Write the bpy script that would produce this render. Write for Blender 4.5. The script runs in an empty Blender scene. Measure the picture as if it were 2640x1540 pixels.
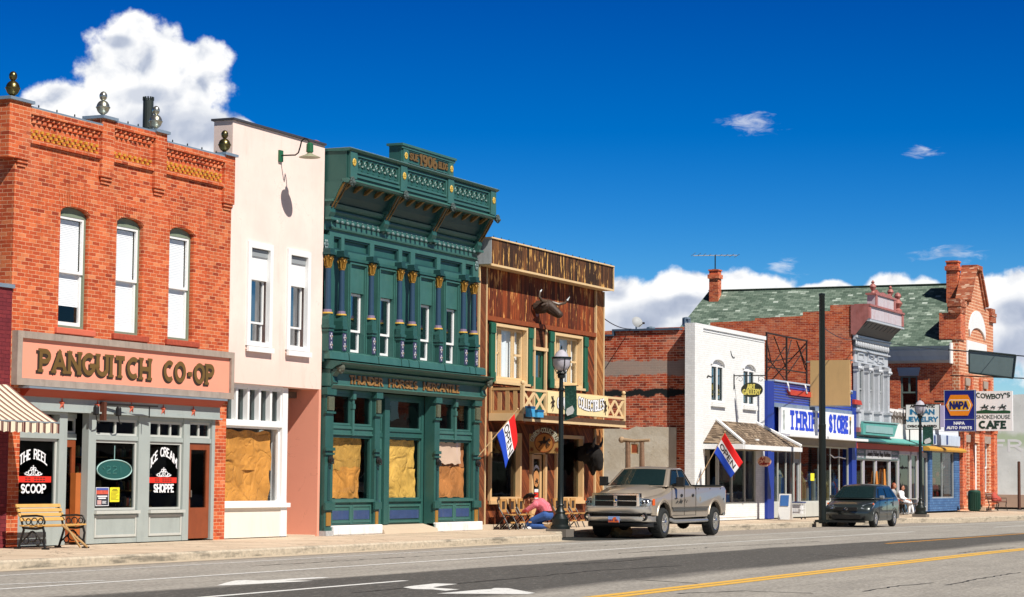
import bpy, bmesh, math, random
from mathutils import Vector, Matrix
R=math.radians; sin=math.sin; cos=math.cos; PI=math.pi
random.seed(7)
SC=bpy.context.scene; COL=SC.collection
# ---------------------------------------------------------------- camera
yaw,pitch,roll=R(24.6024),R(4.5939),.009
fw=Vector((cos(yaw)*cos(pitch),sin(yaw)*cos(pitch),sin(pitch)))
rt=fw.cross(Vector((0,0,1))).normalized(); up=rt.cross(fw)
r2=rt*cos(roll)+up*sin(roll); u2=-rt*sin(roll)+up*cos(roll)
cd=bpy.data.cameras.new('camera'); cam=bpy.data.objects.new('camera',cd); COL.objects.link(cam)
mw=Matrix((r2,u2,-fw)).transposed().to_4x4(); mw.translation=(0,-26.8,1.4); cam.matrix_world=mw
cd.sensor_width=36; cd.lens=36*5800/2640; cd.clip_start=.5; cd.clip_end=6000; SC.camera=cam
# ---------------------------------------------------------------- exposure
SC.view_settings.view_transform='Standard'; SC.view_settings.look='None'
SC.view_settings.exposure=.46; SC.view_settings.gamma=1
# ---------------------------------------------------------------- sun
TS=Vector((-.355,-.8,.996)).normalized()
ld=bpy.data.lights.new('sun','SUN'); ld.energy=4.7; ld.angle=R(.5); ld.color=(1,.95,.87)
sun=bpy.data.objects.new('sun',ld); COL.objects.link(sun); sun.rotation_euler=TS.to_track_quat('Z','Y').to_euler(); sun.location=(0,-60,60)
# ---------------------------------------------------------------- node helper
class N:
    def __init__(s,nt): s.nt=nt; nt.nodes.clear()
    def n(s,t,**k):
        o=s.nt.nodes.new('ShaderNode'+t)
        for a,b in k.items(): setattr(o,a,b)
        return o
    def put(s,sock,v):
        if v is None: return
        if hasattr(v,'is_output'): s.nt.links.new(v,sock)
        else:
            try: sock.default_value=v
            except Exception: sock.default_value=(v[0],v[1],v[2],1)
    def m(s,op,a,b=None,c=None,clamp=False):
        o=s.n('Math',operation=op,use_clamp=clamp); s.put(o.inputs[0],a); s.put(o.inputs[1],b)
        if c is not None: s.put(o.inputs[2],c)
        return o.outputs[0]
    def xyz(s,x,y,z=0.):
        o=s.n('CombineXYZ'); s.put(o.inputs[0],x); s.put(o.inputs[1],y); s.put(o.inputs[2],z); return o.outputs[0]
    def sep(s,v):
        o=s.n('SeparateXYZ'); s.put(o.inputs[0],v); return o.outputs
    def noise(s,v,scale,detail=5,rough=.55,dist=0.):
        o=s.n('TexNoise'); s.put(o.inputs['Vector'],v); o.inputs['Scale'].default_value=scale; o.inputs['Detail'].default_value=detail; o.inputs['Roughness'].default_value=rough; o.inputs['Distortion'].default_value=dist
        return o.outputs[0]
    def white(s,v):
        o=s.n('TexWhiteNoise',noise_dimensions='2D'); s.put(o.inputs['Vector'],v); return o.outputs[0]
    def ramp(s,f,stops,interp='LINEAR'):
        o=s.n('ValToRGB'); s.put(o.inputs[0],f); e=o.color_ramp; e.interpolation=interp
        while len(e.elements)<len(stops): e.elements.new(.5)
        for el,(p,c) in zip(e.elements,stops): el.position=p; el.color=(c[0],c[1],c[2],1) if hasattr(c,'__len__') else (c,c,c,1)
        return o.outputs[0]
    def mix(s,f,a,b,bt='MIX'):
        o=s.n('Mix',data_type='RGBA',blend_type=bt); s.put(o.inputs[0],f); s.put(o.inputs[6],a); s.put(o.inputs[7],b); return o.outputs[2]
    def sstep(s,x,a,b):
        o=s.n('MapRange',interpolation_type='SMOOTHSTEP'); s.put(o.inputs[0],x); o.inputs[1].default_value=a; o.inputs[2].default_value=b; return o.outputs[0]
    def pos(s): return s.n('NewGeometry').outputs['Position']
    def bump(s,h,st,dist=.02):
        o=s.n('Bump'); o.inputs['Strength'].default_value=st; o.inputs['Distance'].default_value=dist; s.put(o.inputs['Height'],h); return o.outputs[0]
    def out(s,col,rough=.6,metal=0.,normal=None,spec=.5,coat=0.):
        b=s.n('BsdfPrincipled'); s.put(b.inputs['Base Color'],col); s.put(b.inputs['Roughness'],rough); s.put(b.inputs['Metallic'],metal)
        b.inputs['Specular IOR Level'].default_value=spec; b.inputs['Coat Weight'].default_value=coat; b.inputs['Coat Roughness'].default_value=.04
        if normal is not None: s.put(b.inputs['Normal'],normal)
        o=s.n('OutputMaterial'); s.nt.links.new(b.outputs[0],o.inputs[0]); return b
# ---------------------------------------------------------------- world: sky and clouds
W=bpy.data.worlds.new('World'); SC.world=W; W.use_nodes=True; k=N(W.node_tree)
sky=k.n('TexSky',sky_type='NISHITA'); sky.sun_disc=False; sky.sun_elevation=R(48.7); sky.sun_rotation=math.atan2(TS.x,TS.y)
sky.altitude=2000; sky.air_density=1.; sky.dust_density=.1; sky.ozone_density=4.
hs=k.n('HueSaturation'); hs.inputs['Saturation'].default_value=1.55; hs.inputs['Value'].default_value=1.25; k.put(hs.inputs['Color'],sky.outputs[0])
gm=None
d=k.n('TexCoord').outputs['Generated']; nrm=k.n('VectorMath',operation='NORMALIZE'); k.put(nrm.inputs[0],d); dx,dy,dz=k.sep(nrm.outputs[0])
az=k.m('MULTIPLY',k.m('ARCTAN2',dy,dx),180/PI); el=k.m('MULTIPLY',k.m('ARCSINE',dz),180/PI)
P2=k.xyz(az,el,0.)
tint=k.ramp(k.m('DIVIDE',el,30.),[(0.,(1.,1.,1.)),(.12,(.85,.95,1.)),(.22,(.52,.75,.94)),(.40,(.22,.46,.78)),(.55,(.08,.18,.33)),(1.,(.035,.09,.18))]); skyc=k.mix(1.,hs.outputs[0],tint,'MULTIPLY')
def field(blobs):
    f=None
    for (a,e,ra,re) in blobs:
        q=k.m('SQRT',k.m('ADD',k.m('POWER',k.m('DIVIDE',k.m('SUBTRACT',az,a),ra),2.),k.m('POWER',k.m('DIVIDE',k.m('SUBTRACT',el,e),re),2.)))
        v=k.m('SUBTRACT',1.,q)
        f=v if f is None else k.m('SMOOTH_MAX',f,v,.25)
    return f
big=[(34.25,10.65,1.35,.95),(32.75,10.35,1.0,.72),(33.2,9.75,1.35,1.05),(34.3,9.8,1.55,1.1),(36.1,9.2,1.1,.70),(35.0,8.9,2.3,.7),(32.9,8.8,1.3,.7),(31.65,8.8,.45,.28),(33,8.2,2.0,.9)]
bank=[(21.7,4.35,1.1,.85),(20.2,4.65,1.45,.75),(19.0,4.65,1.55,.75),(21,3.6,3.2,1.0),(18.2,4.6,1.2,.65),(17.0,4.75,.5,.3),(16.4,4.8,.55,.32),(15.0,4.85,.7,.45),(14.2,4.75,.6,.4),(13.1,4.75,.6,.3),(11.9,4.3,1.6,1.05),(11.3,3.9,1.6,1.5),(16,3.6,7,1.1),(24.5,4.3,1.5,.8)]
n1=k.noise(P2,1.15,9,.56); ns=k.noise(P2,.95,5,.48,.3); n1b=k.noise(k.xyz(k.m('ADD',az,.28),k.m('ADD',el,.26),0.),.95,5,.48,.3)
n2=k.noise(k.xyz(k.m('MULTIPLY',az,.6),k.m('MULTIPLY',el,1.9),4.),2.4,7,.62,.5)
fld=k.m('MAXIMUM',field(big),field(bank))
den=k.m('ADD',fld,k.m('MULTIPLY',k.m('SUBTRACT',n1,.5),1.15))
alpha=k.sstep(den,-.03,.26)
wf=k.m('ADD',field([(18.5,9.05,.85,.30),(14.15,8.32,.55,.2),(13.5,5.7,1.1,.25),(17.7,5.45,.5,.35)]),k.m('MULTIPLY',k.m('SUBTRACT',n2,.5),3.6))
alpha=k.m('MAXIMUM',alpha,k.m('MULTIPLY',k.sstep(wf,.1,1.7),.62))
# relief: side turned to the sun is white, thick undersides are blue grey
rel=k.m('ADD',k.m('ADD',k.m('MULTIPLY',k.m('SUBTRACT',ns,n1b),2.1),k.m('MULTIPLY',k.m('SUBTRACT',n1,.5),.5)),.76)
gr=k.sstep(k.m('ADD',field([(33.2,8.75,2.2,.75),(34.0,9.55,1.1,.35),(31.6,9.2,.6,.3),(21.6,3.9,1.5,.75),(20.2,4.55,.7,.2),(11.6,3.4,1.5,.8),(19,3.7,3.,.5),(20.6,4.35,1.1,.35),(12.0,4.2,.9,.5),(22.0,4.7,.5,.25),(34.75,10.85,.5,.2)]),k.m('MULTIPLY',k.m('SUBTRACT',ns,.5),1.3)),-.1,.75)
lit=k.m('MULTIPLY',k.m('ADD',rel,.0,clamp=True),k.m('SUBTRACT',1.,k.m('MULTIPLY',gr,.55)),clamp=True)
cc=k.ramp(lit,[(0.,(.26,.32,.46)),(.35,(.50,.55,.66)),(.6,(.80,.82,.86)),(.82,(.97,.97,.97))])
b1=k.n('Background'); k.put(b1.inputs[0],skyc); b1.inputs[1].default_value=.06
b2=k.n('Background'); k.put(b2.inputs[0],cc); b2.inputs[1].default_value=.78
mx=k.n('MixShader'); k.put(mx.inputs[0],alpha); k.nt.links.new(b1.outputs[0],mx.inputs[1]); k.nt.links.new(b2.outputs[0],mx.inputs[2])
wo=k.n('OutputWorld'); k.nt.links.new(mx.outputs[0],wo.inputs[0])
# ---------------------------------------------------------------- materials
MC={}
def mk(name):
    m=bpy.data.materials.new(name); m.use_nodes=True; return m,N(m.node_tree)
def pbr(name,col,rough=.6,metal=0.,var=.18,vs=2.,bump=.15,bs=60.,spec=.4,coat=0.,streak=0.,dirt=None):
    if name in MC: return MC[name]
    m,k=mk(name); p=k.pos(); a=k.noise(p,vs,6,.6); c=k.mix(a,[x*(1-var) for x in col],[min(1,x*(1+var)) for x in col])
    if streak:
        x,y,z=k.sep(p); s=k.noise(k.xyz(k.m('MULTIPLY',k.m('ADD',x,y),4.5),k.m('MULTIPLY',z,.6),k.m('MULTIPLY',a,1.5)),1.,6,.68); c=k.mix(k.m('MULTIPLY',k.sstep(s,.47,.72),streak),c,dirt or [x*.45 for x in col])
    f=k.noise(p,bs,3,.6); c=k.mix(.12,c,k.mix(1.,c,f,'MULTIPLY'))
    k.out(c,rough,metal,k.bump(f,bump,.01) if bump else None,spec,coat); MC[name]=m; return m
def cells(k,u,v,w,h,mo):
    rw=k.m('FLOOR',k.m('DIVIDE',v,h)); uu=k.m('ADD',k.m('DIVIDE',u,w),k.m('MULTIPLY',k.m('FLOORED_MODULO',rw,2.),.5)); cl=k.m('FLOOR',uu)
    rnd=k.white(k.xyz(cl,rw)); rnd2=k.white(k.xyz(k.m('ADD',cl,71.3),k.m('ADD',rw,13.7)))
    fu=k.m('MULTIPLY',k.m('FRACT',uu),w); fv=k.m('MULTIPLY',k.m('FRACT',k.m('DIVIDE',v,h)),h)
    mort=k.m('MAXIMUM',k.m('LESS_THAN',fu,mo),k.m('LESS_THAN',fv,mo)); return rnd,rnd2,mort
def brick(name,stops,mortar,w=.235,h=.077,mo=.014,rough=.85,var=.25,paint=None,patch=None):
    m,k=mk(name); p=k.pos(); x,y,z=k.sep(p); wob=k.m('MULTIPLY',k.m('SUBTRACT',k.noise(p,7.,2),.5),.02)
    u=k.m('ADD',k.m('ADD',x,y),wob); v=k.m('ADD',z,wob); r1,r2_,mo_=cells(k,u,v,w,h,mo)
    c=k.ramp(r1,stops); a=k.noise(p,1.3,6,.65); c=k.mix(k.m('MULTIPLY',k.sstep(a,.35,.75),var),c,[q*.35 for q in stops[0][1]]); f=k.noise(p,30,4,.7)
    c=k.mix(.5,c,k.mix(1.,c,k.m('ADD',f,.45),'MULTIPLY'))
    mm=k.m('MULTIPLY',mo_,k.sstep(k.noise(p,6.,4),.28,.5)); c=k.mix(mm,c,mortar); vs_=k.noise(k.xyz(k.m('MULTIPLY',u,2.4),k.m('MULTIPLY',v,.45),a),1.,6,.7); c=k.mix(k.m('MULTIPLY',k.sstep(vs_,.5,.75),var*1.3),c,[q*.3 for q in stops[0][1]]); ef=k.noise(p,.55,5,.6); c=k.mix(k.m('MULTIPLY',k.sstep(ef,.56,.72),.22),c,mortar)
    if patch: c=patch(k,p,c)
    hgt=k.m('ADD',k.m('SUBTRACT',1.,mo_),k.m('MULTIPLY',f,.5)); k.out(c,rough,0.,k.bump(hgt,.5,.012),.25); return m
def planks(name,cols,w=.16,axis='x',diag=0.,peel=None,rough=.8):
    m,k=mk(name); p=k.pos(); x,y,z=k.sep(p); u=k.m('ADD',x,y); l=z
    if axis=='z': u,l=z,k.m('ADD',x,y)
    if diag: u=k.m('ADD',u,k.m('MULTIPLY',l,diag))
    b=k.m('DIVIDE',u,w); r1=k.white(k.xyz(k.m('FLOOR',b),3.)); g=k.noise(k.xyz(k.m('MULTIPLY',u,14.),k.m('MULTIPLY',l,1.1),r1),1.,6,.65,.6)
    t=k.m('ADD',k.m('MULTIPLY',r1,.40),k.m('MULTIPLY',k.m('SUBTRACT',g,.30),1.2)); c=k.ramp(t,cols)
    if peel:
        q=k.noise(k.xyz(k.m('MULTIPLY',u,9.),k.m('MULTIPLY',l,1.6),k.m('MULTIPLY',r1,9.)),1.,5,.6); c=k.mix(k.sstep(q,.57,.63),c,peel)
    gap=k.m('LESS_THAN',k.m('FRACT',b),.06); c=k.mix(gap,c,[q*.25 for q in cols[0][1]])
    k.out(c,rough,0.,k.bump(k.m('SUBTRACT',g,gap),.4,.012),.3); return m
def glass(name,tint=(.62,.70,.70),ior=1.5,add=0.):
    m,k=mk(name); t=k.n('BsdfTransparent'); k.put(t.inputs[0],tint); g=k.n('BsdfGlossy'); g.inputs['Roughness'].default_value=.015; k.put(g.inputs[0],(.9,.95,1.))
    p=k.pos(); g_n=k.bump(k.noise(p,1.3,2),.03,.05); k.put(g.inputs['Normal'],g_n)
    ge=k.n('NewGeometry'); dt=k.n('VectorMath',operation='DOT_PRODUCT'); k.nt.links.new(ge.outputs['Incoming'],dt.inputs[0]); k.nt.links.new(ge.outputs['Normal'],dt.inputs[1]); c1=k.m('SUBTRACT',1.,k.m('ABSOLUTE',dt.outputs['Value']),clamp=True); F0=((ior-1)/(ior+1))**2
    s=k.n('MixShader'); k.put(s.inputs[0],k.m('ADD',F0+add,k.m('MULTIPLY',k.m('POWER',c1,5.),1-F0),clamp=True)); k.nt.links.new(t.outputs[0],s.inputs[1]); k.nt.links.new(g.outputs[0],s.inputs[2])
    o=k.n('OutputMaterial'); k.nt.links.new(s.outputs[0],o.inputs[0]); return m
# ---------------------------------------------------------------- mesh builder
class M:
    def __init__(s): s.v=[]; s.f=[]
    def add(s,vs,fs):
        b=len(s.v); s.v+=[tuple(q) for q in vs]; s.f+=[tuple(i+b for i in q) for q in fs]; return s
    def box(s,x0,x1,y0,y1,z0,z1):
        return s.add([(x0,y0,z0),(x1,y0,z0),(x1,y1,z0),(x0,y1,z0),(x0,y0,z1),(x1,y0,z1),(x1,y1,z1),(x0,y1,z1)],[(0,3,2,1),(4,5,6,7),(0,1,5,4),(1,2,6,5),(2,3,7,6),(3,0,4,7)])
    def prism(s,poly,y0,y1,ax='y'):
        n=len(poly)
        f={'y':lambda a,b,t:(a,t,b),'x':lambda a,b,t:(t,a,b),'z':lambda a,b,t:(a,b,t)}[ax]
        vs=[f(a,b,y0) for a,b in poly]+[f(a,b,y1) for a,b in poly]
        return s.add(vs,[tuple(range(n)),tuple(range(2*n-1,n-1,-1))]+[(i,i+n,(i+1)%n+n,(i+1)%n) for i in range(n)])
    def tube(s,pts,r,n=8,cap=True):
        pts=[Vector(p) for p in pts]; m=len(pts); rs=r if hasattr(r,'__len__') else [r]*m; vs=[]; prev=None
        for i,p in enumerate(pts):
            t=(pts[min(i+1,m-1)]-pts[max(i-1,0)]).normalized()
            if prev is None: a=t.orthogonal().normalized()
            else:
                a=prev-t*prev.dot(t); a=a.normalized() if a.length>1e-6 else t.orthogonal().normalized()
            prev=a; b=t.cross(a)
            vs+=[p+(a*cos(2*PI*j/n)+b*sin(2*PI*j/n))*rs[i] for j in range(n)]
        fs=[(i*n+j,i*n+(j+1)%n,(i+1)*n+(j+1)%n,(i+1)*n+j) for i in range(m-1) for j in range(n)]
        if cap: fs+=[tuple(range(n-1,-1,-1)),tuple((m-1)*n+j for j in range(n))]
        return s.add(vs,fs)
    def lathe(s,cx,cy,prof,n=14,ax='z',z0=0.):
        vs=[]
        for r,z in prof:
            for j in range(n):
                a=2*PI*j/n; x,y=r*cos(a),r*sin(a)
                vs.append({'z':(cx+x,cy+y,z0+z),'y':(cx+x,z,z0+cy*0+y) if 0 else (cx+x,cy+z,z0+y),'x':(cx+z,cy+x,z0+y)}[ax])
        m=len(prof); fs=[(i*n+j,i*n+(j+1)%n,(i+1)*n+(j+1)%n,(i+1)*n+j) for i in range(m-1) for j in range(n)]
        fs+=[tuple(range(n-1,-1,-1)),tuple((m-1)*n+j for j in range(n))]
        return s.add(vs,fs)
    def ball(s,c,r,n=10,sc=(1,1,1)):
        prof=[(r*max(.02,sin(PI*i/(n//2+2))),-r*cos(PI*i/(n//2+2))) for i in range(n//2+3)]
        q=M().lathe(0,0,prof,n); return s.add([(c[0]+x*sc[0],c[1]+y*sc[1],c[2]+z*sc[2]) for x,y,z in q.v],q.f)
    def grid(s,fn,nu,nv):
        vs=[fn(i/nu,j/nv) for j in range(nv+1) for i in range(nu+1)]
        return s.add(vs,[(j*(nu+1)+i,j*(nu+1)+i+1,(j+1)*(nu+1)+i+1,(j+1)*(nu+1)+i) for j in range(nv) for i in range(nu)])
    def wall(s,x0,x1,z0,z1,y0,y1,holes=(),ax='y'):
        xs=sorted({x0,x1}|{h for q in holes for h in q[:2] if x0<h<x1}); zs=sorted({z0,z1}|{h for q in holes for h in q[2:] if z0<h<z1})
        sol=lambda i,j: 0<=i<len(xs)-1 and 0<=j<len(zs)-1 and not any(q[0]<=(xs[i]+xs[i+1])/2<=q[1] and q[2]<=(zs[j]+zs[j+1])/2<=q[3] for q in holes)
        T=(lambda a,y,b:(a,y,b)) if ax=='y' else (lambda a,y,b:(y,a,b))
        for i in range(len(xs)-1):
            for j in range(len(zs)-1):
                if not sol(i,j): continue
                a,b,c,d=xs[i],xs[i+1],zs[j],zs[j+1]
                s.add([T(a,y0,c),T(b,y0,c),T(b,y0,d),T(a,y0,d)],[(0,1,2,3)]); s.add([T(a,y1,c),T(b,y1,c),T(b,y1,d),T(a,y1,d)],[(3,2,1,0)])
                if not sol(i-1,j): s.add([T(a,y0,c),T(a,y1,c),T(a,y1,d),T(a,y0,d)],[(3,2,1,0)])
                if not sol(i+1,j): s.add([T(b,y0,c),T(b,y1,c),T(b,y1,d),T(b,y0,d)],[(0,1,2,3)])
                if not sol(i,j-1): s.add([T(a,y0,c),T(b,y0,c),T(b,y1,c),T(a,y1,c)],[(3,2,1,0)])
                if not sol(i,j+1): s.add([T(a,y0,d),T(b,y0,d),T(b,y1,d),T(a,y1,d)],[(0,1,2,3)])
        return s
    def frame(s,x0,x1,z0,z1,y0,y1,w,wb=None,ax='y'):
        wb=wb or w; return s.wall(x0,x1,z0,z1,y0,y1,[(x0+w,x1-w,z0+wb,z1-w)],ax)
    def each(s,name,mat,parent=None,**k):
        """one object for every separate piece"""
        p=list(range(len(s.v)))
        def fd(i):
            while p[i]!=i: p[i]=p[p[i]]; i=p[i]
            return i
        for f in s.f:
            for q in f[1:]: p[fd(q)]=fd(f[0])
        g={}
        for f in s.f: g.setdefault(fd(f[0]),[]).append(f)
        o=None
        for fs in g.values():
            m=M(); ids={}
            for f in fs:
                for q in f:
                    if q not in ids: ids[q]=len(m.v); m.v.append(s.v[q])
                m.f.append(tuple(ids[q] for q in f))
            o=m.build(name,mat,parent,**k)
        return o
    def build(s,name,mat,parent=None,smooth=False,bevel=0.,label=None,loc=None,seg=2):
        me=bpy.data.meshes.new(name); off=Vector(OFF.get(parent.name,(0,0,0))) if parent else Vector(loc or (0,0,0))
        me.from_pydata([tuple(Vector(q)-off) for q in s.v],[],s.f); me.materials.append(mat)
        bm=bmesh.new(); bm.from_mesh(me); bmesh.ops.recalc_face_normals(bm,faces=bm.faces); bm.to_mesh(me); bm.free()
        if smooth:
            me.polygons.foreach_set('use_smooth',[True]*len(me.polygons))
            try: me.set_sharp_from_angle(angle=R(40))
            except Exception: pass
        o=bpy.data.objects.new(name,me); COL.objects.link(o)
        if parent: o.parent=parent; OFF[o.name]=tuple(off)
        else: o.location=off; OFF[o.name]=tuple(off)
        if bevel: b=o.modifiers.new('bevel','BEVEL'); b.width=bevel; b.segments=seg; b.limit_method='ANGLE'; b.angle_limit=R(35)
        if label: o['label']=label
        return o
OFF={}
def root(name,label,cat,loc,group=None):
    o=bpy.data.objects.new(name,None); COL.objects.link(o); o.location=loc; o.empty_display_size=.3; OFF[o.name]=tuple(loc)
    return tag(o,label,cat,group)
def tag(o,label=None,cat=None,group=None,kind=None):
    for a,b in (('label',label),('category',cat),('group',group),('kind',kind)):
        if b: o[a]=b
    return o
def kids(o): return [c for c in bpy.data.objects if c.parent==o]
def dup(o,loc=None,label=None,parent=None):
    c=o.copy(); COL.objects.link(c); c.parent=parent
    if loc is not None: c.location=loc
    if label: c['label']=label
    for q in kids(o): dup(q,None,None,c)
    return c
# ---------------------------------------------------------------- stroke lettering
def arc(cx,cy,rx,ry,a0,a1,n=12): return [(cx+rx*cos(R(a0+(a1-a0)*i/n)),cy+ry*sin(R(a0+(a1-a0)*i/n))) for i in range(n+1)]
GL={'A':(.8,[[(0,0),(.4,1)],[(.4,1),(.8,0)],[(.16,.33),(.64,.33)]]),'B':(.62,[[(0,0),(0,1)],[(0,1),(.3,1)]+arc(.3,.76,.26,.24,90,-90)[1:]+[(0,.52)],[(0,.52),(.3,.52)]+arc(.32,.26,.3,.26,90,-90)[1:]+[(0,0)]]),
'C':(.7,[arc(.4,.5,.4,.5,50,310,20)]),'D':(.7,[[(0,0),(0,1)],[(0,1),(.25,1)]+arc(.25,.5,.45,.5,90,-90,16)[1:]+[(0,0)]]),'E':(.58,[[(0,0),(0,1)],[(0,1),(.55,1)],[(0,.52),(.45,.52)],[(0,0),(.58,0)]]),
'F':(.55,[[(0,0),(0,1)],[(0,1),(.55,1)],[(0,.52),(.45,.52)]]),'G':(.75,[arc(.4,.5,.4,.5,50,350,22),[(.45,.42),(.79,.42)]]),'H':(.7,[[(0,0),(0,1)],[(.7,0),(.7,1)],[(0,.5),(.7,.5)]]),'I':(.05,[[(0.02,0),(0.02,1)]]),
'J':(.5,[[(.45,1),(.45,.25)]+arc(.22,.25,.23,.25,0,-180)]),'K':(.68,[[(0,0),(0,1)],[(.66,1),(.02,.42)],[(.22,.58),(.68,0)]]),'L':(.55,[[(0,0),(0,1)],[(0,0),(.55,0)]]),'M':(.9,[[(0,0),(0,1)],[(0,1),(.45,.25),(.9,1)],[(.9,1),(.9,0)]]),
'N':(.74,[[(0,0),(0,1)],[(0,1),(.74,0)],[(.74,0),(.74,1)]]),'O':(.8,[arc(.4,.5,.4,.5,0,360,24)]),'P':(.62,[[(0,0),(0,1)],[(0,1),(.3,1)]+arc(.3,.73,.3,.27,90,-90)[1:]+[(0,.46)]]),
'R':(.68,[[(0,0),(0,1)],[(0,1),(.3,1)]+arc(.3,.74,.3,.26,90,-90)[1:]+[(0,.48)],[(.3,.48),(.68,0)]]),'S':(.6,[arc(.31,.74,.27,.26,35,270,14)+arc(.3,.24,.3,.24,90,-145,14)]),'T':(.7,[[(.35,0),(.35,1)],[(0,1),(.7,1)]]),
'U':(.7,[[(0,1),(0,.32)]+arc(.35,.32,.35,.32,180,360,14)+[(.7,1)]]),'V':(.74,[[(0,1),(.37,0)],[(.37,0),(.74,1)]]),'W':(1.05,[[(0,1),(.27,0)],[(.27,0),(.52,.9),(.78,0)],[(.78,0),(1.05,1)]]),'X':(.7,[[(0,0),(.7,1)],[(0,1),(.7,0)]]),'Y':(.7,[[(0,1),(.35,.48)],[(.7,1),(.35,.48)],[(.35,.48),(.35,0)]]),
'-':(.4,[[(.02,.42),(.38,.42)]]),"'":(.1,[[(.05,1),(.03,.8)]]),'1':(.25,[[(0,.82),(.16,1)],[(.16,1),(.16,0)]]),'9':(.6,[arc(.3,.7,.28,.3,0,360,18),[(.58,.7),(.55,.3)]+arc(.3,.28,.25,.28,0,-130,8)]),'0':(.6,[arc(.3,.5,.3,.5,0,360,20)]),'6':(.6,[arc(.3,.3,.28,.3,0,360,18),[(.02,.3),(.05,.7)]+arc(.3,.72,.25,.28,180,50,8)]),' ':(.42,[]),'.':(.1,[[(.03,0),(.03,.1)]]),
'a':(.45,[arc(.22,.25,.22,.25,0,360,14),[(.45,.5),(.45,0)]]),'e':(.45,[[(.02,.27),(.44,.27)]+arc(.22,.25,.22,.25,5,310,14)]),'l':(.05,[[(.02,0),(.02,1)]]),'r':(.28,[[(0,0),(0,.5)],[(0,.3)]+arc(.18,.3,.16,.2,150,40,6)]),'t':(.3,[[(.13,.9),(.13,0)],[(0,.55),(.3,.55)]]),'y':(.4,[[(0,.5),(.2,0)],[(.42,.5),(.12,-.25)]]),'o':(.45,[arc(.22,.25,.22,.25,0,360,14)]),'i':(.05,[[(.02,0),(.02,.5)],[(.02,.68),(.02,.76)]]),'n':(.4,[[(0,0),(0,.5)],[(0,.3)]+arc(.2,.3,.2,.2,180,0,8)+[(.4,0)]]),'w':(.6,[[(0,.5),(.15,0),(.3,.45),(.45,0),(.6,.5)]]),'u':(.4,[[(0,.5),(0,.2)]+arc(.2,.2,.2,.2,180,360,8)+[(.4,.5)]]),'g':(.45,[arc(.22,.25,.22,.25,0,360,14),[(.44,.5),(.44,-.1)]+arc(.22,-.1,.22,.15,0,-140,6)]),'s':(.36,[arc(.18,.38,.15,.12,40,270,8)+arc(.18,.13,.17,.13,90,-140,8)]),'h':(.4,[[(0,0),(0,1)],[(0,.3)]+arc(.2,.3,.2,.2,180,0,8)+[(.4,0)]]),'c':(.4,[arc(.22,.25,.22,.25,50,310,12)])}
def text(m,s,width,h,t,T,depth=.012,serif=0.,gap=.24,warp=None,thin=1.):
    """letters as raised strokes; T maps (u,v,d) to the wall"""
    ws=[GL[c][0]+gap for c in s]; k=width/(sum(ws)-gap)/1.; x=0.; jit=0; wr=warp or (lambda a,b:(a,b))
    for c,w in zip(s,ws):
        for si,st in enumerate(GL[c][1]):
            jit+=1; dd=depth+.0004*(jit%7)
            pts=[((x+a)*k,b*(h-t)+t/2) for a,b in st]; n=len(pts)
            tt=t*(thin if (len(st)==2 and abs(st[0][0]-st[1][0])>.2) else 1.)
            closed=n>8 and (Vector(pts[0])-Vector(pts[-1])).length<1e-4
            L=[];Rr=[]
            for i,p in enumerate(pts):
                a=Vector(pts[i-1] if i else (pts[-2] if closed else p)); b=Vector(pts[i+1] if i<n-1 else (pts[1] if closed else p)); q=(b-a)
                nn=Vector((-q.y,q.x)).normalized(); kx=1.
                e=q.normalized()*(t/2*(.98 if not closed else 0)) if (i in(0,n-1) and n==2 and abs(q.y)<1e-6) else Vector((0,0))
                P=Vector(p)+(e if i else -e)*0; mt=1.
                if 0<i<n-1:
                    d1=(Vector(p)-a).normalized(); d2=(b-Vector(p)).normalized(); cs=max(.45,math.sqrt(max(0,(1+d1.dot(d2))/2))); mt=1/cs
                L.append(P+nn*tt/2*mt); Rr.append(P-nn*tt/2*mt)
            if not closed and not(len(st)==2 and abs(st[0][1]-st[1][1])<1e-6):
                d0=(Vector(pts[0])-Vector(pts[1])).normalized()*t*.5; d1=(Vector(pts[-1])-Vector(pts[-2])).normalized()*t*.5
                if abs(d0.y)>.6*t*.5 : L[0]+=d0; Rr[0]+=d0
                if abs(d1.y)>.6*t*.5 : L[-1]+=d1; Rr[-1]+=d1
            vs=[]
            for a,b in zip(L,Rr):
                a=wr(*a); b=wr(*b); vs+=[T(a[0],a[1],dd),T(b[0],b[1],dd),T(a[0],a[1],0),T(b[0],b[1],0)]
            fs=[]
            for i in range(n-1):
                o=i*4; fs+=[(o,o+1,o+5,o+4),(o,o+4,o+6,o+2),(o+1,o+3,o+7,o+5)]
            fs+=[(0,2,3,1),(4*n-4,4*n-3,4*n-1,4*n-2)]
            m.add(vs,fs)
            if serif:
                for (a,b) in (st[0],st[-1]):
                    if abs(b)<.01 or abs(b-1)<.01:
                        if len(st)==2 and abs(st[0][1]-st[1][1])<1e-6: continue
                        if abs(a-.4)<.01 and c=='A' and b>.9: continue
                        px=(x+a)*k; sw=t*serif; sh=t*.55; z0=0 if b<.5 else h-sh; dj=dd+.0023
                        q=[(px-sw/2,z0),(px+sw/2,z0),(px+sw/2,z0+sh),(px-sw/2,z0+sh)]; q=[wr(*e) for e in q]
                        m.add([T(a_,b_,dj) for a_,b_ in q]+[T(a_,b_,0) for a_,b_ in q],[(0,1,2,3),(0,4,5,1),(1,5,6,2),(2,6,7,3),(3,7,4,0)])
        x+=w
    return m
def TF(x0,y,z0): return lambda u,v,d:(x0+u,y-d,z0+v)          # on a wall facing the street
def TX(x,y0,z0): return lambda u,v,d:(x-d,y0-u,z0+v)          # on a sign facing down the street
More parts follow.
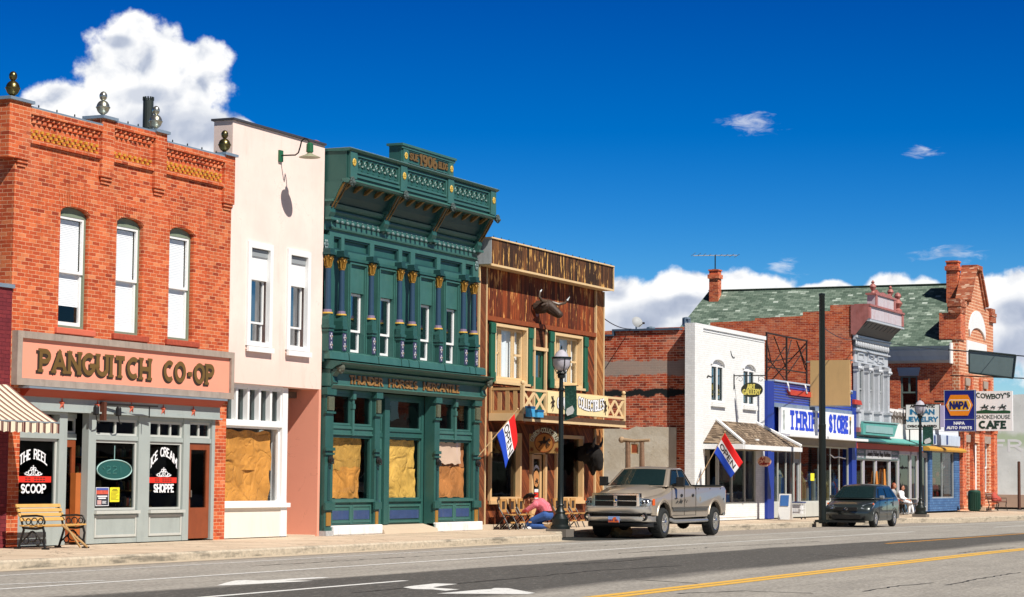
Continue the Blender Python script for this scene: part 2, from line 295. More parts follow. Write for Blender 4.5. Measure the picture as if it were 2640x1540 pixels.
# ================================================================ materials in use
BRK=brick('orange_brick',[(0,(.30,.042,.016)),(.08,(.46,.072,.024)),(.5,(.57,.105,.034)),(.85,(.65,.14,.046)),(1,(.70,.22,.09))],(.66,.36,.21),mo=.0105,var=.34)
BRD=brick('red_brick',[(0,(.20,.03,.015)),(.3,(.36,.056,.024)),(.7,(.50,.085,.034)),(1,(.58,.14,.06))],(.60,.38,.26),var=.45,mo=.011)
BRF=brick('aged_red_brick',[(0,(.34,.05,.022)),(.3,(.54,.085,.03)),(.7,(.66,.13,.042)),(1,(.72,.20,.08))],(.72,.45,.30),var=.3,mo=.011)
BRM=brick('maroon_painted_brick',[(0,(.16,.022,.03)),(1,(.22,.03,.035))],(.10,.012,.018),var=.3)
BRW=brick('white_painted_brick',[(0,(.78,.78,.76)),(1,(.86,.86,.84))],(.70,.70,.68),var=.05,rough=.55)
BRS=brick('striped_brick',[(0,(.45,.10,.04)),(1,(.62,.20,.09))],(.72,.46,.30),h=.16,mo=.05)
BRU=brick('blue_painted_brick',[(0,(.05,.13,.30)),(1,(.09,.20,.40))],(.03,.06,.15),w=.4,h=.12,mo=.02)
def sidepatch(k,p,c):
    x,y,z=k.sep(p); n=k.m('MULTIPLY',k.m('SUBTRACT',k.noise(p,1.6,5,.7),.5),.5); zz=k.m('ADD',z,n)
    g=k.m('MULTIPLY',k.sstep(zz,5.02,5.08),k.sstep(zz,5.60,5.54)); c=k.mix(k.m('MULTIPLY',g,.85),c,(.36,.31,.26))
    t=k.m('MULTIPLY',k.sstep(zz,4.30,4.36),k.sstep(zz,4.62,4.54)); c=k.mix(t,c,(.012,.015,.016))
    return c
BSD=brick('patched_brick',[(0,(.20,.03,.014)),(.3,(.46,.065,.025)),(.7,(.60,.105,.036)),(1,(.68,.18,.08))],(.72,.48,.34),w=.25,h=.085,mo=.013,var=.45,patch=sidepatch)
def stucco(name,col,low,stain):
    m,k=mk(name); p=k.pos(); x,y,z=k.sep(p); a=k.noise(p,.8,6,.65); b=k.noise(p,5.,5,.7); c=k.mix(k.sstep(a,.3,.7),[q*.93 for q in col],[min(1,q*1.05) for q in col])
    c=k.mix(k.m('MULTIPLY',k.sstep(k.m('ADD',z,k.m('MULTIPLY',k.m('SUBTRACT',a,.5),1.6)),5.2,3.6),.7),c,low)
    s=k.noise(k.xyz(k.m('MULTIPLY',x,3.2),k.m('MULTIPLY',z,.35),k.m('MULTIPLY',a,2.)),1.,6,.7); c=k.mix(k.m('MULTIPLY',k.sstep(s,.52,.75),.35),c,stain); c=k.mix(k.m('MULTIPLY',k.sstep(b,.62,.75),.22),c,[q*.8 for q in stain])
    cr=k.m('ABSOLUTE',k.m('SUBTRACT',k.noise(p,.55,5,.6,.7),.5)); c=k.mix(k.m('MULTIPLY',k.m('MULTIPLY',k.m('LESS_THAN',cr,.0022),k.sstep(a,.5,.62)),.4),c,[q*.6 for q in stain]); f=k.noise(p,80,3,.6); k.out(c,.9,0.,k.bump(f,.35,.012),.25); MC[name]=m; return m
STU=stucco('pink_stucco',(.83,.655,.585),(.82,.56,.48),(.62,.40,.32))
SAL=stucco('salmon_stucco',(.76,.34,.24),(.74,.31,.21),(.50,.17,.10))
WHT=pbr('white_paint',(.83,.83,.82),.5,var=.05,streak=.16,dirt=(.6,.58,.54))
CRM=pbr('cream_paint',(.72,.51,.27),.6,var=.08,streak=.1)
SPK=pbr('pink_sign_paint',(.88,.33,.22),.7,var=.05,streak=.12,dirt=(.75,.28,.2))
STN=pbr('weathered_grey_trim',(.36,.29,.24),.85,var=.3,vs=5,streak=.5,dirt=(.16,.13,.11))
GRY=pbr('grey_green_paint',(.36,.40,.38),.6,var=.1,streak=.22)
GRL=pbr('light_grey_paint',(.52,.53,.49),.6,var=.06,streak=.15)
RST=pbr('rust_red_paint',(.42,.055,.02),.6,var=.15)
SIL=pbr('orange_red_sill',(.62,.14,.08),.8,var=.15,vs=6)
SIS=pbr('spalled_sandstone_sill',(.40,.07,.035),.9,var=.6,vs=14,bump=1.,bs=40)
BRN=pbr('varnished_brown_wood',(.25,.06,.02),.45,var=.3,vs=4,streak=.3)
GLD=pbr('gold_lettering',(.16,.09,.022),.45,var=.15)
YLB=pbr('yellow_header_brick',(.60,.28,.03),.85,var=.3,vs=9)
DRK=pbr('dark_letter_edge',(.035,.02,.012),.7)
BLK=pbr('black_iron',(.012,.012,.012),.45)
BLP=pbr('black_painted_steel',(.007,.012,.011),.4,spec=.4)
ZNC=pbr('zinc_flashing',(.34,.42,.48),.4,metal=.5,var=.2,vs=4)
PEW=pbr('tarnished_silver',(.56,.54,.44),.28,metal=.9,var=.25,vs=9)
BRZ=pbr('tarnished_bronze',(.17,.14,.06),.3,metal=.9,var=.4,vs=9)
PIP=pbr('dark_pipe_metal',(.04,.05,.045),.5,metal=.3,var=.4,vs=4)
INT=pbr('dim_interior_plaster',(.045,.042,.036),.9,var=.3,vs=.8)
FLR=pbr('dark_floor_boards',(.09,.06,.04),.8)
ROF=pbr('tar_roof',(.08,.08,.08),.9)
BLD=pbr('white_blind',(.93,.94,.95),.5,var=.02,bump=0)
CUR=pbr('white_curtain',(.74,.78,.80),.9,var=.06)
GLS=glass('window_glass',(.97,.98,.98)); GLB=glass('sky_mirroring_glass',(.30,.34,.36),3.4); GLD2=glass('shop_glass',(.38,.44,.44),1.45)
def crumple(name,c,a=.55):
    m,k=mk(name); p=k.pos(); n=k.noise(p,1.6,3,.5,.6); r1=k.m('ABSOLUTE',k.m('SUBTRACT',k.noise(p,1.1,1,.5,.8),.5)); r2_=k.m('ABSOLUTE',k.m('SUBTRACT',k.noise(p,3.,1,.5,.5),.5)); h=k.m('ADD',k.m('MULTIPLY',k.sstep(r1,0.,.06),.8),k.m('MULTIPLY',k.sstep(r2_,0.,.10),.35)); c_=k.mix(k.sstep(n,.3,.7),[q*.78 for q in c],[min(1,q*1.15) for q in c]); k.out(c_,.6,0.,k.bump(h,a,.05),.4); MC[name]=m; return m
PAP=crumple('brown_kraft_paper',(.56,.25,.05))
PAY=crumple('yellow_kraft_paper',(.66,.40,.09),.6)
PAO=crumple('orange_kraft_paper',(.50,.20,.06),.4)
PAW=pbr('pale_paper',(.72,.52,.40),.75,var=.05)
WLT=pbr('white_lettering',(.85,.85,.87),.5,var=.02,bump=0)
RED=pbr('red_band',(.72,.03,.015),.5,var=.05)
GRN=pbr('deep_green_paint',(.026,.096,.083),.42,var=.24,vs=2.2,streak=.3,dirt=(.010,.06,.05))
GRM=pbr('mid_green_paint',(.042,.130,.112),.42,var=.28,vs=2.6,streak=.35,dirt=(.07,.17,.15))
GDK=pbr('dark_green_paint',(.012,.055,.055),.5,var=.25)  # darkest of the green paints on the iron front store
NVY=pbr('slate_blue_paint',(.022,.055,.10),.45,var=.15)
PRP=pbr('slate_purple_paint',(.055,.06,.13),.5,var=.2,vs=12)
LIL=pbr('pale_lilac_paint',(.42,.40,.46),.5)
GLF=pbr('gilded_leaf',(.34,.18,.03),.4,metal=.35,var=.4,vs=25,bump=.6,bs=50)
SLV=pbr('dull_silver_paint',(.12,.18,.18),.4,var=.2,vs=10)
CON=pbr('pale_concrete',(.56,.45,.33),.9,var=.14,vs=1.,bump=.4,bs=120)
WCN=pbr('whitewashed_concrete',(.80,.78,.76),.85,var=.18,vs=4,streak=.5,dirt=(.4,.37,.34))
TIM=pbr('bare_timber',(.48,.30,.13),.8,var=.25,vs=5,streak=.4)
WDF=planks('peeling_brown_boards',[(.1,(.016,.008,.005)),(.42,(.045,.020,.010)),(.62,(.12,.048,.018)),(.8,(.30,.12,.03)),(1,(.42,.2,.06))],.17,peel=(.66,.36,.10))
WDR=planks('red_brown_boards',[(.1,(.03,.008,.004)),(.4,(.12,.024,.007)),(.65,(.28,.055,.012)),(.95,(.48,.15,.035))],.17,peel=(.62,.28,.08))
WDD=planks('diagonal_red_boards',[(.1,(.035,.009,.004)),(.5,(.17,.04,.012)),(.75,(.32,.09,.025)),(1,(.5,.2,.06))],.15,diag=1.,peel=None)
WDO=planks('diagonal_orange_boards',[(.1,(.14,.045,.012)),(.5,(.36,.14,.04)),(.9,(.58,.30,.11))],.12,diag=1.)
SGR=pbr('silver_grey_wood',(.34,.36,.37),.8,var=.25,vs=6,streak=.5)
SHT=pbr('green_shutter_paint',(.018,.11,.06),.5,var=.2)
TRM=pbr('tan_trim_paint',(.66,.42,.20),.6,var=.12,streak=.2)
# ================================================================ ground, road, pavement
zr=lambda x:-.15-.003*max(0,min(x,130)-50)
zk=lambda x:-.0018*max(0,min(x,130)-55)
def asphalt():
    m,k=mk('asphalt'); p=k.pos(); x,y,z=k.sep(p)
    n=k.m('MULTIPLY',k.m('SUBTRACT',k.noise(k.xyz(k.m('MULTIPLY',x,.12),k.m('MULTIPLY',y,.9),0.),1.,5,.6),.5),1.1); yy=k.m('ADD',y,n)
    xs=k.m('MULTIPLY',k.m('SUBTRACT',x,27.),.035)
    band=k.m('MULTIPLY',k.sstep(k.m('ADD',yy,k.m('MULTIPLY',xs,.9)),-9.35,-9.75),k.sstep(k.m('SUBTRACT',yy,k.m('MULTIPLY',xs,.35)),-14.5,-13.7))
    f=k.noise(k.xyz(k.m('MULTIPLY',x,6.),k.m('MULTIPLY',y,26.),z),1.,3,.8); f2=k.noise(k.xyz(k.m('MULTIPLY',x,.25),k.m('MULTIPLY',y,1.3),0.),1.,9,.72); sp=k.n('TexVoronoi'); k.put(sp.inputs['Vector'],p); sp.inputs['Scale'].default_value=16
    c=k.mix(k.sstep(f2,.3,.75),(.27,.252,.225),(.38,.355,.315)); gut=k.sstep(yy,-5.0,-4.3); c=k.mix(k.m('MULTIPLY',gut,.7),c,(.27,.235,.20))
    c=k.mix(k.m('MULTIPLY',band,.93),c,k.mix(f2,(.055,.053,.050),(.085,.082,.076))); c=k.mix(.75,c,k.mix(1.,c,k.m('MULTIPLY',k.m('ADD',f,.35),k.m('ADD',sp.outputs[0],.55)),'MULTIPLY')); f3=k.noise(k.xyz(k.m('MULTIPLY',x,1.6),k.m('MULTIPLY',y,7.),3.),1.,5,.7); c=k.mix(k.m('MULTIPLY',k.sstep(f3,.55,.8),.5),c,(.12,.11,.10)); c=k.mix(k.m('MULTIPLY',k.sstep(f3,.45,.2),.35),c,(.5,.47,.43)); c=k.mix(k.m('MULTIPLY',k.sstep(f,.58,.72),.40),c,(.55,.52,.47)); c=k.mix(k.m('MULTIPLY',k.sstep(f,.40,.28),.5),c,(.08,.075,.07))
    k.out(c,.9,0.,k.bump(f,.5,.01),.3); return m
ASP=asphalt()
def sheet(name,xs,ys,zf,mat):
    m=M(); vs=[(x,y,zf(x,y)) for y in ys for x in xs]; nx=len(xs)
    m.add(vs,[(j*nx+i,j*nx+i+1,(j+1)*nx+i+1,(j+1)*nx+i) for j in range(len(ys)-1) for i in range(nx-1)]); o=m.build(name,mat); tag(o,kind='structure'); return o
DIR=pbr('bare_earth',(.13,.11,.085),.95,var=.25,vs=.3)
sheet('ground',[-3000,-400,-100,400,3000],[-3000,-300,0,300,3000],lambda x,y:-1.,DIR)
sheet('road',[-100,20,35,50]+list(range(60,140,10))+[200,400,900],[-27.,-15,-8,-5,-3.9,-2,.2],lambda x,y:zr(x),ASP)
sheet('side_street',[121.9,124,130,134.9],[.2,10,60,200],lambda x,y:zr(x)+.004,ASP)
KB=[(-60,-3.9),(53.2,-3.9),(54.6,-3.3),(55.6,-2.62),(57,-2.55),(92,-2.55),(94,-2.9),(96,-4.1),(120,-4.4),(121.5,-3.9),(122,-2.5),(122,0)]
def pave():
    m=M()
    for (a,b),(c,d_) in zip(KB,KB[1:]):
        if c-a<.01: continue
        n=max(1,int((c-a)/4))
        for i in range(n):
            x0=a+(c-a)*i/n; x1=a+(c-a)*(i+1)/n; y0=b+(d_-b)*i/n; y1=b+(d_-b)*(i+1)/n
            m.add([(x0,y0+.15,zk(x0)),(x1,y1+.15,zk(x1)),(x1,3,0),(x0,3,0)],[(0,1,2,3)])
    return m
def pavemat():
    m,k=mk('pavement_concrete'); p=k.pos(); x,y,z=k.sep(p); a=k.noise(p,.7,6,.65); b=k.noise(p,60,3,.7); c=k.mix(k.sstep(a,.3,.7),(.56,.44,.32),(.70,.57,.43))
    st=k.noise(k.xyz(k.m('MULTIPLY',x,.5),k.m('MULTIPLY',y,2.),2.),1.,6,.7); c=k.mix(k.m('MULTIPLY',k.sstep(st,.52,.72),.6),c,(.34,.26,.19)); cr=k.m('ABSOLUTE',k.m('SUBTRACT',k.noise(p,.35,5,.62,.8),.5)); c=k.mix(k.m('MULTIPLY',k.m('LESS_THAN',cr,.004),.7),c,(.15,.11,.08))
    j=k.m('LESS_THAN',k.m('FRACT',k.m('DIVIDE',x,1.9)),.02); c=k.mix(k.m('MULTIPLY',j,.85),c,(.18,.14,.1)); c=k.mix(.3,c,k.mix(1.,c,b,'MULTIPLY')); k.out(c,.9,0.,k.bump(b,.4,.008),.25); return m
PVM=pavemat(); tag(pave().build('pavement',PVM),kind='structure')
def kerb():
    m=M()
    for (a,b),(c,d_) in zip(KB,KB[1:]):
        n=max(1,int(max(c-a,0)/4)); L=math.hypot(c-a,d_-b); nx,ny=-(d_-b)/L*.15,(c-a)/L*.15
        for i in range(n):
            x0=a+(c-a)*i/n; x1=a+(c-a)*(i+1)/n; y0=b+(d_-b)*i/n; y1=b+(d_-b)*(i+1)/n; e=.012
            m.add([(x0,y0,zr(x0)-.1),(x1,y1,zr(x1)-.1),(x1,y1,zk(x1)-.03),(x0,y0,zk(x0)-.03),(x0+nx*.25,y0+ny*.25,zk(x0)+.003),(x1+nx*.25,y1+ny*.25,zk(x1)+.003),(x0+nx,y0+ny,zk(x0)+.003),(x1+nx,y1+ny,zk(x1)+.003)],[(0,1,2,3),(3,2,5,4),(4,5,7,6)])
    return m
def kerbmat():
    m,k=mk('worn_kerb_concrete'); p=k.pos(); x,y,z=k.sep(p); a=k.noise(k.xyz(k.m('MULTIPLY',x,.7),k.m('MULTIPLY',y,2.),k.m('MULTIPLY',z,5.)),1.,7,.7); b=k.noise(p,9.,5,.7); c=k.mix(k.sstep(b,.3,.7),(.36,.31,.24),(.54,.46,.35)); c=k.mix(k.m('MULTIPLY',k.sstep(a,.50,.66),.75),c,(.12,.11,.09)); k.out(c,.95,0.,k.bump(b,.8,.02),.2); return m
KRM=kerbmat(); tag(kerb().build('kerb',KRM),kind='structure')
g=M()
for (a,b),(c,d_) in zip(KB[:1]+KB[1:2],KB[1:2]):
    for i in range(28):
        x0=a+(c-a)*i/28;x1=a+(c-a)*(i+1)/28; g.add([(x0,b-.42,zr(x0)+.004),(x1,b-.42,zr(x1)+.004),(x1,b+.01,zr(x1)+.006),(x0,b+.01,zr(x0)+.006)],[(0,1,2,3)])
tag(g.build('gutter',pbr('gutter_concrete',(.50,.42,.31),.9,var=.2,vs=1.5)),kind='structure')
# road paint
def paintmat(name,col):
    m,k=mk(name); p=k.pos(); n=k.noise(p,9.,6,.75); f=k.noise(p,70,2,.6); c=k.mix(k.sstep(n,.56,.68),k.mix(.3,col,k.mix(1.,col,f,'MULTIPLY')),(.2,.19,.17)); k.out(c,.75,0.,k.bump(f,.3,.006),.3); return m
PWT=paintmat('white_road_paint',(.80,.80,.78)); PYL=paintmat('yellow_road_paint',(.80,.36,.02))
def strip(name,x0,x1,y0,y1,w,mat):
    m=M(); n=max(1,int((x1-x0)/4))
    for i in range(n):
        a=x0+(x1-x0)*i/n;b=x0+(x1-x0)*(i+1)/n; ya=y0+(y1-y0)*i/n; yb=y0+(y1-y0)*(i+1)/n
        m.add([(a,ya-w/2,zr(a)+.004),(b,yb-w/2,zr(b)+.004),(b,yb+w/2,zr(b)+.004),(a,ya+w/2,zr(a)+.004)],[(0,1,2,3)])
    return tag(m.build(name,mat),kind='structure')
strip('road_edge_line',-20,300,-5.2,-5.25,.08,PWT)
strip('road_lane_line',22,28.0,-5.9,-7.39,.10,PWT)
strip('road_lane_line',24,74,-7.72,-7.72,.12,PWT)
strip('road_lane_line',20,30.6,-11.12,-11.05,.14,PWT)
strip('road_lane_line',86,110,-7.7,-7.7,.12,PWT)
PYP=paintmat('pale_yellow_road_paint',(.82,.48,.08)); strip('road_centre_line',10,300,-15.26,-15.43,.19,PYP); strip('road_centre_line',10,300,-15.51,-15.68,.19,PYP)
strip('road_centre_line',57.2,300,-11.3,-11.35,.13,PYL)
def arrow(pts): 
    m=M(); m.add([(x,y,zr(x)+.0045) for x,y in pts],[tuple(range(len(pts)))]); tag(m.build('road_arrow',PWT),kind='structure')
arrow([(27.59,-9.58),(28.42,-9.22),(29.09,-8.97),(29.33,-9.01),(29.29,-9.25),(29.71,-9.35),(30.14,-9.32),(30.80,-9.41),(30.93,-9.58),(30.60,-9.63),(29.52,-9.57),(29.71,-9.95),(29.40,-9.94),(28.54,-9.79),(27.88,-9.71)])
arrow([(28.67,-12.01),(29.02,-11.93),(30.02,-11.84),(30.06,-12.20),(29.46,-12.26),(28.98,-12.33),(28.80,-12.48),(28.61,-12.93),(28.15,-12.94),(28.39,-12.63),(28.32,-12.36)])
arrow([(27.39,-13.18),(28.03,-13.19),(28.64,-13.20),(28.95,-13.26),(29.28,-13.16),(29.33,-13.35),(29.01,-13.62),(28.30,-14.23),(27.96,-14.26),(27.69,-13.71)])
# tar filled cracks
CRK=pbr('tar_crack',(.025,.024,.022),.6)
def crack(pts,w=.035):
    m=M(); Q=[]
    for (a,b),(c,d_) in zip(pts,pts[1:]):
        n=max(2,int(math.hypot(c-a,d_-b)/.25))
        Q+=[(a+(c-a)*i/n+random.uniform(-.03,.03),b+(d_-b)*i/n+random.uniform(-.05,.05)) for i in range(n)]
    Q.append(pts[-1])
    for i,(a,b) in enumerate(zip(Q,Q[1:])):
        dx,dy=b[0]-a[0],b[1]-a[1]; L=math.hypot(dx,dy) or 1; nx,ny=-dy/L*w*random.uniform(.35,.9),dx/L*w*random.uniform(.35,.9)
        m.add([(a[0]-nx,a[1]-ny,zr(a[0])+.0035),(b[0]-nx,b[1]-ny,zr(b[0])+.0035),(b[0]+nx,b[1]+ny,zr(b[0])+.0035),(a[0]+nx,a[1]+ny,zr(a[0])+.0035)],[(0,1,2,3)])
    tag(m.build('road_crack',CRK),kind='structure')
for c_ in ([(31.5,-17.9),(33.3,-17.92),(34.9,-18.1)],[(34.16,-18.5),(37.5,-18.38),(39.8,-18.42)],[(29.3,-15.9),(30.6,-16.41),(30.5,-17.5)],[(27,-12.1),(29.2,-12.15),(32.8,-12.1),(35.8,-11.98),(39,-12.4)],[(38,-10.45),(40.3,-10.66),(42.7,-10.54)],[(33.1,-13.8),(32.4,-15.1)],[(46.7,-12.5),(44.5,-15.3)],[(49.8,-14.9),(55.8,-14.9)],[(44.6,-8.9),(58.3,-9.2)],[(34,-6.3),(52,-6.5)]): crack(c_)
def shell(r,x0,x1,top,depth=14,wm=None,front=.3,left=True,right=True,floors=(3.3,),name='side_wall',lz=0.,lm=None):
    """side and back walls, roof and floors behind a front wall"""
    wm=wm or BRD
    if left: M().box(x0,x0+.25,front,depth,0,top).build(name,lm or wm,r)
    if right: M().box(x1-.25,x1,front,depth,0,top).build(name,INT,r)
    M().box(x0+.25,x1-.25,depth-.25,depth,0,top).build('back_wall',wm,r)
    M().box(x0+.25,x1-.25,front,depth-.25,top-.55,top-.4).build('roof',ROF,r)
    m=M()
    for z in floors: m.box(x0+.25,x1-.25,front+.02,depth-.25,z-.2,z)
    m.box(x0+.25,x1-.25,front,depth-.25,-.05,.04); m.build('floor',FLR,r)
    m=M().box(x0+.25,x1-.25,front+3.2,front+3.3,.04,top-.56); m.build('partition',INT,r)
def blind(m,x0,x1,z0,z1,y,n=None):
    n=n or int((z1-z0)/.035)
    for i in range(n):
        z=z0+(z1-z0)*i/n; h=(z1-z0)/n; m.add([(x0,y-.006,z-h*.12),(x1,y-.006,z-h*.12),(x1,y+.006,z+h*1.1),(x0,y+.006,z+h*1.1)],[(0,1,2,3)])
    return m
def sash(r,x0,x1,z0,z1,y,fm,gm,meet=.5,fw=.06,name='window',stagger=.035,muntin=0,glass_name='pane'):
    zm=z0+(z1-z0)*meet; m=M().frame(x0,x1,zm-.025,z1,y,y+.05,fw); m.frame(x0,x1,z0,zm+.03,y+stagger,y+.05+stagger,fw,fw*1.2)
    if muntin: xc=(x0+x1)/2; m.box(xc-.02,xc+.02,y+.005,y+.045,zm,z1-fw); m.box(xc-.02,xc+.02,y+stagger+.005,y+.045+stagger,z0+fw,zm)
    f=m.build(name,fm,r); g=M(); 
    for a,b,yy in ((zm,z1-fw,y+.03),(z0+fw,zm,y+.03+stagger)): g.add([(x0+fw,yy,a),(x1-fw,yy,a),(x1-fw,yy,b),(x0+fw,yy,b)],[(0,1,2,3)])
    g.build(glass_name,gm,f); return f
# ================================================================ orange brick store
def brick_store():
    r=root('brick_store','two storey orange brick store with pink fascia sign and silver ball finials','building',(39.3,0,0))
    X0,X1=35.33,43.26; wins=[(36.84,37.83),(38.80,39.77),(40.78,41.74)]
    m=M(); m.wall(X0,X1,3.0,8.56,0,.3,[(a,b,4.34,6.79) for a,b in wins])
    for a,b in wins:     # brick arch corners
        c=(a+b)/2; w=(b-a)/2; A=[(c+w*cos(t),6.63+.155*sin(t)) for t in [PI-PI*i/12 for i in range(13)]]
        m.prism([(a,6.79)]+[(a,6.63)]+A[1:7]+[(c,6.79)],.002,.3); m.prism([(c,6.79)]+A[6:12]+[(b,6.63),(b,6.79)],.002,.3)
    m.wall(X0,35.71,0,3.0,0,.3); m.wall(42.76,X1-.04,0,3.0,0,.3); m.build('brick_wall',BRK,r)
    # piers, parapet and corbels
    PI_=[(34.99+.33,35.70,8.63),(38.10,38.54,8.72),(40.05,40.49,8.72),(42.84,43.27,8.60)]
    for a,b,t in PI_:
        m=M().box(a,b,-.075,-.002,7.52,t).box(a+.03,b-.03,-.05,-.002,7.45,7.52).box(a+.06,b-.06,-.025,-.002,7.38,7.45)
        if t<8.65 and a<36: m.box(a-.30,a,-.075,.5,7.52,t)
        m.box(a,b,.002,.32,8.57,t); m.build('pier',BRK,r)
        M().box(a-.05-(.3 if a<36 else 0),b+.05,-.13,.4,t,t+.06).build('pier_cap',ZNC,r)
    for (a,b,t) in ((35.70,38.10,8.56),(38.54,40.05,8.70),(40.49,42.84,8.55)):
        m=M().box(a,b,-.09,-.002,t-.12,t)
        if t>8.6: m.box(a,b,0,.3,8.561,t)
        n=int((b-a)/.165); w=(b-a)/n
        for i in range(n):   # two rows of saw-tooth bricks
            x=a+w*i; m.prism([(x+.008,-.004),(x+w/2,-.075),(x+w-.008,-.004)],t-.19,t-.125,'z'); m.prism([(x+w*.5+.008,-.004),(x+w,-.065),(x+w*1.5-.008,-.004)] if i<n-1 else [(x+.008,-.004),(x+w/4,-.06),(x+w/2,-.004)],t-.275,t-.21,'z')
        m.build('corbel_band',BRK,r)
        M().box(a,b,-.09,.36,t,t+.035).build('parapet_flashing',ZNC,r)
        y=M(); n=int((b-a)/.18); w=(b-a)/n; z0=8.16 if t<8.6 else 8.10
        for row in range(3):
            for i in range(n):
                x=a+.03+w*i+(.5*w if row%2 else 0)
                if x+.1>b: continue
                y.box(x,x+.075,-.04,-.002,z0-.075*row-.055,z0-.075*row)
        y.build('yellow_header_bricks',YLB,r)
        q=M(); n=4
        for i in range(n):
            x=a+(b-a)*(i+.6)/n; q.lathe(x,.02,[(.010,0),(.012,.03),(.015,.04),(.014,.07),(.004,.085)],7,z0=t+.035)
        q.build('parapet_bulbs',BLP,r)
    M().box(X0-.0,X1+.015,-.06,-.002,7.88,7.965).build('string_course',BRK,r)
    for a,b in wins:     # voussoirs
        m=M(); c=(a+b)/2; w=(b-a)/2+.03; n=13
        for i in range(n):
            f=lambda t,rr:(c+(w+rr*.25)*(-cos(t)),6.63+(.165+rr)*sin(t) if rr==0 else 6.63+.165*sin(t)+rr)
            t0=PI*(.03+.94*i/n)+.012; t1=PI*(.03+.94*(i+1)/n)-.012; x_=lambda q:a-.02+(b-a+.04)*q/n
            z_=lambda xx:6.64+.155*math.sqrt(max(0,1-((xx-c)/((b-a)/2+.025))**2)); p0,p1=x_(i+.07),x_(i+.93); s=(p0+p1)/2-c
            m.prism([(p0,z_(p0)),(p1,z_(p1)),(p1+s*.12,6.79+.235),(p0+s*.12,6.79+.235)],-.012,-.002)
        m.build('brick_arch',BRK,r)
    for i,(a,b) in enumerate(wins):
        f=sash(r,a+.06,b-.05,4.40,6.60,.10,WHT,GLS,.49,.06); q=M(); zb=4.47 if i else 4.80
        blind(q,a+.12,b-.11,zb,6.53,.185).build('blind',BLD,f)
        m=M(); m.frame(a+.005,b-.005,4.345,6.64,.09,.29,.05,.05); m.prism([(a+.01,6.62),(a+.01,6.64)]+[((a+b)/2+((b-a)/2-.01)*cos(t),6.63+.145*sin(t)) for t in [PI-PI*j/10 for j in range(1,10)]]+[(b-.01,6.64),(b-.01,6.62)],.10,.2); m.build('window_casing',pbr('sage_window_paint',(.20,.24,.17),.6,streak=.3),f)
        M().box(a-.11,b+.22,-.07,.12,4.21,4.335).build('sill',SIL if i==0 else SIS,f,bevel=.015)
    # fascia sign
    sg=M().wall(35.38,43.30,3.13,4.18,-.14,-.004,[(35.54,43.17,3.27,4.045)]).build('fascia_sign',STN,r,bevel=.01)
    M().box(35.54,43.17,-.08,-.004,3.27,4.045).build('sign_panel',SPK,sg)
    for w_,x,wd in (('PANGUITCH',36.2,3.80),('CO-OP',40.58,1.92)):
        for dx,dz,y,mt,tk,nm in ((-.045,-.04,-.0805,DRK,.125,'letter_shadow'),(0,0,-.0865,GLD,.098,'letters')):
            text(M(),w_,wd,.46,tk,TF(x+dx,y,3.415+dz),.003,1.75,.30,None,.62 if 0 else 1.).build(nm,mt,sg)
    M().box(35.62,42.84,-.26,-.004,3.075,3.115).build('drip_edge',ZNC,r); M().prism([(-.24,3.073),(-.004,3.073),(-.004,2.93),(-.10,2.93)],35.68,42.80,'x').build('awning_housing',RST,r)
    M().box(35.72,42.87,-.05,.25,2.66,2.929).build('fascia_board',GRY,r); M().box(35.72,42.9,-.10,-.052,2.655,2.69).build('fascia_moulding',GRY,r)
    for x in (36.97,38.18,39.40,40.59,41.77):
        P=[((x+(.115 if i%2==0 else .047)*sin(PI*i/5)),2.815+(.13 if i%2==0 else .053)*cos(PI*i/5)) for i in range(10)]
        m=M(); m.add([(a,-.053,b) for a,b in P]+[(x,-.10,2.815)],[(i,(i+1)%10,10) for i in range(10)]+[tuple(range(9,-1,-1))]); m.build('barn_star',pbr('star_red',(.50,.09,.04),.5,var=.3,vs=20),r)
    # shop front
    m=M(); 
    for a,b in ((36.99,37.25),(37.98,38.24),(39.78,40.20),(41.50,41.74),(42.64,42.76)): m.box(a,b,0,.16,.02,2.655)
    m.box(35.71,36.99,.0,.14,2.12,2.24); m.box(35.71,36.99,.0,.14,.02,.70)
    for a,b in ((38.24,39.78),(40.20,41.50)):
        m.box(a,b,.02,.14,2.13,2.22); m.box(a,b,.02,.14,2.56,2.655); m.box(a,b,.02,.14,.02,.62)
    m.box(37.25,37.98,.30,.40,2.12,2.24); m.box(41.74,42.64,.02,.14,2.13,2.23); m.box(41.74,42.64,.02,.14,2.58,2.655); m.box(37.25,37.98,.30,.40,2.55,2.655); m.box(35.71,36.99,0,.14,2.6,2.655)
    m.build('shop_front',GRY,r)
    m=M()
    for a,b in ((38.24,39.78),(40.20,41.50)): m.box(a-.02,b+.02,-.07,.0,.62,.685); m.frame(a+.02,b-.02,.14,.585,.0,.018,.05)
    m.box(35.71,36.99,-.05,-.001,.66,.71); m.each('shop_sill',GRL,r)
    for a,b,n in ((38.24,39.78,2),(40.20,41.50,3),(41.74,42.64,2),(37.25,37.98,2)):
        y=.06 if a!=37.25 else .33; z0,z1=(2.225,2.56) if a<41.7 else (2.235,2.58)
        if a==37.25: z0,z1=2.245,2.55
        m=M().frame(a+.002,b-.002,z0,z1,y,y+.05,.05)
        for i in range(1,n): xx=a+(b-a)*i/n; m.box(xx-.025,xx+.025,y+.002,y+.048,z0+.05,z1-.05)
        f=m.build('transom_window',CRM if 0 else GRL,r); M().add([(a+.05,y+.03,z0+.05),(b-.05,y+.03,z0+.05),(b-.05,y+.03,z1-.05),(a+.05,y+.03,z1-.05)],[(0,1,2,3)]).build('pane',GLD2,f)
    W_={}
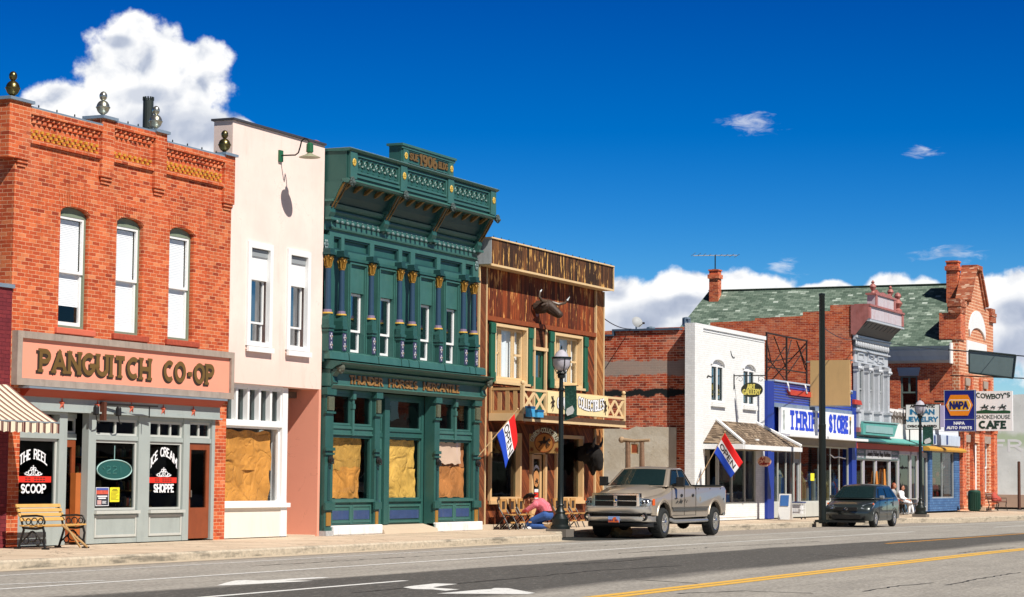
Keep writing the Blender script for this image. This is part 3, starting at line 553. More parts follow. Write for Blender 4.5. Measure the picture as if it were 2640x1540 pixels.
    for nm,a,b,z0,z1 in (('a',35.72,36.98,.715,2.115),('b',38.25,39.77,.69,2.125),('c',40.21,41.49,.69,2.125)):
        f=M().frame(a,b,z0,z1,.05,.11,.05).build('display_window',GRL,r); W_[nm]=f; M().add([(a+.05,.08,z0+.05),(b-.05,.08,z0+.05),(b-.05,.08,z1-.05),(a+.05,.08,z1-.05)],[(0,1,2,3)]).build('pane',GLD2,f)
    def wr(x,w,z,rise,rad): 
        return lambda u,v:(u+ (0),v+rise*(1-((u-w/2)/(w/2))**2))
    for (f,x,wd,top,bot,bx,bz) in ((W_['a'],35.82,.88,'THE REEL','SCOOP',.78,1.04),(W_['c'],40.36,.98,'ICE CREAM','SHOPPE',.76,1.05)):
        text(M(),top,wd,.20,.030,TF(x,.074,1.58),.004,1.6,.22,wr(x,wd,0,.13 if top[0]=='T' else .24,0)).build('window_lettering',WLT,f); text(M(),bot,bx,.185,.036,TF(x+(wd-bx)/2+.02,.074,bz),.004,1.6,.22).build('window_lettering',WLT,f); m=M()
        
        cx=x+wd/2
        for sx in (-1,1):
            for (ox,oz,rr) in ((.10,1.45,.055),(.20,1.425,.04),(.05,1.52,.035)): 
                m.tube([(cx+sx*ox+rr*cos(t),.072,oz+rr*.8*sin(t)) for t in [2*PI*j/10 for j in range(11)]],.009,4)
            m.tube([(cx,.072,1.40),(cx+sx*.14,.072,1.39),(cx+sx*.27,.072,1.41),(cx+sx*.28,.072,1.435)],.01,4)
        m.tube([(cx,.072,1.40),(cx,.072,1.59)],.01,4)
        m.build('scroll_ornament',WLT,f); a=35.74 if top[0]=='T' else 40.25; b=M().box(a,a+1.10,.066,.072,1.255,1.375).build('red_banner',RED,f)
        q=M(); [q.box(a+.26+.095*i,a+.33+.095*i,.063,.0655,zz,zz+.018) for i in (0,1,3,4,5,6) for zz in (1.285,1.33)]; q.build('banner_text',DRK,f)
    f=W_['b']; m=M(); 
    m.tube([(39.01+.62*cos(t),.066,1.525+.20*sin(t)) for t in [2*PI*j/32 for j in range(33)]],.014,5)
    m.tube([(39.0,.066,1.73),(39.0,.066,2.02)],.008,4); m.build('oval_sign',pbr('neon_tube_off',(.35,.55,.52),.3),f)
    m=M(); m.prism([(39.01+.58*cos(2*PI*j/32),1.525+.185*sin(2*PI*j/32)) for j in range(32)],.068,.074); m.build('oval_sign_face',pbr('teal_sign_face',(.02,.10,.09),.3),f)
    m=M(); [m.tube([(38.72+.22*i,.064,1.58),(38.78+.22*i,.064,1.60),(38.86+.22*i,.064,1.58),(38.85+.22*i,.064,1.53),(38.74+.22*i,.064,1.49),(38.73+.22*i,.064,1.45),(38.87+.22*i,.064,1.45)],.012,4) for i in (0,1)]; m.tube([(38.58,.064,1.58),(38.66,.064,1.53)],.012,4).tube([(39.22,.064,1.6),(39.23,.064,1.45)],.012,4); m.build('neon_tubes',pbr('neon_letter_glass',(.05,.17,.15),.3),f)
    ps=M().box(38.36,38.82,.066,.074,.78,1.16).build('poster',pbr('poster_ink',(.03,.035,.05),.5),f)
    M().box(38.38,38.80,.060,.065,1.02,1.10).build('poster_picture',pbr('poster_sunset',(.60,.10,.06),.5,var=.6,vs=14),f); M().box(38.38,38.80,.060,.065,1.105,1.15).build('poster_sky',pbr('poster_blue',(.08,.12,.40),.5),f); m=M(); m.box(38.42,38.77,.062,.0655,.965,.99).box(38.46,38.72,.062,.0655,.925,.95).box(38.6,38.74,.063,.0655,.87,.88).box(38.6,38.72,.063,.0655,.85,.86).box(38.6,38.74,.063,.0655,.83,.84); m.frame(38.36,38.82,.78,1.16,.060,.0655,.012); m.build('poster_text',WLT,f); M().box(38.42,38.56,.060,.0655,.81,.90).build('poster_figure',pbr('poster_pink',(.6,.35,.33),.5),f)
    n=M().box(38.87,39.21,.066,.074,.86,1.16).build('notice',pbr('yellow_notice',(.85,.75,.03),.6),f); m=M()
    for i in range(7): m.box(38.90,39.18-.05*(i%3),.062,.0655,1.06-.026*i,1.068-.026*i)
    m.box(38.96,39.12,.062,.0655,1.11,1.125).box(38.93,39.14,.062,.0655,1.085,1.10); m.build('notice_text',pbr('notice_ink',(.25,.22,.02),.6),f)
    for (a,b,y,z1) in ((37.28,37.97,.31,2.11),(41.76,42.63,.05,2.12)):
        d_=M().wall(a,b,.05,z1,y,y+.06,[(a+.12,b-.12,.72,z1-.14)]).build('door',BRN,r); M().add([(a+.12,y+.03,.72),(b-.12,y+.03,.72),(b-.12,y+.03,z1-.14),(a+.12,y+.03,z1-.14)],[(0,1,2,3)]).build('pane',GLD2,d_); M().box(a+.07 if a>40 else b-.1,(a+.1) if a>40 else b-.07,y-.05,y-.002,.95,1.1).build('handle',PEW,d_)
    dl=M().box(37.80,37.975,.16,.29,.06,1.45).build('open_door_leaf',pbr('bright_orange_wood',(.46,.13,.03),.4,var=.2,vs=5),r)
    # goods seen through the glass
    cols=[(.35,.08,.05),(.4,.3,.12),(.12,.18,.3),(.35,.33,.28),(.1,.2,.12),(.5,.38,.2)]
    for a,b in ((35.9,36.8),(38.4,39.7),(40.3,41.4)):
        m=M()
        for z in (.75,1.1,1.45,1.8): m.box(a-.05,b+.05,.75,1.05,z-.03,z)
        m.build('shelf',pbr('shelf_wood',(.30,.15,.05),.6),r)
        for ci,c in enumerate(cols):
            m=M()
            for z in (.75,1.1,1.45,1.8):
                x=a+ci*.045
                while x<b-.1:
                    w=random.uniform(.05,.13); h=random.uniform(.08,.24); m.lathe(x+w/2,.9,[(w/2,0),(w/2,h*.8),(w/3,h)],8,z0=z+.002); x+=w+random.uniform(.22,.42)
            o=m.build('shelf_goods',pbr('goods_%d'%ci,c,.4),r)
    shell(r,X0,X1,8.1,14,BRD,.301,lm=BRF)
    # finials
    prof=[(.13,0),(.14,.03),(.09,.05),(.07,.075)]+[(.225*cos(t),.285+.215*sin(t)) for t in [-1.2+i*.24 for i in range(5)]]+[(.25,.275),(.25,.295)]+[(.225*cos(t),.285+.205*sin(t)) for t in [.05+i*.25 for i in range(6)]]+[(.06,.49)]+[(.135*cos(t),.61+.135*sin(t)) for t in [-1.05+i*.3 for i in range(9)]]+[(.01,.748)]
    for x,z,mt in ((35.30,8.69,BRZ),(38.32,8.78,PEW),(40.27,8.78,PEW),(43.05,8.66,BRZ)): M().lathe(x,.08,[(a*.60,b*.72) for a,b in prof],20,z0=z).build('ball_finial',mt,r,smooth=True)
    m=M().lathe(45.78-.0,0,[(.19,-1.9),(.19,.62)],16,z0=0)
    m=M(); m.lathe(45.8,4.0,[(.13,0),(.13,2.15)],16,z0=8.4)
    for i in range(12):
        a=2*PI*i/12; m.box(45.8+.12*cos(a)-.016,45.8+.12*cos(a)+.016,4+.12*sin(a)-.014,4+.12*sin(a)+.014,10.55,10.64)
    m2=m.build('stovepipe',PIP,r,smooth=False)
brick_store()
def sign_bracket():
    r=root('sign_bracket','black iron sign bar with two spot lamps on grey shop fascia','sign bracket',(38.3,-.1,2.8))
    M().tube([(38.36,-.12,2.86),(40.0,-.30,2.86)],.022,6).build('bar',BLK,r); M().box(38.27,38.36,-.16,-.052,2.52,2.9).build('mount_plate',pbr('dark_rust',(.10,.03,.015),.7),r)
    M().tube([(39.74,-.27,2.86),(39.74,-.27,2.62)],.014,5).build('hook',BLK,r)
    for x in (37.93,38.72):
        q=M().lathe(x,-.2,[(.05,0),(.065,.02),(.06,.16),(.03,.2)],10,z0=2.62).build('spot_lamp',BLK,r); M().tube([(x,-.2,2.62),(x+.06,-.18,2.52),(x+.22,-.12,2.47),(x+.32,-.06,2.5)],.012,5).build('cable',BLK,q)
sign_bracket()
# ------------------------------------------------ neighbour with awning
def left_store():
    r=root('maroon_store','low maroon painted brick store cut off at the left edge','building',(30,0,0))
    m=M().wall(24,35.33,0,5.0,-.02,.3,[(26,34.3,.5,2.6)]); m.build('brick_wall',BRM,r); M().box(24,35.36,-.06,.36,4.985,5.06).build('coping',ZNC,r); m=M().frame(26,34.3,.5,2.6,.1,.16,.08).build('display_window',GRY,r); M().add([(26,.13,.5),(34.3,.13,.5),(34.3,.13,2.6),(26,.13,2.6)],[(0,1,2,3)]).build('pane',GLD2,m)
    shell(r,24,35.33,4.6,14,BRM,.301,floors=(),right=False)
left_store()
def awning():
    m,k=mk('striped_awning_canvas'); p=k.pos(); x,y,z=k.sep(p); f=k.m('FRACT',k.m('DIVIDE',x,.215)); c=k.ramp(f,[(0,(.72,.62,.46)),(.54,(.08,.016,.014)),(.66,(.45,.30,.22)),(.74,(.08,.016,.014)),(.97,(.72,.62,.46))],'CONSTANT'); k.out(c,.8)
    r=root('striped_awning','cream and maroon striped canvas awning over the shop at left','awning',(32,-.1,2.4))
    fn=lambda u,v:(30+5.25*u,-.06-1.2*v,3.12-.74*v-.03*sin(PI*v)); M().grid(fn,8,6).build('canvas',m,r)
    q=M(); n=84
    for i in range(n):
        a,b=30+5.25*i/n,30+5.25*(i+1)/n; za=.17+.03*abs(sin(PI*i*5.25/n/.215)); zb=.17+.03*abs(sin(PI*(i+1)*5.25/n/.215)); q.add([(a,-1.262+.012*sin(i),2.378),(b,-1.262+.012*sin(i+1),2.378),(b,-1.262+.012*sin(i+1),2.378-zb),(a,-1.262+.012*sin(i),2.378-za)],[(0,1,2,3)])
    q.build('valance',m,r); M().tube([(30,-1.25,2.385),(35.25,-1.25,2.385)],.018,6).tube([(35.24,-.08,2.4),(35.24,-1.25,2.385)],.015,6).build('frame',ZNC,r)
    M().add([(35.25,-.06,3.11),(35.25,-1.26,2.375),(35.25,-1.26,2.2),(35.25,-.06,2.3)],[(0,1,2,3)])
awning()
def bench():
    r=root('park_bench','park bench with pale wooden slats and black scrolled iron ends','bench',(35.75,-.8,0))
    x0,x1=35.02,36.42
    for x in (x0+.06,x1-.06):
        m=M(); t=lambda P,rr=.018:m.tube([(x,a,b) for a,b in P],rr,6)
        t([(-1.12,0),(-1.08,.16),(-1.10,.30),(-1.06,.41)],.024); t([(-.50,0),(-.56,.18),(-.62,.36),(-.60,.42)],.024); t([(-1.06,.41),(-.9,.385),(-.62,.40)],.024); t([(-.60,.40),(-.54,.62),(-.45,.83)],.022); t([(-1.06,.41),(-1.1,.52),(-1.05,.62),(-.9,.635),(-.55,.62)],.02)
        for cy,cz,rr in ((-.86,.52,.07),(-.72,.52,.055),(-1.0,.53,.05),(-.82,.24,.10),(-.95,.14,.06),(-.68,.16,.06)): t([(cy+rr*cos(a),cz+rr*sin(a)) for a in [2*PI*i/10 for i in range(11)]],.012)
        t([(-1.10,.12),(-.82,.34),(-.55,.12)],.016); m.box(x-.03,x+.03,-1.2,-1.06,0,.03).box(x-.03,x+.03,-.54,-.42,0,.03); m.build('iron_end',BLK,r)
    SL=pbr('golden_bench_slat',(.62,.36,.11),.5,var=.2,vs=6)
    for i in range(5):
        y=-1.10+.115*i; M().box(x0,x1,y,y+.085,.425+.004*(4-i)-.02*(i in(2,)),.455+.004*(4-i)-.02*(i in(2,))).build('seat_slat',SL,r,bevel=.006)
    for i in range(4):
        z=.53+.085*i; y=-.60+.036*i; m=M().add([(x0,y,z),(x1,y,z),(x1,y+.027,z+.062),(x0,y+.027,z+.062),(x0,y+.025,z-.008),(x1,y+.025,z-.008),(x1,y+.052,z+.054),(x0,y+.052,z+.054)],[(0,1,2,3),(4,7,6,5),(0,4,5,1),(1,5,6,2),(2,6,7,3),(3,7,4,0)]); m.build('back_slat',SL,r)
bench()
for pts,lab in (([(35.55,-1.15,.46),(36.15,-1.32,.03)],'long bare wooden stake leaning on the front of the slatted bench'),([(35.62,-1.16,.47),(35.95,-1.30,.03)],'shorter bare wooden stake crossing the long one against the slatted bench')):
    tag(M().tube(pts,.022,6).build('wooden_stake',TIM,loc=pts[1]),lab,'stake','stakes at the bench')
# ================================================================ pink stucco store
def paper(m,x0,x1,z0,z1,y,seed,amp=.03,rag=.02):
    rg=random.Random(seed); ph=[rg.uniform(0,6) for _ in range(8)]
    def fn(u,v):
        w=sum(sin(ph[i]+(3+2.3*i)*u*1.7+(2.2*(i%3)-1.5)*v*2.5)*amp/(1+.5*i) for i in range(6)); fold=abs(sin(ph[6]+5*u+3*v))*amp*.7
        e=rag*(sin(ph[7]+17*u)+.5*sin(31*u)) if v in(0,1) else 0; ee=rag*(sin(ph[5]+13*v)) if u in(0,1) else 0
        return (x0+(x1-x0)*u+ee,y+w*.6+fold,z0+(z1-z0)*v+e)
    m.grid(fn,26,26); return m
def pink_store():
    r=root('pink_store','tall narrow pale pink stucco store with two white framed windows','building',(45.4,0,0))
    X0,X1=43.262,47.50; wins=[(43.97,45.08),(45.76,46.84)]
    M().wall(X0,X1,3.52,9.46,0,.5,[(a,b,4.36,6.78) for a,b in wins]).build('stucco_wall',STU,r)
    M().box(X0-.04,X1,-.05,.56,9.461,9.51).build('coping',pbr('dark_coping',(.05,.05,.06),.6),r)
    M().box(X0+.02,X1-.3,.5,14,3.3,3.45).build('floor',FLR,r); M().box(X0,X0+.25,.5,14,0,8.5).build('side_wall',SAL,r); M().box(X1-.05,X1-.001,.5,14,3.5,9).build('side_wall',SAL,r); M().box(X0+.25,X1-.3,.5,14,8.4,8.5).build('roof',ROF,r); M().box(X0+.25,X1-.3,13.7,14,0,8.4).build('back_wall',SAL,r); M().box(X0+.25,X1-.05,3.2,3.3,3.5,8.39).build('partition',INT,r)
    for a,b in wins:
        m=M().frame(a,b,4.39,6.78,-.05,.06,.14,.10); m.box(a+.14,b-.14,.05,.10,5.92,6.46); f=m.build('window',WHT,r)
        g=sash(f,a+.20,b-.14,4.47,5.95,.12,WHT,GLB,.32,.045,'sash',.03); M().box(a-.02,b+.01,-.11,-.051,4.255,4.375).build('sill',WHT,f)
        M().box(b-.42,b-.22,.3,.32,5.0,5.9).build('curtain',CUR,f)
        M().box(a+.145,b-.145,.02,.10,6.46,6.62).build('vent',pbr('grey_vent',(.30,.32,.33),.5),f)
    # recessed shop front
    m=M().box(X0+.02,46.12,.12,.42,.02,.70); m.build('bulkhead',pbr('offwhite_bulkhead',(.80,.74,.64),.8,var=.06,streak=.2,dirt=(.6,.5,.38)),r)
    m=M().box(X0+.02,46.2,.04,.45,.70,.80); m.box(45.86,46.14,.1,.45,.02,.70).box(45.90,46.14,.12,.42,.80,3.50).box(X0+.02,45.90,.12,.42,2.56,2.66).box(X0+.02,45.9,.12,.42,3.44,3.518).box(X0+.02,X0+.12,.12,.42,.80,3.44); m.build('shop_front',WHT,r)
    m=M(); xs=[X0+.12+(45.9-X0-.12)*i/5 for i in range(6)]
    for x in xs[1:-1]: m.box(x-.045,x+.045,.14,.34,2.66,3.44)
    m.frame(X0+.12,45.9,2.66,3.44,.16,.3,.04); f=m.build('transom_window',WHT,r); M().add([(X0+.12,.26,2.66),(45.9,.26,2.66),(45.9,.26,3.44),(X0+.12,.26,3.44)],[(0,1,2,3)]).build('pane',GLD2,f)
    f=M().frame(X0+.12,45.9,.80,2.56,.2,.27,.05).build('display_window',WHT,r); M().add([(X0+.17,.24,.85),(45.85,.24,.85),(45.85,.24,2.51),(X0+.17,.24,2.51)],[(0,1,2,3)]).build('pane',glass('thin_clear_glass',(.93,.94,.93),1.25),f)
    paper(M(),X0+.16,45.75,1.55,2.46,.33,1,.035).build('paper_sheet',PAP,f,smooth=True); paper(M(),X0+.16,45.62,.83,1.66,.30,4,.035).build('paper_sheet',PAP,f,smooth=True)
    M().box(45.55,45.85,.6,.62,.8,2.5).build('window_backing',CUR,f)
    # recess
    m=M().wall(.0,2.4,0,3.519,47.40,47.505,ax='x'); m.build('recess_wall',SAL,r); M().wall(46.1,47.4,0,3.45,2.0,2.1,[(46.35,47.2,.05,2.2)]).build('recess_back',SAL,r); d_=M().wall(46.35,47.2,.05,2.2,2.02,2.08,[(46.5,47.05,.8,2.05)]).build('door',BRN,r); M().box(46.5,47.05,2.04,2.05,.8,2.05).build('pane',GLB,d_)
    M().box(46.05,46.13,.45,2.0,0,3.45).build('recess_side',WHT,r); M().box(46.15,47.4,.05,2.0,-.02,.03).build('recess_floor',CON,r)
pink_store()
def wall_lamp():
    r=root('gooseneck_lamp','green gooseneck barn lamp high on the pink stucco wall','wall lamp',(45.36,0,8.9))
    LG=pbr('lamp_green',(.02,.12,.05),.4)
    M().box(45.28,45.44,-.05,-.002,8.78,9.05).build('wall_plate',LG,r); P=[(-.05,8.93),(-.42,8.92),(-.5,8.97),(-.545,9.1),(-.58,9.24),(-.66,9.30),(-.75,9.27),(-.80,9.17),(-.805,9.05)]
    M().tube([(45.36,a,b) for a,b in P],.018,7).build('arm',BLP,r); s_=M().lathe(45.36,-.805,[(.05,.16),(.055,.08),(.08,.05),(.10,.04),(.25,-.02),(.255,-.028),(.09,.02),(.05,.02)],22,z0=8.87).build('shade',pbr('lamp_shade_enamel',(.30,.30,.20),.4),r,smooth=True); M().lathe(45.36,-.805,[(.05,0),(.085,.02),(.08,.2),(.04,.24)],12,z0=8.95).build('socket',LG,s_)
wall_lamp()
# ================================================================ dark green iron front store
def flower(m,x,z,y,r=.045,n=6):
    for i in range(n):
        a=2*PI*i/n; m.ball((x+cos(a)*r*.7,y,z+sin(a)*r*.7*1.25),r*.42,6,(1,.5,1.25))
    m.ball((x,y-.01,z),r*.3,6); return m
DGL=pbr('dull_gilt',(.15,.085,.02),.5,var=.4,vs=12)
def green_store():
    r=root('green_store','ornate dark green iron front store with a deep cornice dated 1906','building',(51.9,0,0))
    X0,X1=47.505,56.29
    # upper wall with window bays
    bays=[(48.84,49.62),(50.40,51.20),(52.66,53.44),(54.19,54.97)]
    m=M().wall(X0,X1,4.27,8.05,.10,.4,[(a,b,4.5,5.985) for a,b in bays]); m.build('front_wall',GRN,r)
    P=M()   # raised stiles round the upper panels
    for z0,z1 in ((7.30,7.42),(6.84,6.98)): P.box(X0+.3,X1-.2,0,.098,z0,z1)
    xs=[48.02,48.40,48.50,49.92,50.10,51.47,51.63,52.16,52.36,53.68,53.88,55.25,55.42,55.95]
    for a,b in ((X0,48.02),(48.40,48.50+.06),(49.9,50.12),(51.46,51.66),(52.14,52.40),(53.68,53.90),(55.24,55.46),(55.94,X1)): P.box(a,b,.0,.097,6.98,7.30)
    P.build('panel_frame',GRM,r)
    q=M()
    for a,b in zip(xs[1:-1:2],xs[2:-1:2]): pass
    for a,b in ((48.02,48.40),(48.56,49.9),(50.12,51.46),(51.66,52.14),(52.40,53.68),(53.90,55.24),(55.46,55.94)):
        q.frame(a,b,6.98,7.30,.03,.099,.045)
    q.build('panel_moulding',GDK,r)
    # window surrounds
    for a,b in bays:
        m=M(); m.wall(a-.09,b+.20,4.47,6.80,-.02,.099,[(a,b,4.5,6.68)]); m.wall(a-.05,b+.14,4.49,6.74,-.05,-.021,[(a+.002,b+.04,4.5,6.69)]); m.build('window_surround',GRM,r)
        M().box(a,b,.02,.098,5.99,6.68).build('head_panel',GRM,r); m=M().box(a-.12,b+.26,-.08,-.052,6.76,6.83).build('hood_mould',GRN,r)
        f=sash(r,a+.01,b-.01,4.515,5.98,.10,WHT,GLB,.36,.055); M().box(b-.22,b-.12,.45,.47,5.1,5.85).build('curtain',CUR,f); M().box(a+.1,a+.45,.4,.42,4.6,4.98).build('curtain',pbr('brown_drape',(.12,.09,.05),.9),f)
    for a,b in ((47.62,48.05),(48.3,48.5),(49.62,49.66),(51.5,51.8),(52.15,52.33),(53.5,53.6),(55.2,55.45),(55.7,55.95)): pass
    # columns
    for x in (47.60,48.28,49.81,51.36,52.07,53.60,55.13,55.80):
        y=-.09; c=M().lathe(x,y,[(.082,0),(.078,.3),(.070,1.0)],14,z0=5.47).build('column',NVY,r,smooth=True)
        m=M().lathe(x,y,[(.07,0),(.085,.02),(.070,.045),(.072,.10),(.085,.20),(.105,.27),(.10,.30)],10,z0=6.47)
        for i in range(8):
            a=2*PI*i/8+.2; m.tube([(x+.075*cos(a),y+.075*sin(a),6.52),(x+.09*cos(a),y+.09*sin(a),6.62),(x+.12*cos(a),y+.12*sin(a),6.71),(x+.13*cos(a),y+.13*sin(a),6.675)],[.024,.022,.02,.012],5)
        for sx in (-1,1): m.ball((x+sx*.10,y-.07,6.76),.03,7)
        m.build('capital',GLF,c)
        M().box(x-.135,x+.135,-.23,.0,6.80,6.86).box(x-.11,x+.11,-.20,.0,6.86,6.95).build('abacus',GDK,c)
        M().lathe(x,y,[(.082,.05),(.105,.045),(.11,.0),(.115,-.03),(.10,-.03)],14,z0=5.42).build('base_ring',pbr('lilac_ring',(.20,.15,.24),.5),c); M().lathe(x,y,[(.115,0),(.13,.0),(.135,-.035),(.09,-.04)],14,z0=5.40).build('gilt_ring',pbr('gold_ring',(.62,.38,.06),.4),c)
        p_=M().prism([(x-.12,5.0),(x-.12,5.22),(x-.09,5.36),(x+.09,5.36),(x+.12,5.22),(x+.12,5.0)],-.20,.098).box(x-.10,x+.10,-.18,.098,4.46,5.0).box(x-.14,x+.14,-.23,.098,5.02,5.09).box(x-.125,x+.125,-.21,.098,4.94,4.98).build('pedestal',GRN,r)
        M().box(x-.085,x+.085,-.20,-.182,4.50,4.92).build('pedestal_panel',PRP,p_)
        m=M(); 
        for z in (4.81,4.60): flower(m,x,z,-.208,.062,4)
        m.build('rosette',LIL,p_); m=M()
        for z in (4.81,4.60): m.ball((x,-.23,z),.016,6)
        m.build('rosette_centre',GLF,p_)
    # frieze with bead row
    m=M(); m.box(X0+.05,X1-.1,.0,.098,7.42,8.0); m.prism([(-.12,8.02),(-.14,8.08),(-.06,8.12),(0,8.12),(0,7.95),(-.06,7.97)],X0+.1,X1-.1,'x'); m.prism([(-.07,7.86),(-.08,7.90),(0,7.92),(0,7.82)],X0+.3,X1-.2,'x'); m.prism([(-.06,7.47),(-.07,7.51),(0,7.52),(0,7.44)],X0+.3,X1-.2,'x'); m.build('frieze',GRM,r)
    n=30
    for i in range(n):
        x=48.05+(55.85-48.05)*i/(n-1); b=M().ball((x,-.06,7.66),.048,8).ball((x,-.045,7.74),.022,6).build('bead',SLV,r,smooth=True)
    M().box(48.0,55.9,-.02,-.001,7.645,7.67).build('bead_rail',GDK,r)
    for x in (47.62,56.12): flower(M(),x,7.05 if x<50 else 7.3,-.02,.10).build('wall_rosette',SLV,r)
    # cornice
    F=-.60; cx0,cx1=47.62,56.08
    prof=[(.1,8.05),(-.10,8.12),(-.22,8.28),(-.30,8.50),(-.34,8.58),(-.50,8.60),(-.50,8.66),(.1,8.66)]
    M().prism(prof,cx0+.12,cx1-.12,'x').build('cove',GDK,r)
    fz0,fz1=8.66,9.42
    m=M().box(cx0,cx1,F+.04,.1,fz0,fz1); m.build('fascia',GRN,r)
    m=M(); m.prism([(F-.03,8.55),(F-.07,8.60),(F+.0,8.66),(-.45,8.66),(-.45,8.56)],cx0-.05,cx1+.05,'x'); m.build('lip_moulding',GRM,r)
    m=M(); m.prism([(F+.035,9.40),(F-.03,9.42),(F-.09,9.47),(F-.09,9.49),(.05,9.49),(.05,9.42)],cx0-.06,cx1+.06,'x'); m.build('crown_moulding',GRM,r)
    M().box(cx0-.02,cx1+.02,F-.05,.06,9.491,9.51).build('crown_flashing',SGR,r)
    st=[cx0+.0,50.50,53.22,cx1]
    for i,(a,b) in enumerate(zip(st,st[1:])):
        a0=a+.42 if i==0 else a+.2; b0=b-.2 if i<2 else b-.4
        m=M().frame(a0,b0,8.83,9.36,F-.0,F+.038,.05).box(a0-.02,b0+.02,F-.012,F+.038,8.72,8.78); m.build('fascia_panel_frame',GRM,r)
        q=M(); n=int((b0-a0-.2)/.27)
        for j in range(n):
            x=a0+.1+(b0-a0-.2)*(j+.5)/n
            for rr,cz in ((.115,9.10),(.06,9.07)): q.tube([(x+rr*cos(t),F+.03,cz+rr*1.25*sin(t)) for t in [-.6+(PI+1.2)*e/10 for e in range(11)]],.022,5)
            q.tube([(x+.12,F+.03,9.03),(x+.135+.0,F+.03,8.95),(x+.06,F+.03,8.90)],.02,5)
        q.build('scroll_relief',GRN,r)
    for x in (cx0+.22,50.50,53.22,cx1-.2):
        M().box(x-.17,x+.17,F-.03,F+.038,8.67,9.41).build('fascia_pilaster',GRM,r); flower(M(),x,9.10,F-.04,.085,8).build('gilt_rosette',pbr('yellow_gilt',(.58,.38,.06),.45,var=.2,vs=20),r)
    for x in (cx0+.05,50.50,53.22,cx1-.05):   # lion heads and big brackets
        m=M().ball((x,F-.07,8.57),.09,8)
        for i in range(9): a=2*PI*i/9; m.ball((x+.08*cos(a),F-.09,8.57+.09*sin(a)),.038,6)
        m.ball((x,F-.14,8.54),.045,6).build('lion_mask',pbr('mask_grey_green',(.06,.085,.08),.45,var=.4,vs=25),r)
        b=M().prism([(0,7.72),(-.10,7.72),(-.16,7.85),(-.14,8.02),(-.26,8.14),(-.36,8.35),(-.46,8.52),(-.50,8.58),(0,8.58)],x-.13,x+.13,'x').build('bracket',GRN,r)
        m=M(); 
        for sx in (-.07,.07): m.prism([(-.17,7.95),(-.20,8.0),(-.38,8.28),(-.53,8.54),(-.50,8.54),(-.34,8.27),(-.16,7.97)],x+sx-.02,x+sx+.02,'x')
        m.build('gilt_rib',DGL,b); M().box(x-.17,x+.17,-.24,-.02,8.10,8.16).box(x-.15,x+.15,-.2,-.02,7.66,7.72).build('bracket_block',GRM,b)
    for i,(a,b) in enumerate(zip(st,st[1:])):
        for j in range(5):
            x=a+.35+(b-a-.7)*j/4; m=M().prism([(-.26,8.40),(-.33,8.42),(-.52,8.555),(-.46,8.58),(-.30,8.50)],x-.045,x+.045,'x').build('modillion',DGL,r)
        M().frame(a+.25,b-.25,8.14,8.44,-.30,-.18,.04)
    for x in (cx0,cx1):   # cornice end pieces
        M().prism([(.1,8.0),(0.,7.95),(-.12,8.12),(-.28,8.28),(-.38,8.50),(F+.04,8.66),(F+.04,9.41),(.1,9.41)],x-.02 if x>50 else x-.03,x+.03 if x>50 else x+.02,'x').build('cornice_end',GRN,r)
        M().prism([(-.16,8.10),(-.24,8.10),(-.50,8.56),(-.42,8.56)],x-.035,x+.035,'x').build('gilt_rib',GLF,r)
    # date tablet
    t=M().box(50.38,53.40,F+.0,-.25,9.51,10.02).build('date_tablet',GRN,r); m=M(); m.box(50.32,53.46,F-.07,-.2,10.02,10.09); m.box(50.35,53.43,F-.04,F+.0,9.94,10.02); m.wall(50.45,50.71,9.52,9.93,F-.03,F-.002); m.wall(53.09,53.35,9.52,9.93,F-.03,F-.002); m.frame(50.73,53.07,9.55,9.93,F-.02,F-.002,.03); m.build('tablet_moulding',GRM,t)
    for x in (50.58,53.22): flower(M(),x,9.73,F-.04,.08,8).build('gilt_rosette',pbr('yellow_gilt',(.75,.50,.08),.45),t)
    for s_,x,w,h,z,tk in (('SUE',50.84,.46,.22,9.65,.045),('1906',51.42,.94,.40,9.56,.085),('BLDG',52.50,.50,.22,9.64,.045)):
        text(M(),s_,w,h,tk*1.25,TF(x-.015,F-.004,z-.012),.012,1.7,.25).build('date_letter_edge',DRK,t); text(M(),s_,w,h,tk,TF(x,F-.012,z),.012,1.7,.25).build('date_letters',GLD,t)
    # apron, ledge, name band
    m=M()
    bl=[47.40,48.40,49.95,51.20,51.62,52.2,53.72,55.25,55.62,56.30]
    for a,b in zip(bl[:-1],bl[1:]): m.prism([(-.14,4.475),(-.20,4.44),(-.22,4.27),(.1,4.27),(.1,4.475)],a+.025+.1,b+.1-.025,'x')
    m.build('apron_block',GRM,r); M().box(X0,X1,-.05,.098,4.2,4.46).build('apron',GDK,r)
    m=M(); m.prism([(-.46,4.14),(-.50,4.19),(-.46,4.21),(.1,4.27),(.1,4.05),(-.22,4.02),(-.34,4.10)],47.62,56.35,'x'); m.build('ledge',GRN,r)
    m=M(); m.prism([(-.30,3.98),(-.32,4.03),(-.2,4.03),(-.2,3.95)],47.7,56.3,'x'); m.build('ledge_moulding',GRM,r)
    b=M().box(X0+.15,X1-.05,-.16,.1,3.62,4.02).build('name_band',GRM,r); m=M(); m.prism([(-.2,3.60),(-.24,3.64),(-.2,3.67),(-.16,3.67),(-.16,3.56)],X0+.2,X1-.05,'x'); m.build('band_moulding',GRM,b)
    for w,x,wd in (('THUNDER',48.62,1.72),('HORSES',50.72,1.55),('MERCANTILE',52.66,2.12)):
        text(M(),w,wd,.225,.068,TF(x-.015,-.158,3.70),.010,1.5,.22).build('letter_edge',pbr('letter_edge_brown',(.09,.04,.012),.5),b); text(M(),w,wd,.215,.042,TF(x,-.170,3.705),.012,1.5,.22).build('letters',pbr('pale_gold_letters',(.33,.17,.05),.4),b)
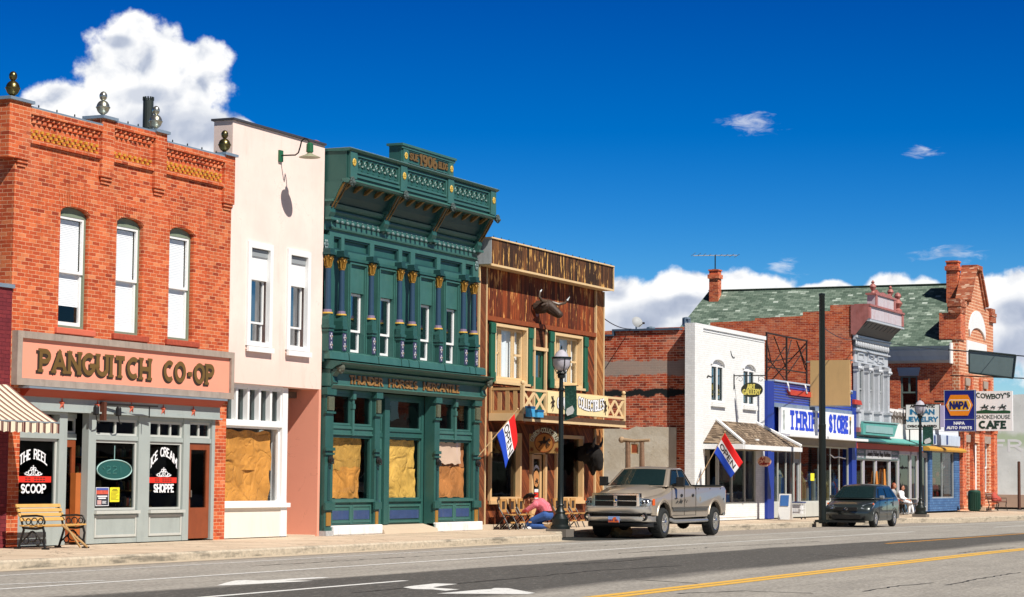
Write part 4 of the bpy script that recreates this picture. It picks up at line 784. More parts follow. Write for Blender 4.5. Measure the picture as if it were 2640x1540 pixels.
    for x in (47.80,56.25):
        m=M().ball((x,-.36,4.06),.12,8)
        for i in range(8): a=2*PI*i/8; m.ball((x+.1*cos(a),-.38,4.06+.11*sin(a)),.045,6)
        m.build('ledge_mask',pbr('mask_pewter',(.09,.10,.075),.45,var=.5,vs=25),r); M().prism([(0,3.55),(-.14,3.58),(-.24,3.70),(-.20,3.85),(-.3,3.98),(0,3.98)],x-.12,x+.12,'x').build('ledge_bracket',GRN,r)
    # ground floor
    for x0,x1 in ((47.56,47.96),(50.10,50.38),(53.46,53.76),(55.86,56.24)):
        m=M().box(x0,x1,-.10,.2,.12,3.56).box(x0-.03,x1+.03,-.16,.1,3.40,3.58).box(x0-.03,x1+.03,-.15,-.101,2.05,2.13).box(x0-.02,x1+.02,-.14,-.101,1.95,2.0).box(x0-.04,x1+.04,-.16,-.101,.62,.80).box(x0-.03,x1+.03,-.15,-.101,2.95,3.0).box(x0-.02,x1+.02,-.13,-.101,.10,.2)
        p=m.build('pilaster',GRN,r); c=(x0+x1)/2; w=(x1-x0)/2-.04
        M().box(c-w*.9,c+w*.9,-.155,-.101,3.03,3.36).build('relief_panel',pbr('antique_relief',(.10,.11,.07),.45,var=.7,vs=30,bump=1,bs=30),p)
        M().ball((c,-.14,1.84),.085,8).tube([(c-.07,-.19,1.86),(c-.05,-.2,1.74),(c+.05,-.2,1.74),(c+.07,-.19,1.86)],.018,5).build('ring_mask',BLK,p); M().box(c-w*.7,c+w*.7,-.12,-.101,.24,.56).build('gilt_panel',pbr('ochre_panel',(.32,.16,.03),.5,streak=.4),p); M().box(c-w*.35,c+w*.35,-.112,-.101,.85,1.68).build('pilaster_flute',GDK,p)
    def bay(x0,x1,n,pm,split):
        m=M().box(x0,x1,-.02,.12,2.44,2.68).box(x0,x1,-.03,.12,.26,.86).box(x0,x1,-.02,.12,3.46,3.56); m.box(x0,x1,-.10,.0,.80,.87); m.box(x0,x1,-.05,-.0205,2.60,2.66).box(x0,x1,-.05,-.0205,2.45,2.49)
        m.each('bay_rail',GRM,r); xs=[x0+(x1-x0)*i/n for i in range(n+1)]
        for a,b in zip(xs,xs[1:]):
            f=M().frame(a+.0,b-.0,2.69,3.455,0,.08,.06,.05).build('transom_window',GRM,r); M().add([(a+.05,.05,2.72),(b-.05,.05,2.72),(b-.05,.05,3.42),(a+.05,.05,3.42)],[(0,1,2,3)]).build('pane',GLD2,f)
            M().frame(a+.05,b-.05,.30,.74,-.05,-.0305,.05).build('kick_frame',GRM,r); M().box(a+.12,b-.12,-.04,-.0305,.38,.60).build('kick_panel',pbr('chalky_blue_panel',(.03,.06,.16),.6,var=.4,vs=6,streak=.4,dirt=(.10,.12,.18)),r)
        for x in xs[1:-1]:
            m=M().box(x-.05,x+.05,-.07,.1,2.44,3.55).box(x-.075,x+.075,-.1,.05,3.34,3.55).box(x-.06,x+.06,-.09,.0,3.10,3.22).box(x-.06,x+.06,-.045,.0,.26,.80); m.build('mullion',GRM,r)
        f=M().frame(x0,x1,.87,2.44,.0,.08,.06,.02).build('display_window',GRN,r); M().add([(x0+.05,.04,.89),(x1-.05,.04,.89),(x1-.05,.04,2.39),(x0+.05,.04,2.39)],[(0,1,2,3)]).build('pane',MC.get('clear') or glass('clear_shop_glass',(.93,.94,.93),1.25),f); return f
    f=bay(47.96,50.10,2,PAP,0); paper(M(),48.02,49.80,1.58,2.40,.13,11,.02).build('paper_sheet',crumple('olive_kraft_paper',(.48,.27,.06)),f,smooth=True); paper(M(),48.02,49.70,.89,1.66,.11,12,.022).build('paper_sheet',PAP,f,smooth=True)
    f=bay(53.76,55.86,2,PAO,0); paper(M(),53.80,55.72,.90,1.72,.12,13,.01).build('paper_sheet',PAO,f,smooth=True); paper(M(),53.82,55.75,1.70,2.36,.15,15,.01).build('paper_sheet',pbr('rust_paper',(.42,.16,.06),.75),f,smooth=True); paper(M(),53.95,55.45,1.80,2.38,.09,14,.008).build('paper_sheet',PAW,f,smooth=True)
    # entrance
    y=.22
    m=M().box(50.38,53.46,y,y+.12,3.44,3.56).box(50.38,50.48,y,y+.12,.22,3.44).box(51.12,51.40,y-.06,y+.12,.22,3.44).box(53.32,53.46,y,y+.12,.22,3.44).box(51.40,53.32,y,y+.1,2.44,2.66).box(51.40,53.32,y,y+.1,.22,.86).box(51.40,53.32,y-.03,y-.0005,2.46,2.50).box(51.40,53.32,y-.03,y-.0005,2.60,2.64).box(51.4,53.32,y-.05,y-.0005,.80,.87).box(50.48,51.12,y,y+.1,2.44,2.56)
    m.build('entrance_frame',GRN,r)
    M().frame(51.46,53.26,.26,.72,y-.03,y-.0005,.05).build('kick_frame',GRM,r); M().box(51.54,53.18,y-.02,y-.0005,.36,.58).build('kick_panel',pbr('chalky_blue_panel',(.03,.06,.16)),r)
    f=M().frame(51.40,53.32,.86,2.44,y+.03,y+.09,.04).build('display_window',GRM,r); CG=bpy.data.materials['clear_shop_glass']; M().add([(51.44,y+.06,.88),(53.28,y+.06,.88),(53.28,y+.06,2.4),(51.44,y+.06,2.4)],[(0,1,2,3)]).build('pane',CG,f)
    paper(M(),51.46,53.2,1.62,2.40,y+.15,21,.012).build('paper_sheet',PAY,f,smooth=True); paper(M(),51.45,53.24,.89,1.66,y+.13,22,.014).build('paper_sheet',PAY,f,smooth=True)
    f=M().frame(51.40,53.32,2.66,3.44,y+.03,y+.09,.05).build('transom_window',GRM,r); M().add([(51.44,y+.06,2.7),(53.28,y+.06,2.7),(53.28,y+.06,3.4),(51.44,y+.06,3.4)],[(0,1,2,3)]).build('pane',GLD2,f)
    d_=M().wall(50.48,51.12,.22,2.44,y+.02,y+.08,[(50.58,51.02,.98,2.30)]).build('door',GRM,r); M().add([(50.58,y+.04,.98),(51.02,y+.04,.98),(51.02,y+.04,2.3),(50.58,y+.04,2.3)],[(0,1,2,3)]).build('pane',CG,d_); paper(M(),50.6,51.0,1.0,2.2,y+.12,24,.01).build('paper_sheet',pbr('cream_paper',(.62,.48,.20),.75),d_); M().box(50.58,51.02,y-.0,y+.0195,.45,.85).build('door_panel',pbr('chalky_blue_panel',(.03,.06,.16)),d_)
    f=M().frame(50.48,51.12,2.56,3.44,y+.03,y+.09,.04).build('transom_window',GRM,r); M().add([(50.5,y+.06,2.6),(51.1,y+.06,2.6),(51.1,y+.06,3.4),(50.5,y+.06,3.4)],[(0,1,2,3)]).build('pane',GLD2,f)
    M().box(47.90,50.42,-.20,.12,.0,.24).build('base_block',WCN,r,bevel=.03); M().box(53.46,56.3,-.20,.12,.0,.24).build('base_block',WCN,r,bevel=.02); M().box(47.52,47.9,-.18,.12,.0,.12).build('base_block',pbr('stained_base',(.42,.42,.42),.9,var=.5,vs=10),r); M().prism([(-.25,0),(-.22,.10),(.2,.21),(.36,.215),(.36,0)],50.43,53.45,'x').build('threshold',CON,r)
    shell(r,X0,X1,8.9,14,BRD,.401,floors=(3.58,)); M().box(X0,X0+.25,.1,.4,0,9.0).build('side_wall',BRD,r); M().box(X1-.25,X1,.1,.4,0,4.26).build('side_wall',BRD,r)
    M().lathe(47.55,.3,[(.14,0),(.16,.02),(.16,.10),(.11,.14),(.03,.17)],12,z0=9.45).build('red_vent',pbr('red_clay_vent',(.45,.10,.05),.7),r); M().box(47.44,47.66,.18,.42,8.9,9.45).build('vent_chimney',BRD,r)
    for o in [q for c in kids(r) for q in [c]+kids(c)]:
        if 'vent' in o.name or o.name.startswith(('side_wall','roof','back','partition')): continue
        for v in o.data.vertices:
            if v.co.z>8.9: v.co.z=8.9+(v.co.z-8.9)*.84
green_store()
# ================================================================ timber collectibles store
def window_w(r,x0,x1,z0,z1,kind=0):
    f=M().frame(x0,x1,z0,z1,-.05,.28,.08,.09).build('window',CRM,r); g=M(); 
    m=M().frame(x0+.10,x1-.10,z0+.11,z1-.10,.10,.16,.05); w=x1-x0-.2
    for t in (.24,.30,.68,.74): m.box(x0+.1+w*t-.03,x0+.1+w*t+.03,.11,.155,z0+.15,z1-.14)
    m.box(x0+.15,x0+.1+w*.24,.11,.155,(z0+z1)/2-.03,(z0+z1)/2+.03); m.box(x0+.1+w*.74,x1-.15,.11,.155,(z0+z1)/2-.03,(z0+z1)/2+.03); m.build('sash',CRM,f)
    M().add([(x0+.12,.135,z0+.13),(x1-.12,.135,z0+.13),(x1-.12,.135,z1-.12),(x0+.12,.135,z1-.12)],[(0,1,2,3)]).build('pane',GLS,f)
    M().grid(lambda u,v:(x0+.12+(w-.04)*u,.25+.02*sin(u*40),z0+.13+(z1-z0-.25)*v),60,1).build('curtain',CUR,f,smooth=True)
def shutter(r,x0,x1,z0,z1):
    m=M().box(x0,x1,-.05,-.002,z0,z1).box(x0-.02,x1+.02,-.08,-.0505,z1-.30,z1-.02).box(x0-.02,x1+.02,-.08,-.0505,z0+.02,z0+.30); m.box(x0+.0,x0+.05,-.062,-.0505,z0+.3,z1-.3).box(x1-.05,x1,-.062,-.0505,z0+.3,z1-.3); m.build('shutter',SHT,r)
def wood_store():
    r=root('timber_store','weathered red brown timber store with a false front and an upstairs balcony','building',(60.9,0,0))
    X0,X1=56.30,65.46
    M().wall(X0,X1,5.9,8.0,.03,.3).build('board_wall',WDR,r); M().wall(X0,X1,0,5.9,.03,.3,[(57.33,59.55,4.17,5.77),(61.53,63.68,4.20,5.77),(60.14,60.9,3.25,5.18),(57.08,59.20,.80,2.72),(60.05,60.9,.04,2.14),(61.74,63.84,.78,2.74)]).build('plank_wall',WDD,r)
    M().box(56.3,65.3,-.38,.3,7.36,8.07).build('false_front',WDF,r); M().box(56.27,56.299,-.385,.3,7.36,8.09).build('false_front_end',SGR,r)
    m=M().box(56.25,65.34,-.42,.32,8.071,8.11).box(56.25,65.34,-.41,-.381,7.31,7.37).box(56.3,65.3,-.38,.02,7.32,7.359).box(65.301,65.34,-.41,.3,7.37,8.07); m.build('false_front_trim',CRM,r)
    q=M()
    for i in range(18): x=56.5+8.7*i/17; q.lathe(x,-.35,[(.010,0),(.014,.02),(.012,.05),(.004,.06)],6,z0=8.11)
    q.build('parapet_bulbs',BLP,r)
    m=M().box(56.30,56.35,-.035,.029,0,7.31).box(56.76,56.81,-.035,.029,0,7.31).box(64.79,64.84,-.035,.029,0,7.31).box(65.42,65.48,-.035,.35,0,7.31); m.each('corner_trim',CRM,r)
    M().box(56.37,56.74,-.02,.029,0,7.31).build('corner_board',planks('dark_diagonal_boards',[(.1,(.06,.02,.008)),(.6,(.20,.06,.02)),(.95,(.38,.15,.05))],.12,diag=1.),r); M().box(64.85,65.40,-.02,.029,0,7.31).build('corner_board',WDO,r)
    M().box(56.81,64.78,-.05,.029,5.84,5.97).build('belt_board',pbr('red_belt_board',(.26,.06,.015),.7,var=.3,vs=6,streak=.4),r)
    window_w(r,57.32,59.57,4.15,5.79); window_w(r,61.52,63.70,4.19,5.79); M().box(57.25,59.62,-.13,-.071,4.08,4.15).box(61.45,63.75,-.13,-.071,4.12,4.19).each('window_sill',CRM,r)
    for a,b in ((57.02,57.30),(59.62,59.90),(61.17,61.45),(63.80,64.07)): shutter(r,a,b,4.10,5.80)
    d_=M().wall(60.16,60.88,3.26,5.16,.06,.12,[(60.27,60.78,4.4,5.05)]).build('upper_door',SHT,r); M().add([(60.27,.09,4.4),(60.78,.09,4.4),(60.78,.09,5.05),(60.27,.09,5.05)],[(0,1,2,3)]).build('pane',GLB,d_); M().box(60.06,60.14,-.04,.1,3.25,5.9).box(60.90,60.98,-.04,.1,3.25,5.9).box(60.0,61.04,-.05,.1,5.18,5.28).each('door_trim',CRM,r); M().box(60.14,60.9,.0,.028,5.28,5.84).build('louvre_panel',planks('louvre_boards',[(.1,(.05,.015,.006)),(.9,(.20,.06,.02))],.09,'z'),r)
    # ground floor openings
    for a,b,z0,z1 in ((57.08,59.20,.80,2.72),(61.74,63.84,.78,2.74)):
        f=M().frame(a,b,z0,z1,-.05,.16,.10).build('display_window',TRM,r); M().add([(a+.08,.1,z0+.08),(b-.08,.1,z0+.08),(b-.08,.1,z1-.08),(a+.08,.1,z1-.08)],[(0,1,2,3)]).build('pane',GLD2,f)
        M().box(a-.1,b+.06,-.12,-.051,z0-.10,z0).build('window_sill',TRM,f)
        rg=random.Random(int(a)); 
        for c in ((.05,.15,.16),(.35,.25,.15),(.10,.22,.25),(.4,.1,.06)):
            m=M()
            for i in range(4): x=rg.uniform(a+.25,b-.25); h=rg.uniform(.2,.6); m.lathe(x,.7+rg.uniform(0,.5),[(.1,0),(.16,h*.4),(.09,h*.7),(.11,h)],9,z0=z0+.05)
            m.build('window_goods',pbr('curio_%d'%int(c[0]*100),c,.5),f)
        M().box(a+.1,b-.1,.5,1.6,z0-.02,z0+.05).build('display_shelf',TIM,f)
    m=M().box(59.92,60.05,-.05,.10,.04,2.2).box(60.9,61.03,-.05,.10,.04,2.2).box(59.92,61.03,-.05,.1,2.14,2.24); m.each('door_trim',TRM,r)
    d_=M().wall(60.07,60.88,.05,2.12,.06,.12,[(60.2,60.75,.75,2.0)]).build('door',TRM,r); M().add([(60.2,.09,.75),(60.75,.09,.75),(60.75,.09,2.0),(60.2,.09,2.0)],[(0,1,2,3)]).build('pane',GLD2,d_)
    m=M().lathe(0,0,[(.2,0),(.2,.01)],20); s_=M(); s_.prism([(60.47+.20*cos(2*PI*i/20),1.42+.24*sin(2*PI*i/20)) for i in range(20)],.05,.058); s_.build('round_sticker',pbr('sticker_orange',(.55,.24,.08),.5),d_); text(M(),'COWBOY',.38,.09,.02,TF(60.29,.058,1.64),.004,0,.2,lambda u,v:(u,v+.10*(1-((u-.19)/.19)**2))).build('sticker_letters',WLT,d_); M().box(60.35,60.62,.05,.058,.86,1.02).build('hours_sign',RED,d_); M().box(60.35,60.62,.05,.058,1.03,1.12).build('hours_sign',WLT,d_); horse(M(),60.47,1.34,.22,TF,.045).build('sticker_rider',DRK,d_)
    M().box(60.35,60.62,.042,.0495,.84,.87).build('sticker_edge',WLT,d_)
    M().box(X0,X1,-.16,.02,0,.14).build('plinth',CON,r)
    # balcony
    b0,b1,F=57.08,64.78,-1.0
    M().box(b0,b1,F,.029,3.10,3.22).build('balcony_floor',pbr('weathered_deck',(.22,.15,.08),.8,var=.3,vs=5,streak=.5),r); m=M().box(b0-.02,b1+.02,F-.05,F-.001,3.02,3.09).box(b0-.04,b0-.001,F-.05,0,3.03,3.24); m.each('balcony_edge_trim',CRM,r); M().box(b0,b1,F-.03,F-.001,3.095,3.22).build('balcony_fascia',pbr('brown_fascia',(.10,.05,.025),.8,var=.4,vs=6,streak=.4),r)
    m=M()
    for x in [b0+.3+(b1-b0-.6)*i/9 for i in range(10)]: m.box(x-.05,x+.05,F+.05,.028,2.98,3.099)
    m.each('balcony_joist',BRN,r)
    ry0,ry1=3.34,3.92
    m=M().box(b0+.1,b1,F-.03,F+.05,ry1-.05,ry1+.02).box(b0+.1,b1,F-.02,F+.04,ry0-.05,ry0+.02)
    for x in (b0+.05,60.5,b1-.05): m.box(x-.05,x+.05,F-.04,F+.06,3.221,ry1+.10).ball((x,F+.01,ry1+.17),.065,8)
    def lattice(a,b):
        n=max(1,int(round((b-a)/.72))); w=(b-a)/n
        for i in range(n):
            x=a+w*i
            for (p,q) in (((x,ry0),(x+w,ry1-.05)),((x,ry1-.05),(x+w,ry0))):
                dx,dz=q[0]-p[0],q[1]-p[1]; L=math.hypot(dx,dz); nx,nz=-dz/L*.052,dx/L*.052; yy=F-.01 if q[1]>p[1] else F+.012
                m.prism([(p[0]-nx,p[1]-nz),(q[0]-nx,q[1]-nz),(q[0]+nx,q[1]+nz),(p[0]+nx,p[1]+nz)],yy,yy+.018)
    lattice(b0+.1,58.7); lattice(63.3,b1-.1); m.build('balcony_railing',CRM,r)
    m=M().box(b0-.0,b0+.06,F+.05,0,ry1-.04,ry1+.03).box(b0,b0+.06,F+.05,0,ry0-.1,ry0-.02).box(b0-.03,b0+.09,-.06,.0,3.22,ry1+.08)
    for i in range(4): y=F+.16+.24*i; m.box(b0+.01,b0+.045,y,y+.12,ry0-.02,ry1-.04-.06*(i==2))
    m.build('balcony_side_railing',pbr('tan_rail',(.50,.30,.13),.7,var=.2,vs=5,streak=.3),r)
    sb=M().box(58.72,63.25,F-.075,F-.03,3.29,3.90).build('balcony_sign',pbr('cream_sign_board',(.84,.68,.36),.6,var=.04,streak=.06),r,bevel=.008)
    bow=lambda W,A:(lambda u,v:(u,v-A*(1-((u-W/2)/(W/2))**2)+A*.5))
    text(M(),'COWBOY',1.35,.36,.12,TF(59.38,F-.076,3.42),.006,0,.24,bow(1.35,.0)).build('letter_outline',DRK,sb); text(M(),'COWBOY',1.35,.34,.065,TF(59.38,F-.084,3.43),.006,0,.24,bow(1.35,.0)).build('letters',WLT,sb)
    text(M(),'COLLECTIBLES',1.95,.36,.10,TF(60.93,F-.076,3.47),.006,0,.2,bow(1.95,.09)).build('letter_outline',DRK,sb); text(M(),'COLLECTIBLES',1.95,.34,.05,TF(60.93,F-.084,3.48),.006,0,.2,bow(1.95,.09)).build('letters',WLT,sb)
    for x in (59.05,63.02): bronc(M(),x,3.58,.45,F-.076).build('bronc_rider',DRK,sb)
    # round sign hung under the balcony, facing down the street
    sx,sy=59.75,-.53
    def fx(m): m.v=[(sx+v[1],sy-v[0],v[2]) for v in m.v]; return m
    hs=fx(M().box(-.49,.49,-.02,.02,2.16,2.72)).build('hanging_sign',pbr('tan_sign_board',(.50,.29,.10),.6,var=.12,vs=3),r)
    C=[(.30*cos(2*PI*i/28),2.46+.27*sin(2*PI*i/28)) for i in range(28)]
    fx(M().prism(C,-.045,-.0205)).build('sign_disc',pbr('orange_disc',(.50,.20,.05),.5,var=.1),hs); fx(M().tube([(a_,-.045,b_) for a_,b_ in C+C[:1]],.014,5)).build('disc_rim',BRN,hs); fx(horse(M(),0,2.45,.44,TF,-.047)).build('galloping_rider',DRK,hs)
    ring=lambda u,v:(-(.33+v)*cos(R(8)+u/1.9*R(164)),(.30+v)*sin(R(8)+u/1.9*R(164)))
    fx(text(M(),'COWBOY-COLLECTIBLES',1.9,.15,.05,TF(0,-.0205,2.46),.010,0,.16,ring)).build('ring_letter_outline',DRK,hs); fx(text(M(),'COWBOY-COLLECTIBLES',1.9,.14,.028,TF(0,-.032,2.46),.010,0,.16,ring)).build('ring_letters',pbr('sign_cream_letters',(.70,.66,.50),.5),hs)
    for x in (-.40,.40):
        m=M()
        for i in range(8): t=PI*i/4; m.tube([(x,-.03,2.27),(x+.07*cos(t),-.03,2.27+.07*sin(t))],.010,4)
        fx(m).build('sun_mark',BRN,hs)
    fx(M().tube([(-.35,0,2.72),(-.35,0,3.1)],.01,4).tube([(.35,0,2.72),(.35,0,3.1)],.01,4)).build('sign_chain',BLK,hs)
    shell(r,X0,X1,7.3,14,planks('grey_side_boards',[(.1,(.14,.10,.07)),(.9,(.26,.2,.14))],.2),.301,floors=(3.09,))
def horse(m,x,z,w,T,y):
    """running horse with rider, cut from thin board"""
    s=w/2.; o=[(-1,.12),(-.75,.22),(-.45,.30),(-.2,.28),(-.12,.62),(-.22,.70),(-.02,.74),(-.02,.88),(.14,.90),(.16,.76),(.30,.72),(.16,.66),(.14,.38),(.35,.34),(.55,.52),(.72,.62),(.78,.70),(.82,.58),(1,.40),(.93,.32),(.72,.38),(.60,.16),(.62,.0),(.85,-.18),(.70,-.42),(.62,-.40),(.68,-.20),(.45,-.10),(.40,-.30),(.52,-.55),(.42,-.58),(.28,-.28),(.25,-.05),(-.30,-.08),(-.40,-.30),(-.62,-.42),(-.72,-.62),(-.82,-.58),(-.72,-.36),(-.50,-.22),(-.58,.02),(-.70,.12)]
    return m.prism([(x+a*s,z+b*s) for a,b in o],y-.012,y)
def bronc(m,x,z,h,y):
    s=h; o=[(-.05,-.5),(.0,-.28),(-.10,-.2),(-.22,-.36),(-.27,-.32),(-.17,-.1),(-.12,.02),(-.28,.0),(-.33,-.08),(-.36,-.02),(-.26,.1),(-.12,.12),(-.10,.2),(-.2,.3),(-.28,.42),(-.22,.44),(-.12,.34),(-.06,.36),(-.08,.44),(.06,.46),(.04,.34),(.1,.26),(.1,.14),(.22,.2),(.3,.12),(.26,.06),(.18,.08),(.14,-.04),(.24,-.2),(.2,-.24),(.08,-.1),(.06,-.3),(.02,-.5)]
    return m.prism([(x+a*s,z+b*s) for a,b in o],y-.012,y)
wood_store()
def rig(name,parts,mat,parent,vox=.015,sm=2,label=None,loc=None):
    """one continuous skin over tapered limbs; parts: lists of ((x,y,z),r)"""
    m=M()
    for p in parts:
        pts=[Vector(a) for a,_ in p]; rs=[b for _,b in p]
        if len(pts)>1: m.tube(pts,rs,10)
        for a,b in p: m.ball(a,b*.995,10)
    o=m.build(name,mat,parent,True,label=label,loc=loc); q=o.modifiers.new('skin','REMESH'); q.mode='VOXEL'; q.voxel_size=vox; q.use_smooth_shade=True
    if sm: q=o.modifiers.new('soft','SMOOTH'); q.iterations=sm; q.factor=.5
    return o
def shrink(r,c,s):
    c=Vector(c)-Vector(OFF[r.name])
    for o in kids(r):
        for v in o.data.vertices: v.co=c+(v.co-c)*s
        for q in o.modifiers:
            if q.type=='REMESH': q.voxel_size*=s
def bull():
    r=root('bull_head','dark horned bull head sculpture jutting from the upper timber wall','bull head',(60.6,0,6.4))
    HD=pbr('dark_bull_hide',(.05,.028,.018),.6,var=.4,vs=9,bump=.5)
    x=60.25; n0=len(bpy.data.objects)
    rig('head',[[((x,.02,6.45),.30),((x+.02,-.30,6.48),.30),((x+.06,-.55,6.52),.25)],[((x+.06,-.5,6.58),.23),((x+.10,-.70,6.42),.21),((x+.15,-.92,6.22),.17),((x+.17,-1.0,6.14),.165)],[((x+.10,-.62,6.34),.2),((x+.16,-.95,6.10),.13)],[((x-.20,-.48,6.58),.08),((x-.44,-.44,6.5),.035)],[((x+.28,-.58,6.56),.08),((x+.44,-.66,6.46),.035)]],HD,r,.025)
    m=M(); m.tube([(x-.12,-.50,6.70),(x-.40,-.42,6.72),(x-.62,-.40,6.86),(x-.60,-.42,7.06),(x-.50,-.46,7.16)],[.075,.07,.055,.04,.012],8); m.tube([(x+.20,-.62,6.68),(x+.42,-.85,6.60),(x+.55,-1.10,6.66),(x+.62,-1.28,6.90)],[.075,.07,.055,.014],8); m.build('horns',pbr('horn_brown',(.10,.07,.05),.4,var=.4,vs=7),r,True)
    M().tube([(x+.585,-1.19,6.77),(x+.625,-1.29,6.93)],[.042,.012],8).tube([(x-.58,-.43,7.08),(x-.49,-.465,7.18)],[.038,.012],8).build('horn_tips',CUR,r); M().ball((x+.235,-.70,6.50),.03,6).ball((x-.06,-.74,6.5),.03,6).build('eyes',WLT,r)
    M().prism([(x-.28+.56*(.5+.5*cos(2*PI*i/16)),6.42+.38*sin(2*PI*i/16)) for i in range(16)],-.03,.029).build('mount_board',BRN,r)
    shrink(r,(60.3,0,6.42),.68)
bull()
def buffalo():
    r=root('buffalo_head','large shaggy black buffalo head mounted beside the lower shop window','buffalo head',(63.95,0,2.1))
    HD=pbr('black_buffalo_wool',(.010,.008,.007),.95,var=.5,vs=14,bump=1.,bs=35); x=63.95
    rig('head',[[((x,.0,2.2),.33),((x,-.2,2.23),.33),((x,-.36,2.14),.27)],[((x,-.38,2.22),.2),((x,-.48,2.0),.17),((x,-.50,1.8),.13)],[((x,-.30,1.95),.22),((x,-.30,1.60),.07)],[((x-.28,-.25,2.28),.09),((x-.42,-.25,2.2),.04)],[((x+.28,-.25,2.28),.09),((x+.42,-.25,2.2),.04)]],HD,r,.028,1)
    m=M()
    for sx in (-1,1): m.tube([(x+sx*.18,-.36,2.42),(x+sx*.30,-.42,2.44),(x+sx*.34,-.46,2.56),(x+sx*.30,-.50,2.72)],[.06,.05,.038,.010],8)
    m.build('horns',pbr('black_horn',(.04,.038,.035),.3),r,True)
    t=M()
    rg=random.Random(3)
    for i in range(260):
        a=rg.uniform(0,2*PI); q=rg.uniform(.15,1); px_=x+.32*q*cos(a); pz=2.15+.40*q*sin(a); py=-.18-.30*math.sqrt(max(0,1-q*q)); t.tube([(px_,py,pz),(px_+rg.uniform(-.03,.03),py-.05,pz-.10)],[.016,.003],3)
    t.build('wool',HD,r)
buffalo()
def flag(name,label,base,tip,word,fx,fz,sub,seed,wd,hs):
    """three stripe cloth hanging from a slanted pole: red, white with the word, blue"""
    r=root(name,label,'flag',base,None); b,t=Vector(base),Vector(tip); ax=(t-b)
    M().tube([b,t],.014,6).ball(tip,.03,6).build('pole',pbr('flag_pole_wood',(.55,.36,.18),.5),r); M().tube([b-ax.normalized()*.05,b+ax.normalized()*.12],.025,6).build('pole_socket',ZNC,r)
    m,k=mk(name+'_cloth'); p=k.n('UVMap').outputs[0]; u,v,_=k.sep(p); c=k.ramp(v,[(0,(.02,.07,.50)),(.333,(.80,.80,.82)),(.667,(.72,.02,.02))],'CONSTANT'); k.out(c,.7,0.,k.bump(k.noise(p,9.,3),.3,.01),.2)
    return r,m
def cloth(r,m,fn,word,letters_mat,t=.05,uvtxt=(.12,.38,.76,.24),nm='cloth'):
    q=M(); q.grid(fn,24,18); o=q.build(nm,m,r,True); me=o.data; uv=me.uv_layers.new(name='UVMap')
    for po in me.polygons:
        for li,vi in zip(po.loop_indices,po.vertices): uv.data[li].uv=((vi%25)/24,(vi//25)/18)
    so=o.modifiers.new('thickness','SOLIDIFY'); so.thickness=.006; so.offset=1 if 0 else 0
    u0,v0,uw,vh=uvtxt
    for off in (.008,-.008):
        def T(u,v,d,off=off):
            a,b=u0+u*uw,v0+v*vh; p=Vector(fn(a,b)); e=1e-3; n=(Vector(fn(a+e,b))-p).cross(Vector(fn(a,b+e))-p); n=n.normalized() if n.length else Vector((0,-1,0)); return tuple(p+n*off*(1+40*d*.02))
        q=M(); text(q,word,3.3,1.,t,lambda u,v,d:T(u/3.3,v,d),.004,0,.22); q.build('word',letters_mat,o)
def open_flag_a():
    base,tip=(56.08,-.05,1.92),(56.80,-1.0,3.34); r,m=flag('open_flag','OPEN flag drooping from a tilted pole at the left corner of the timber store',base,tip,'OPEN',0,0,0,1,.9,.7)
    b,t=Vector(base),Vector(tip)
    # hoist along the pole, fly end hangs down
    def fn(u,v):
        h=b.lerp(t,.50+.42*v); droop=Vector((.10+.30*v,-.16+.02*u,-1.0)).normalized(); L=.95*u*(1.-.10*v); q=h+droop*L; w=.07*sin(5*v+3.5*u)*u+.04*sin(9*v+1)*u
        q+=Vector((.55,-.30,0))*w; s=.55*u; c=b.lerp(t,.72); q.x+=(c.x+.28*u-q.x)*s*.75; q.y+=(c.y-q.y)*s*.8; return tuple(q)
    cloth(r,m,fn,'OPEN',DRK,.16,(.06,.37,.86,.26))
open_flag_a()
def chairs():
    SW=pbr('theatre_chair_wood',(.52,.28,.09),.5,var=.25,vs=6); SD=pbr('theatre_seat_dark',(.05,.035,.025),.6)
    lab=[['leftmost folding theatre chair left of the kneeling person','middle folding theatre chair left of the kneeling person','right hand folding theatre chair nearest the kneeling person'],['folding theatre chair just right of the street lamp','middle folding theatre chair between the lamp and the truck','folding theatre chair nearest the truck bumper']]
    def mk_(x,label):
        r=root('theatre_chair',label,'chair',(x,-.45,0),'folding theatre chairs outside the timber store'); w=.42
        o=r.location
        for s in (0,1):
            a=x+s*w; M().tube([(a,-.72,0),(a,-.62,.22),(a,-.50,.42),(a,-.38,.62),(a,-.33,.84)],.018,5).tube([(a,-.22,0),(a,-.42,.2),(a,-.62,.40)],.018,5).tube([(a,-.5,.42),(a,-.72,.40)],.015,5).build('iron_side',BLK,r)
        M().frame(x+.02,x+w-.02,.48,.86,-.43,-.39,.075,.08).build('backrest',SW,r); M().box(x+.08,x+w-.08,-.41,-.395,.56,.79).build('back_panel',SD,r); M().box(x+.03,x+w-.03,-.78,-.44,.395,.43).build('seat',SW,r,bevel=.008); M().box(x+.05,x+w-.05,-.74,-.72,.18,.22).build('stretcher',SW,r); return r
    c=mk_(56.95,lab[0][0]); n=0
    for g,x0 in ((0,56.95),(1,60.70)):
        for i in range(3):
            if g==0 and i==0: continue
            dup(c,(x0+.60*i,-.45,0),lab[g][i])
    for c_ in [o for o in bpy.data.objects if o.name.startswith('theatre_chair') and o.type=='EMPTY']: pass
chairs()

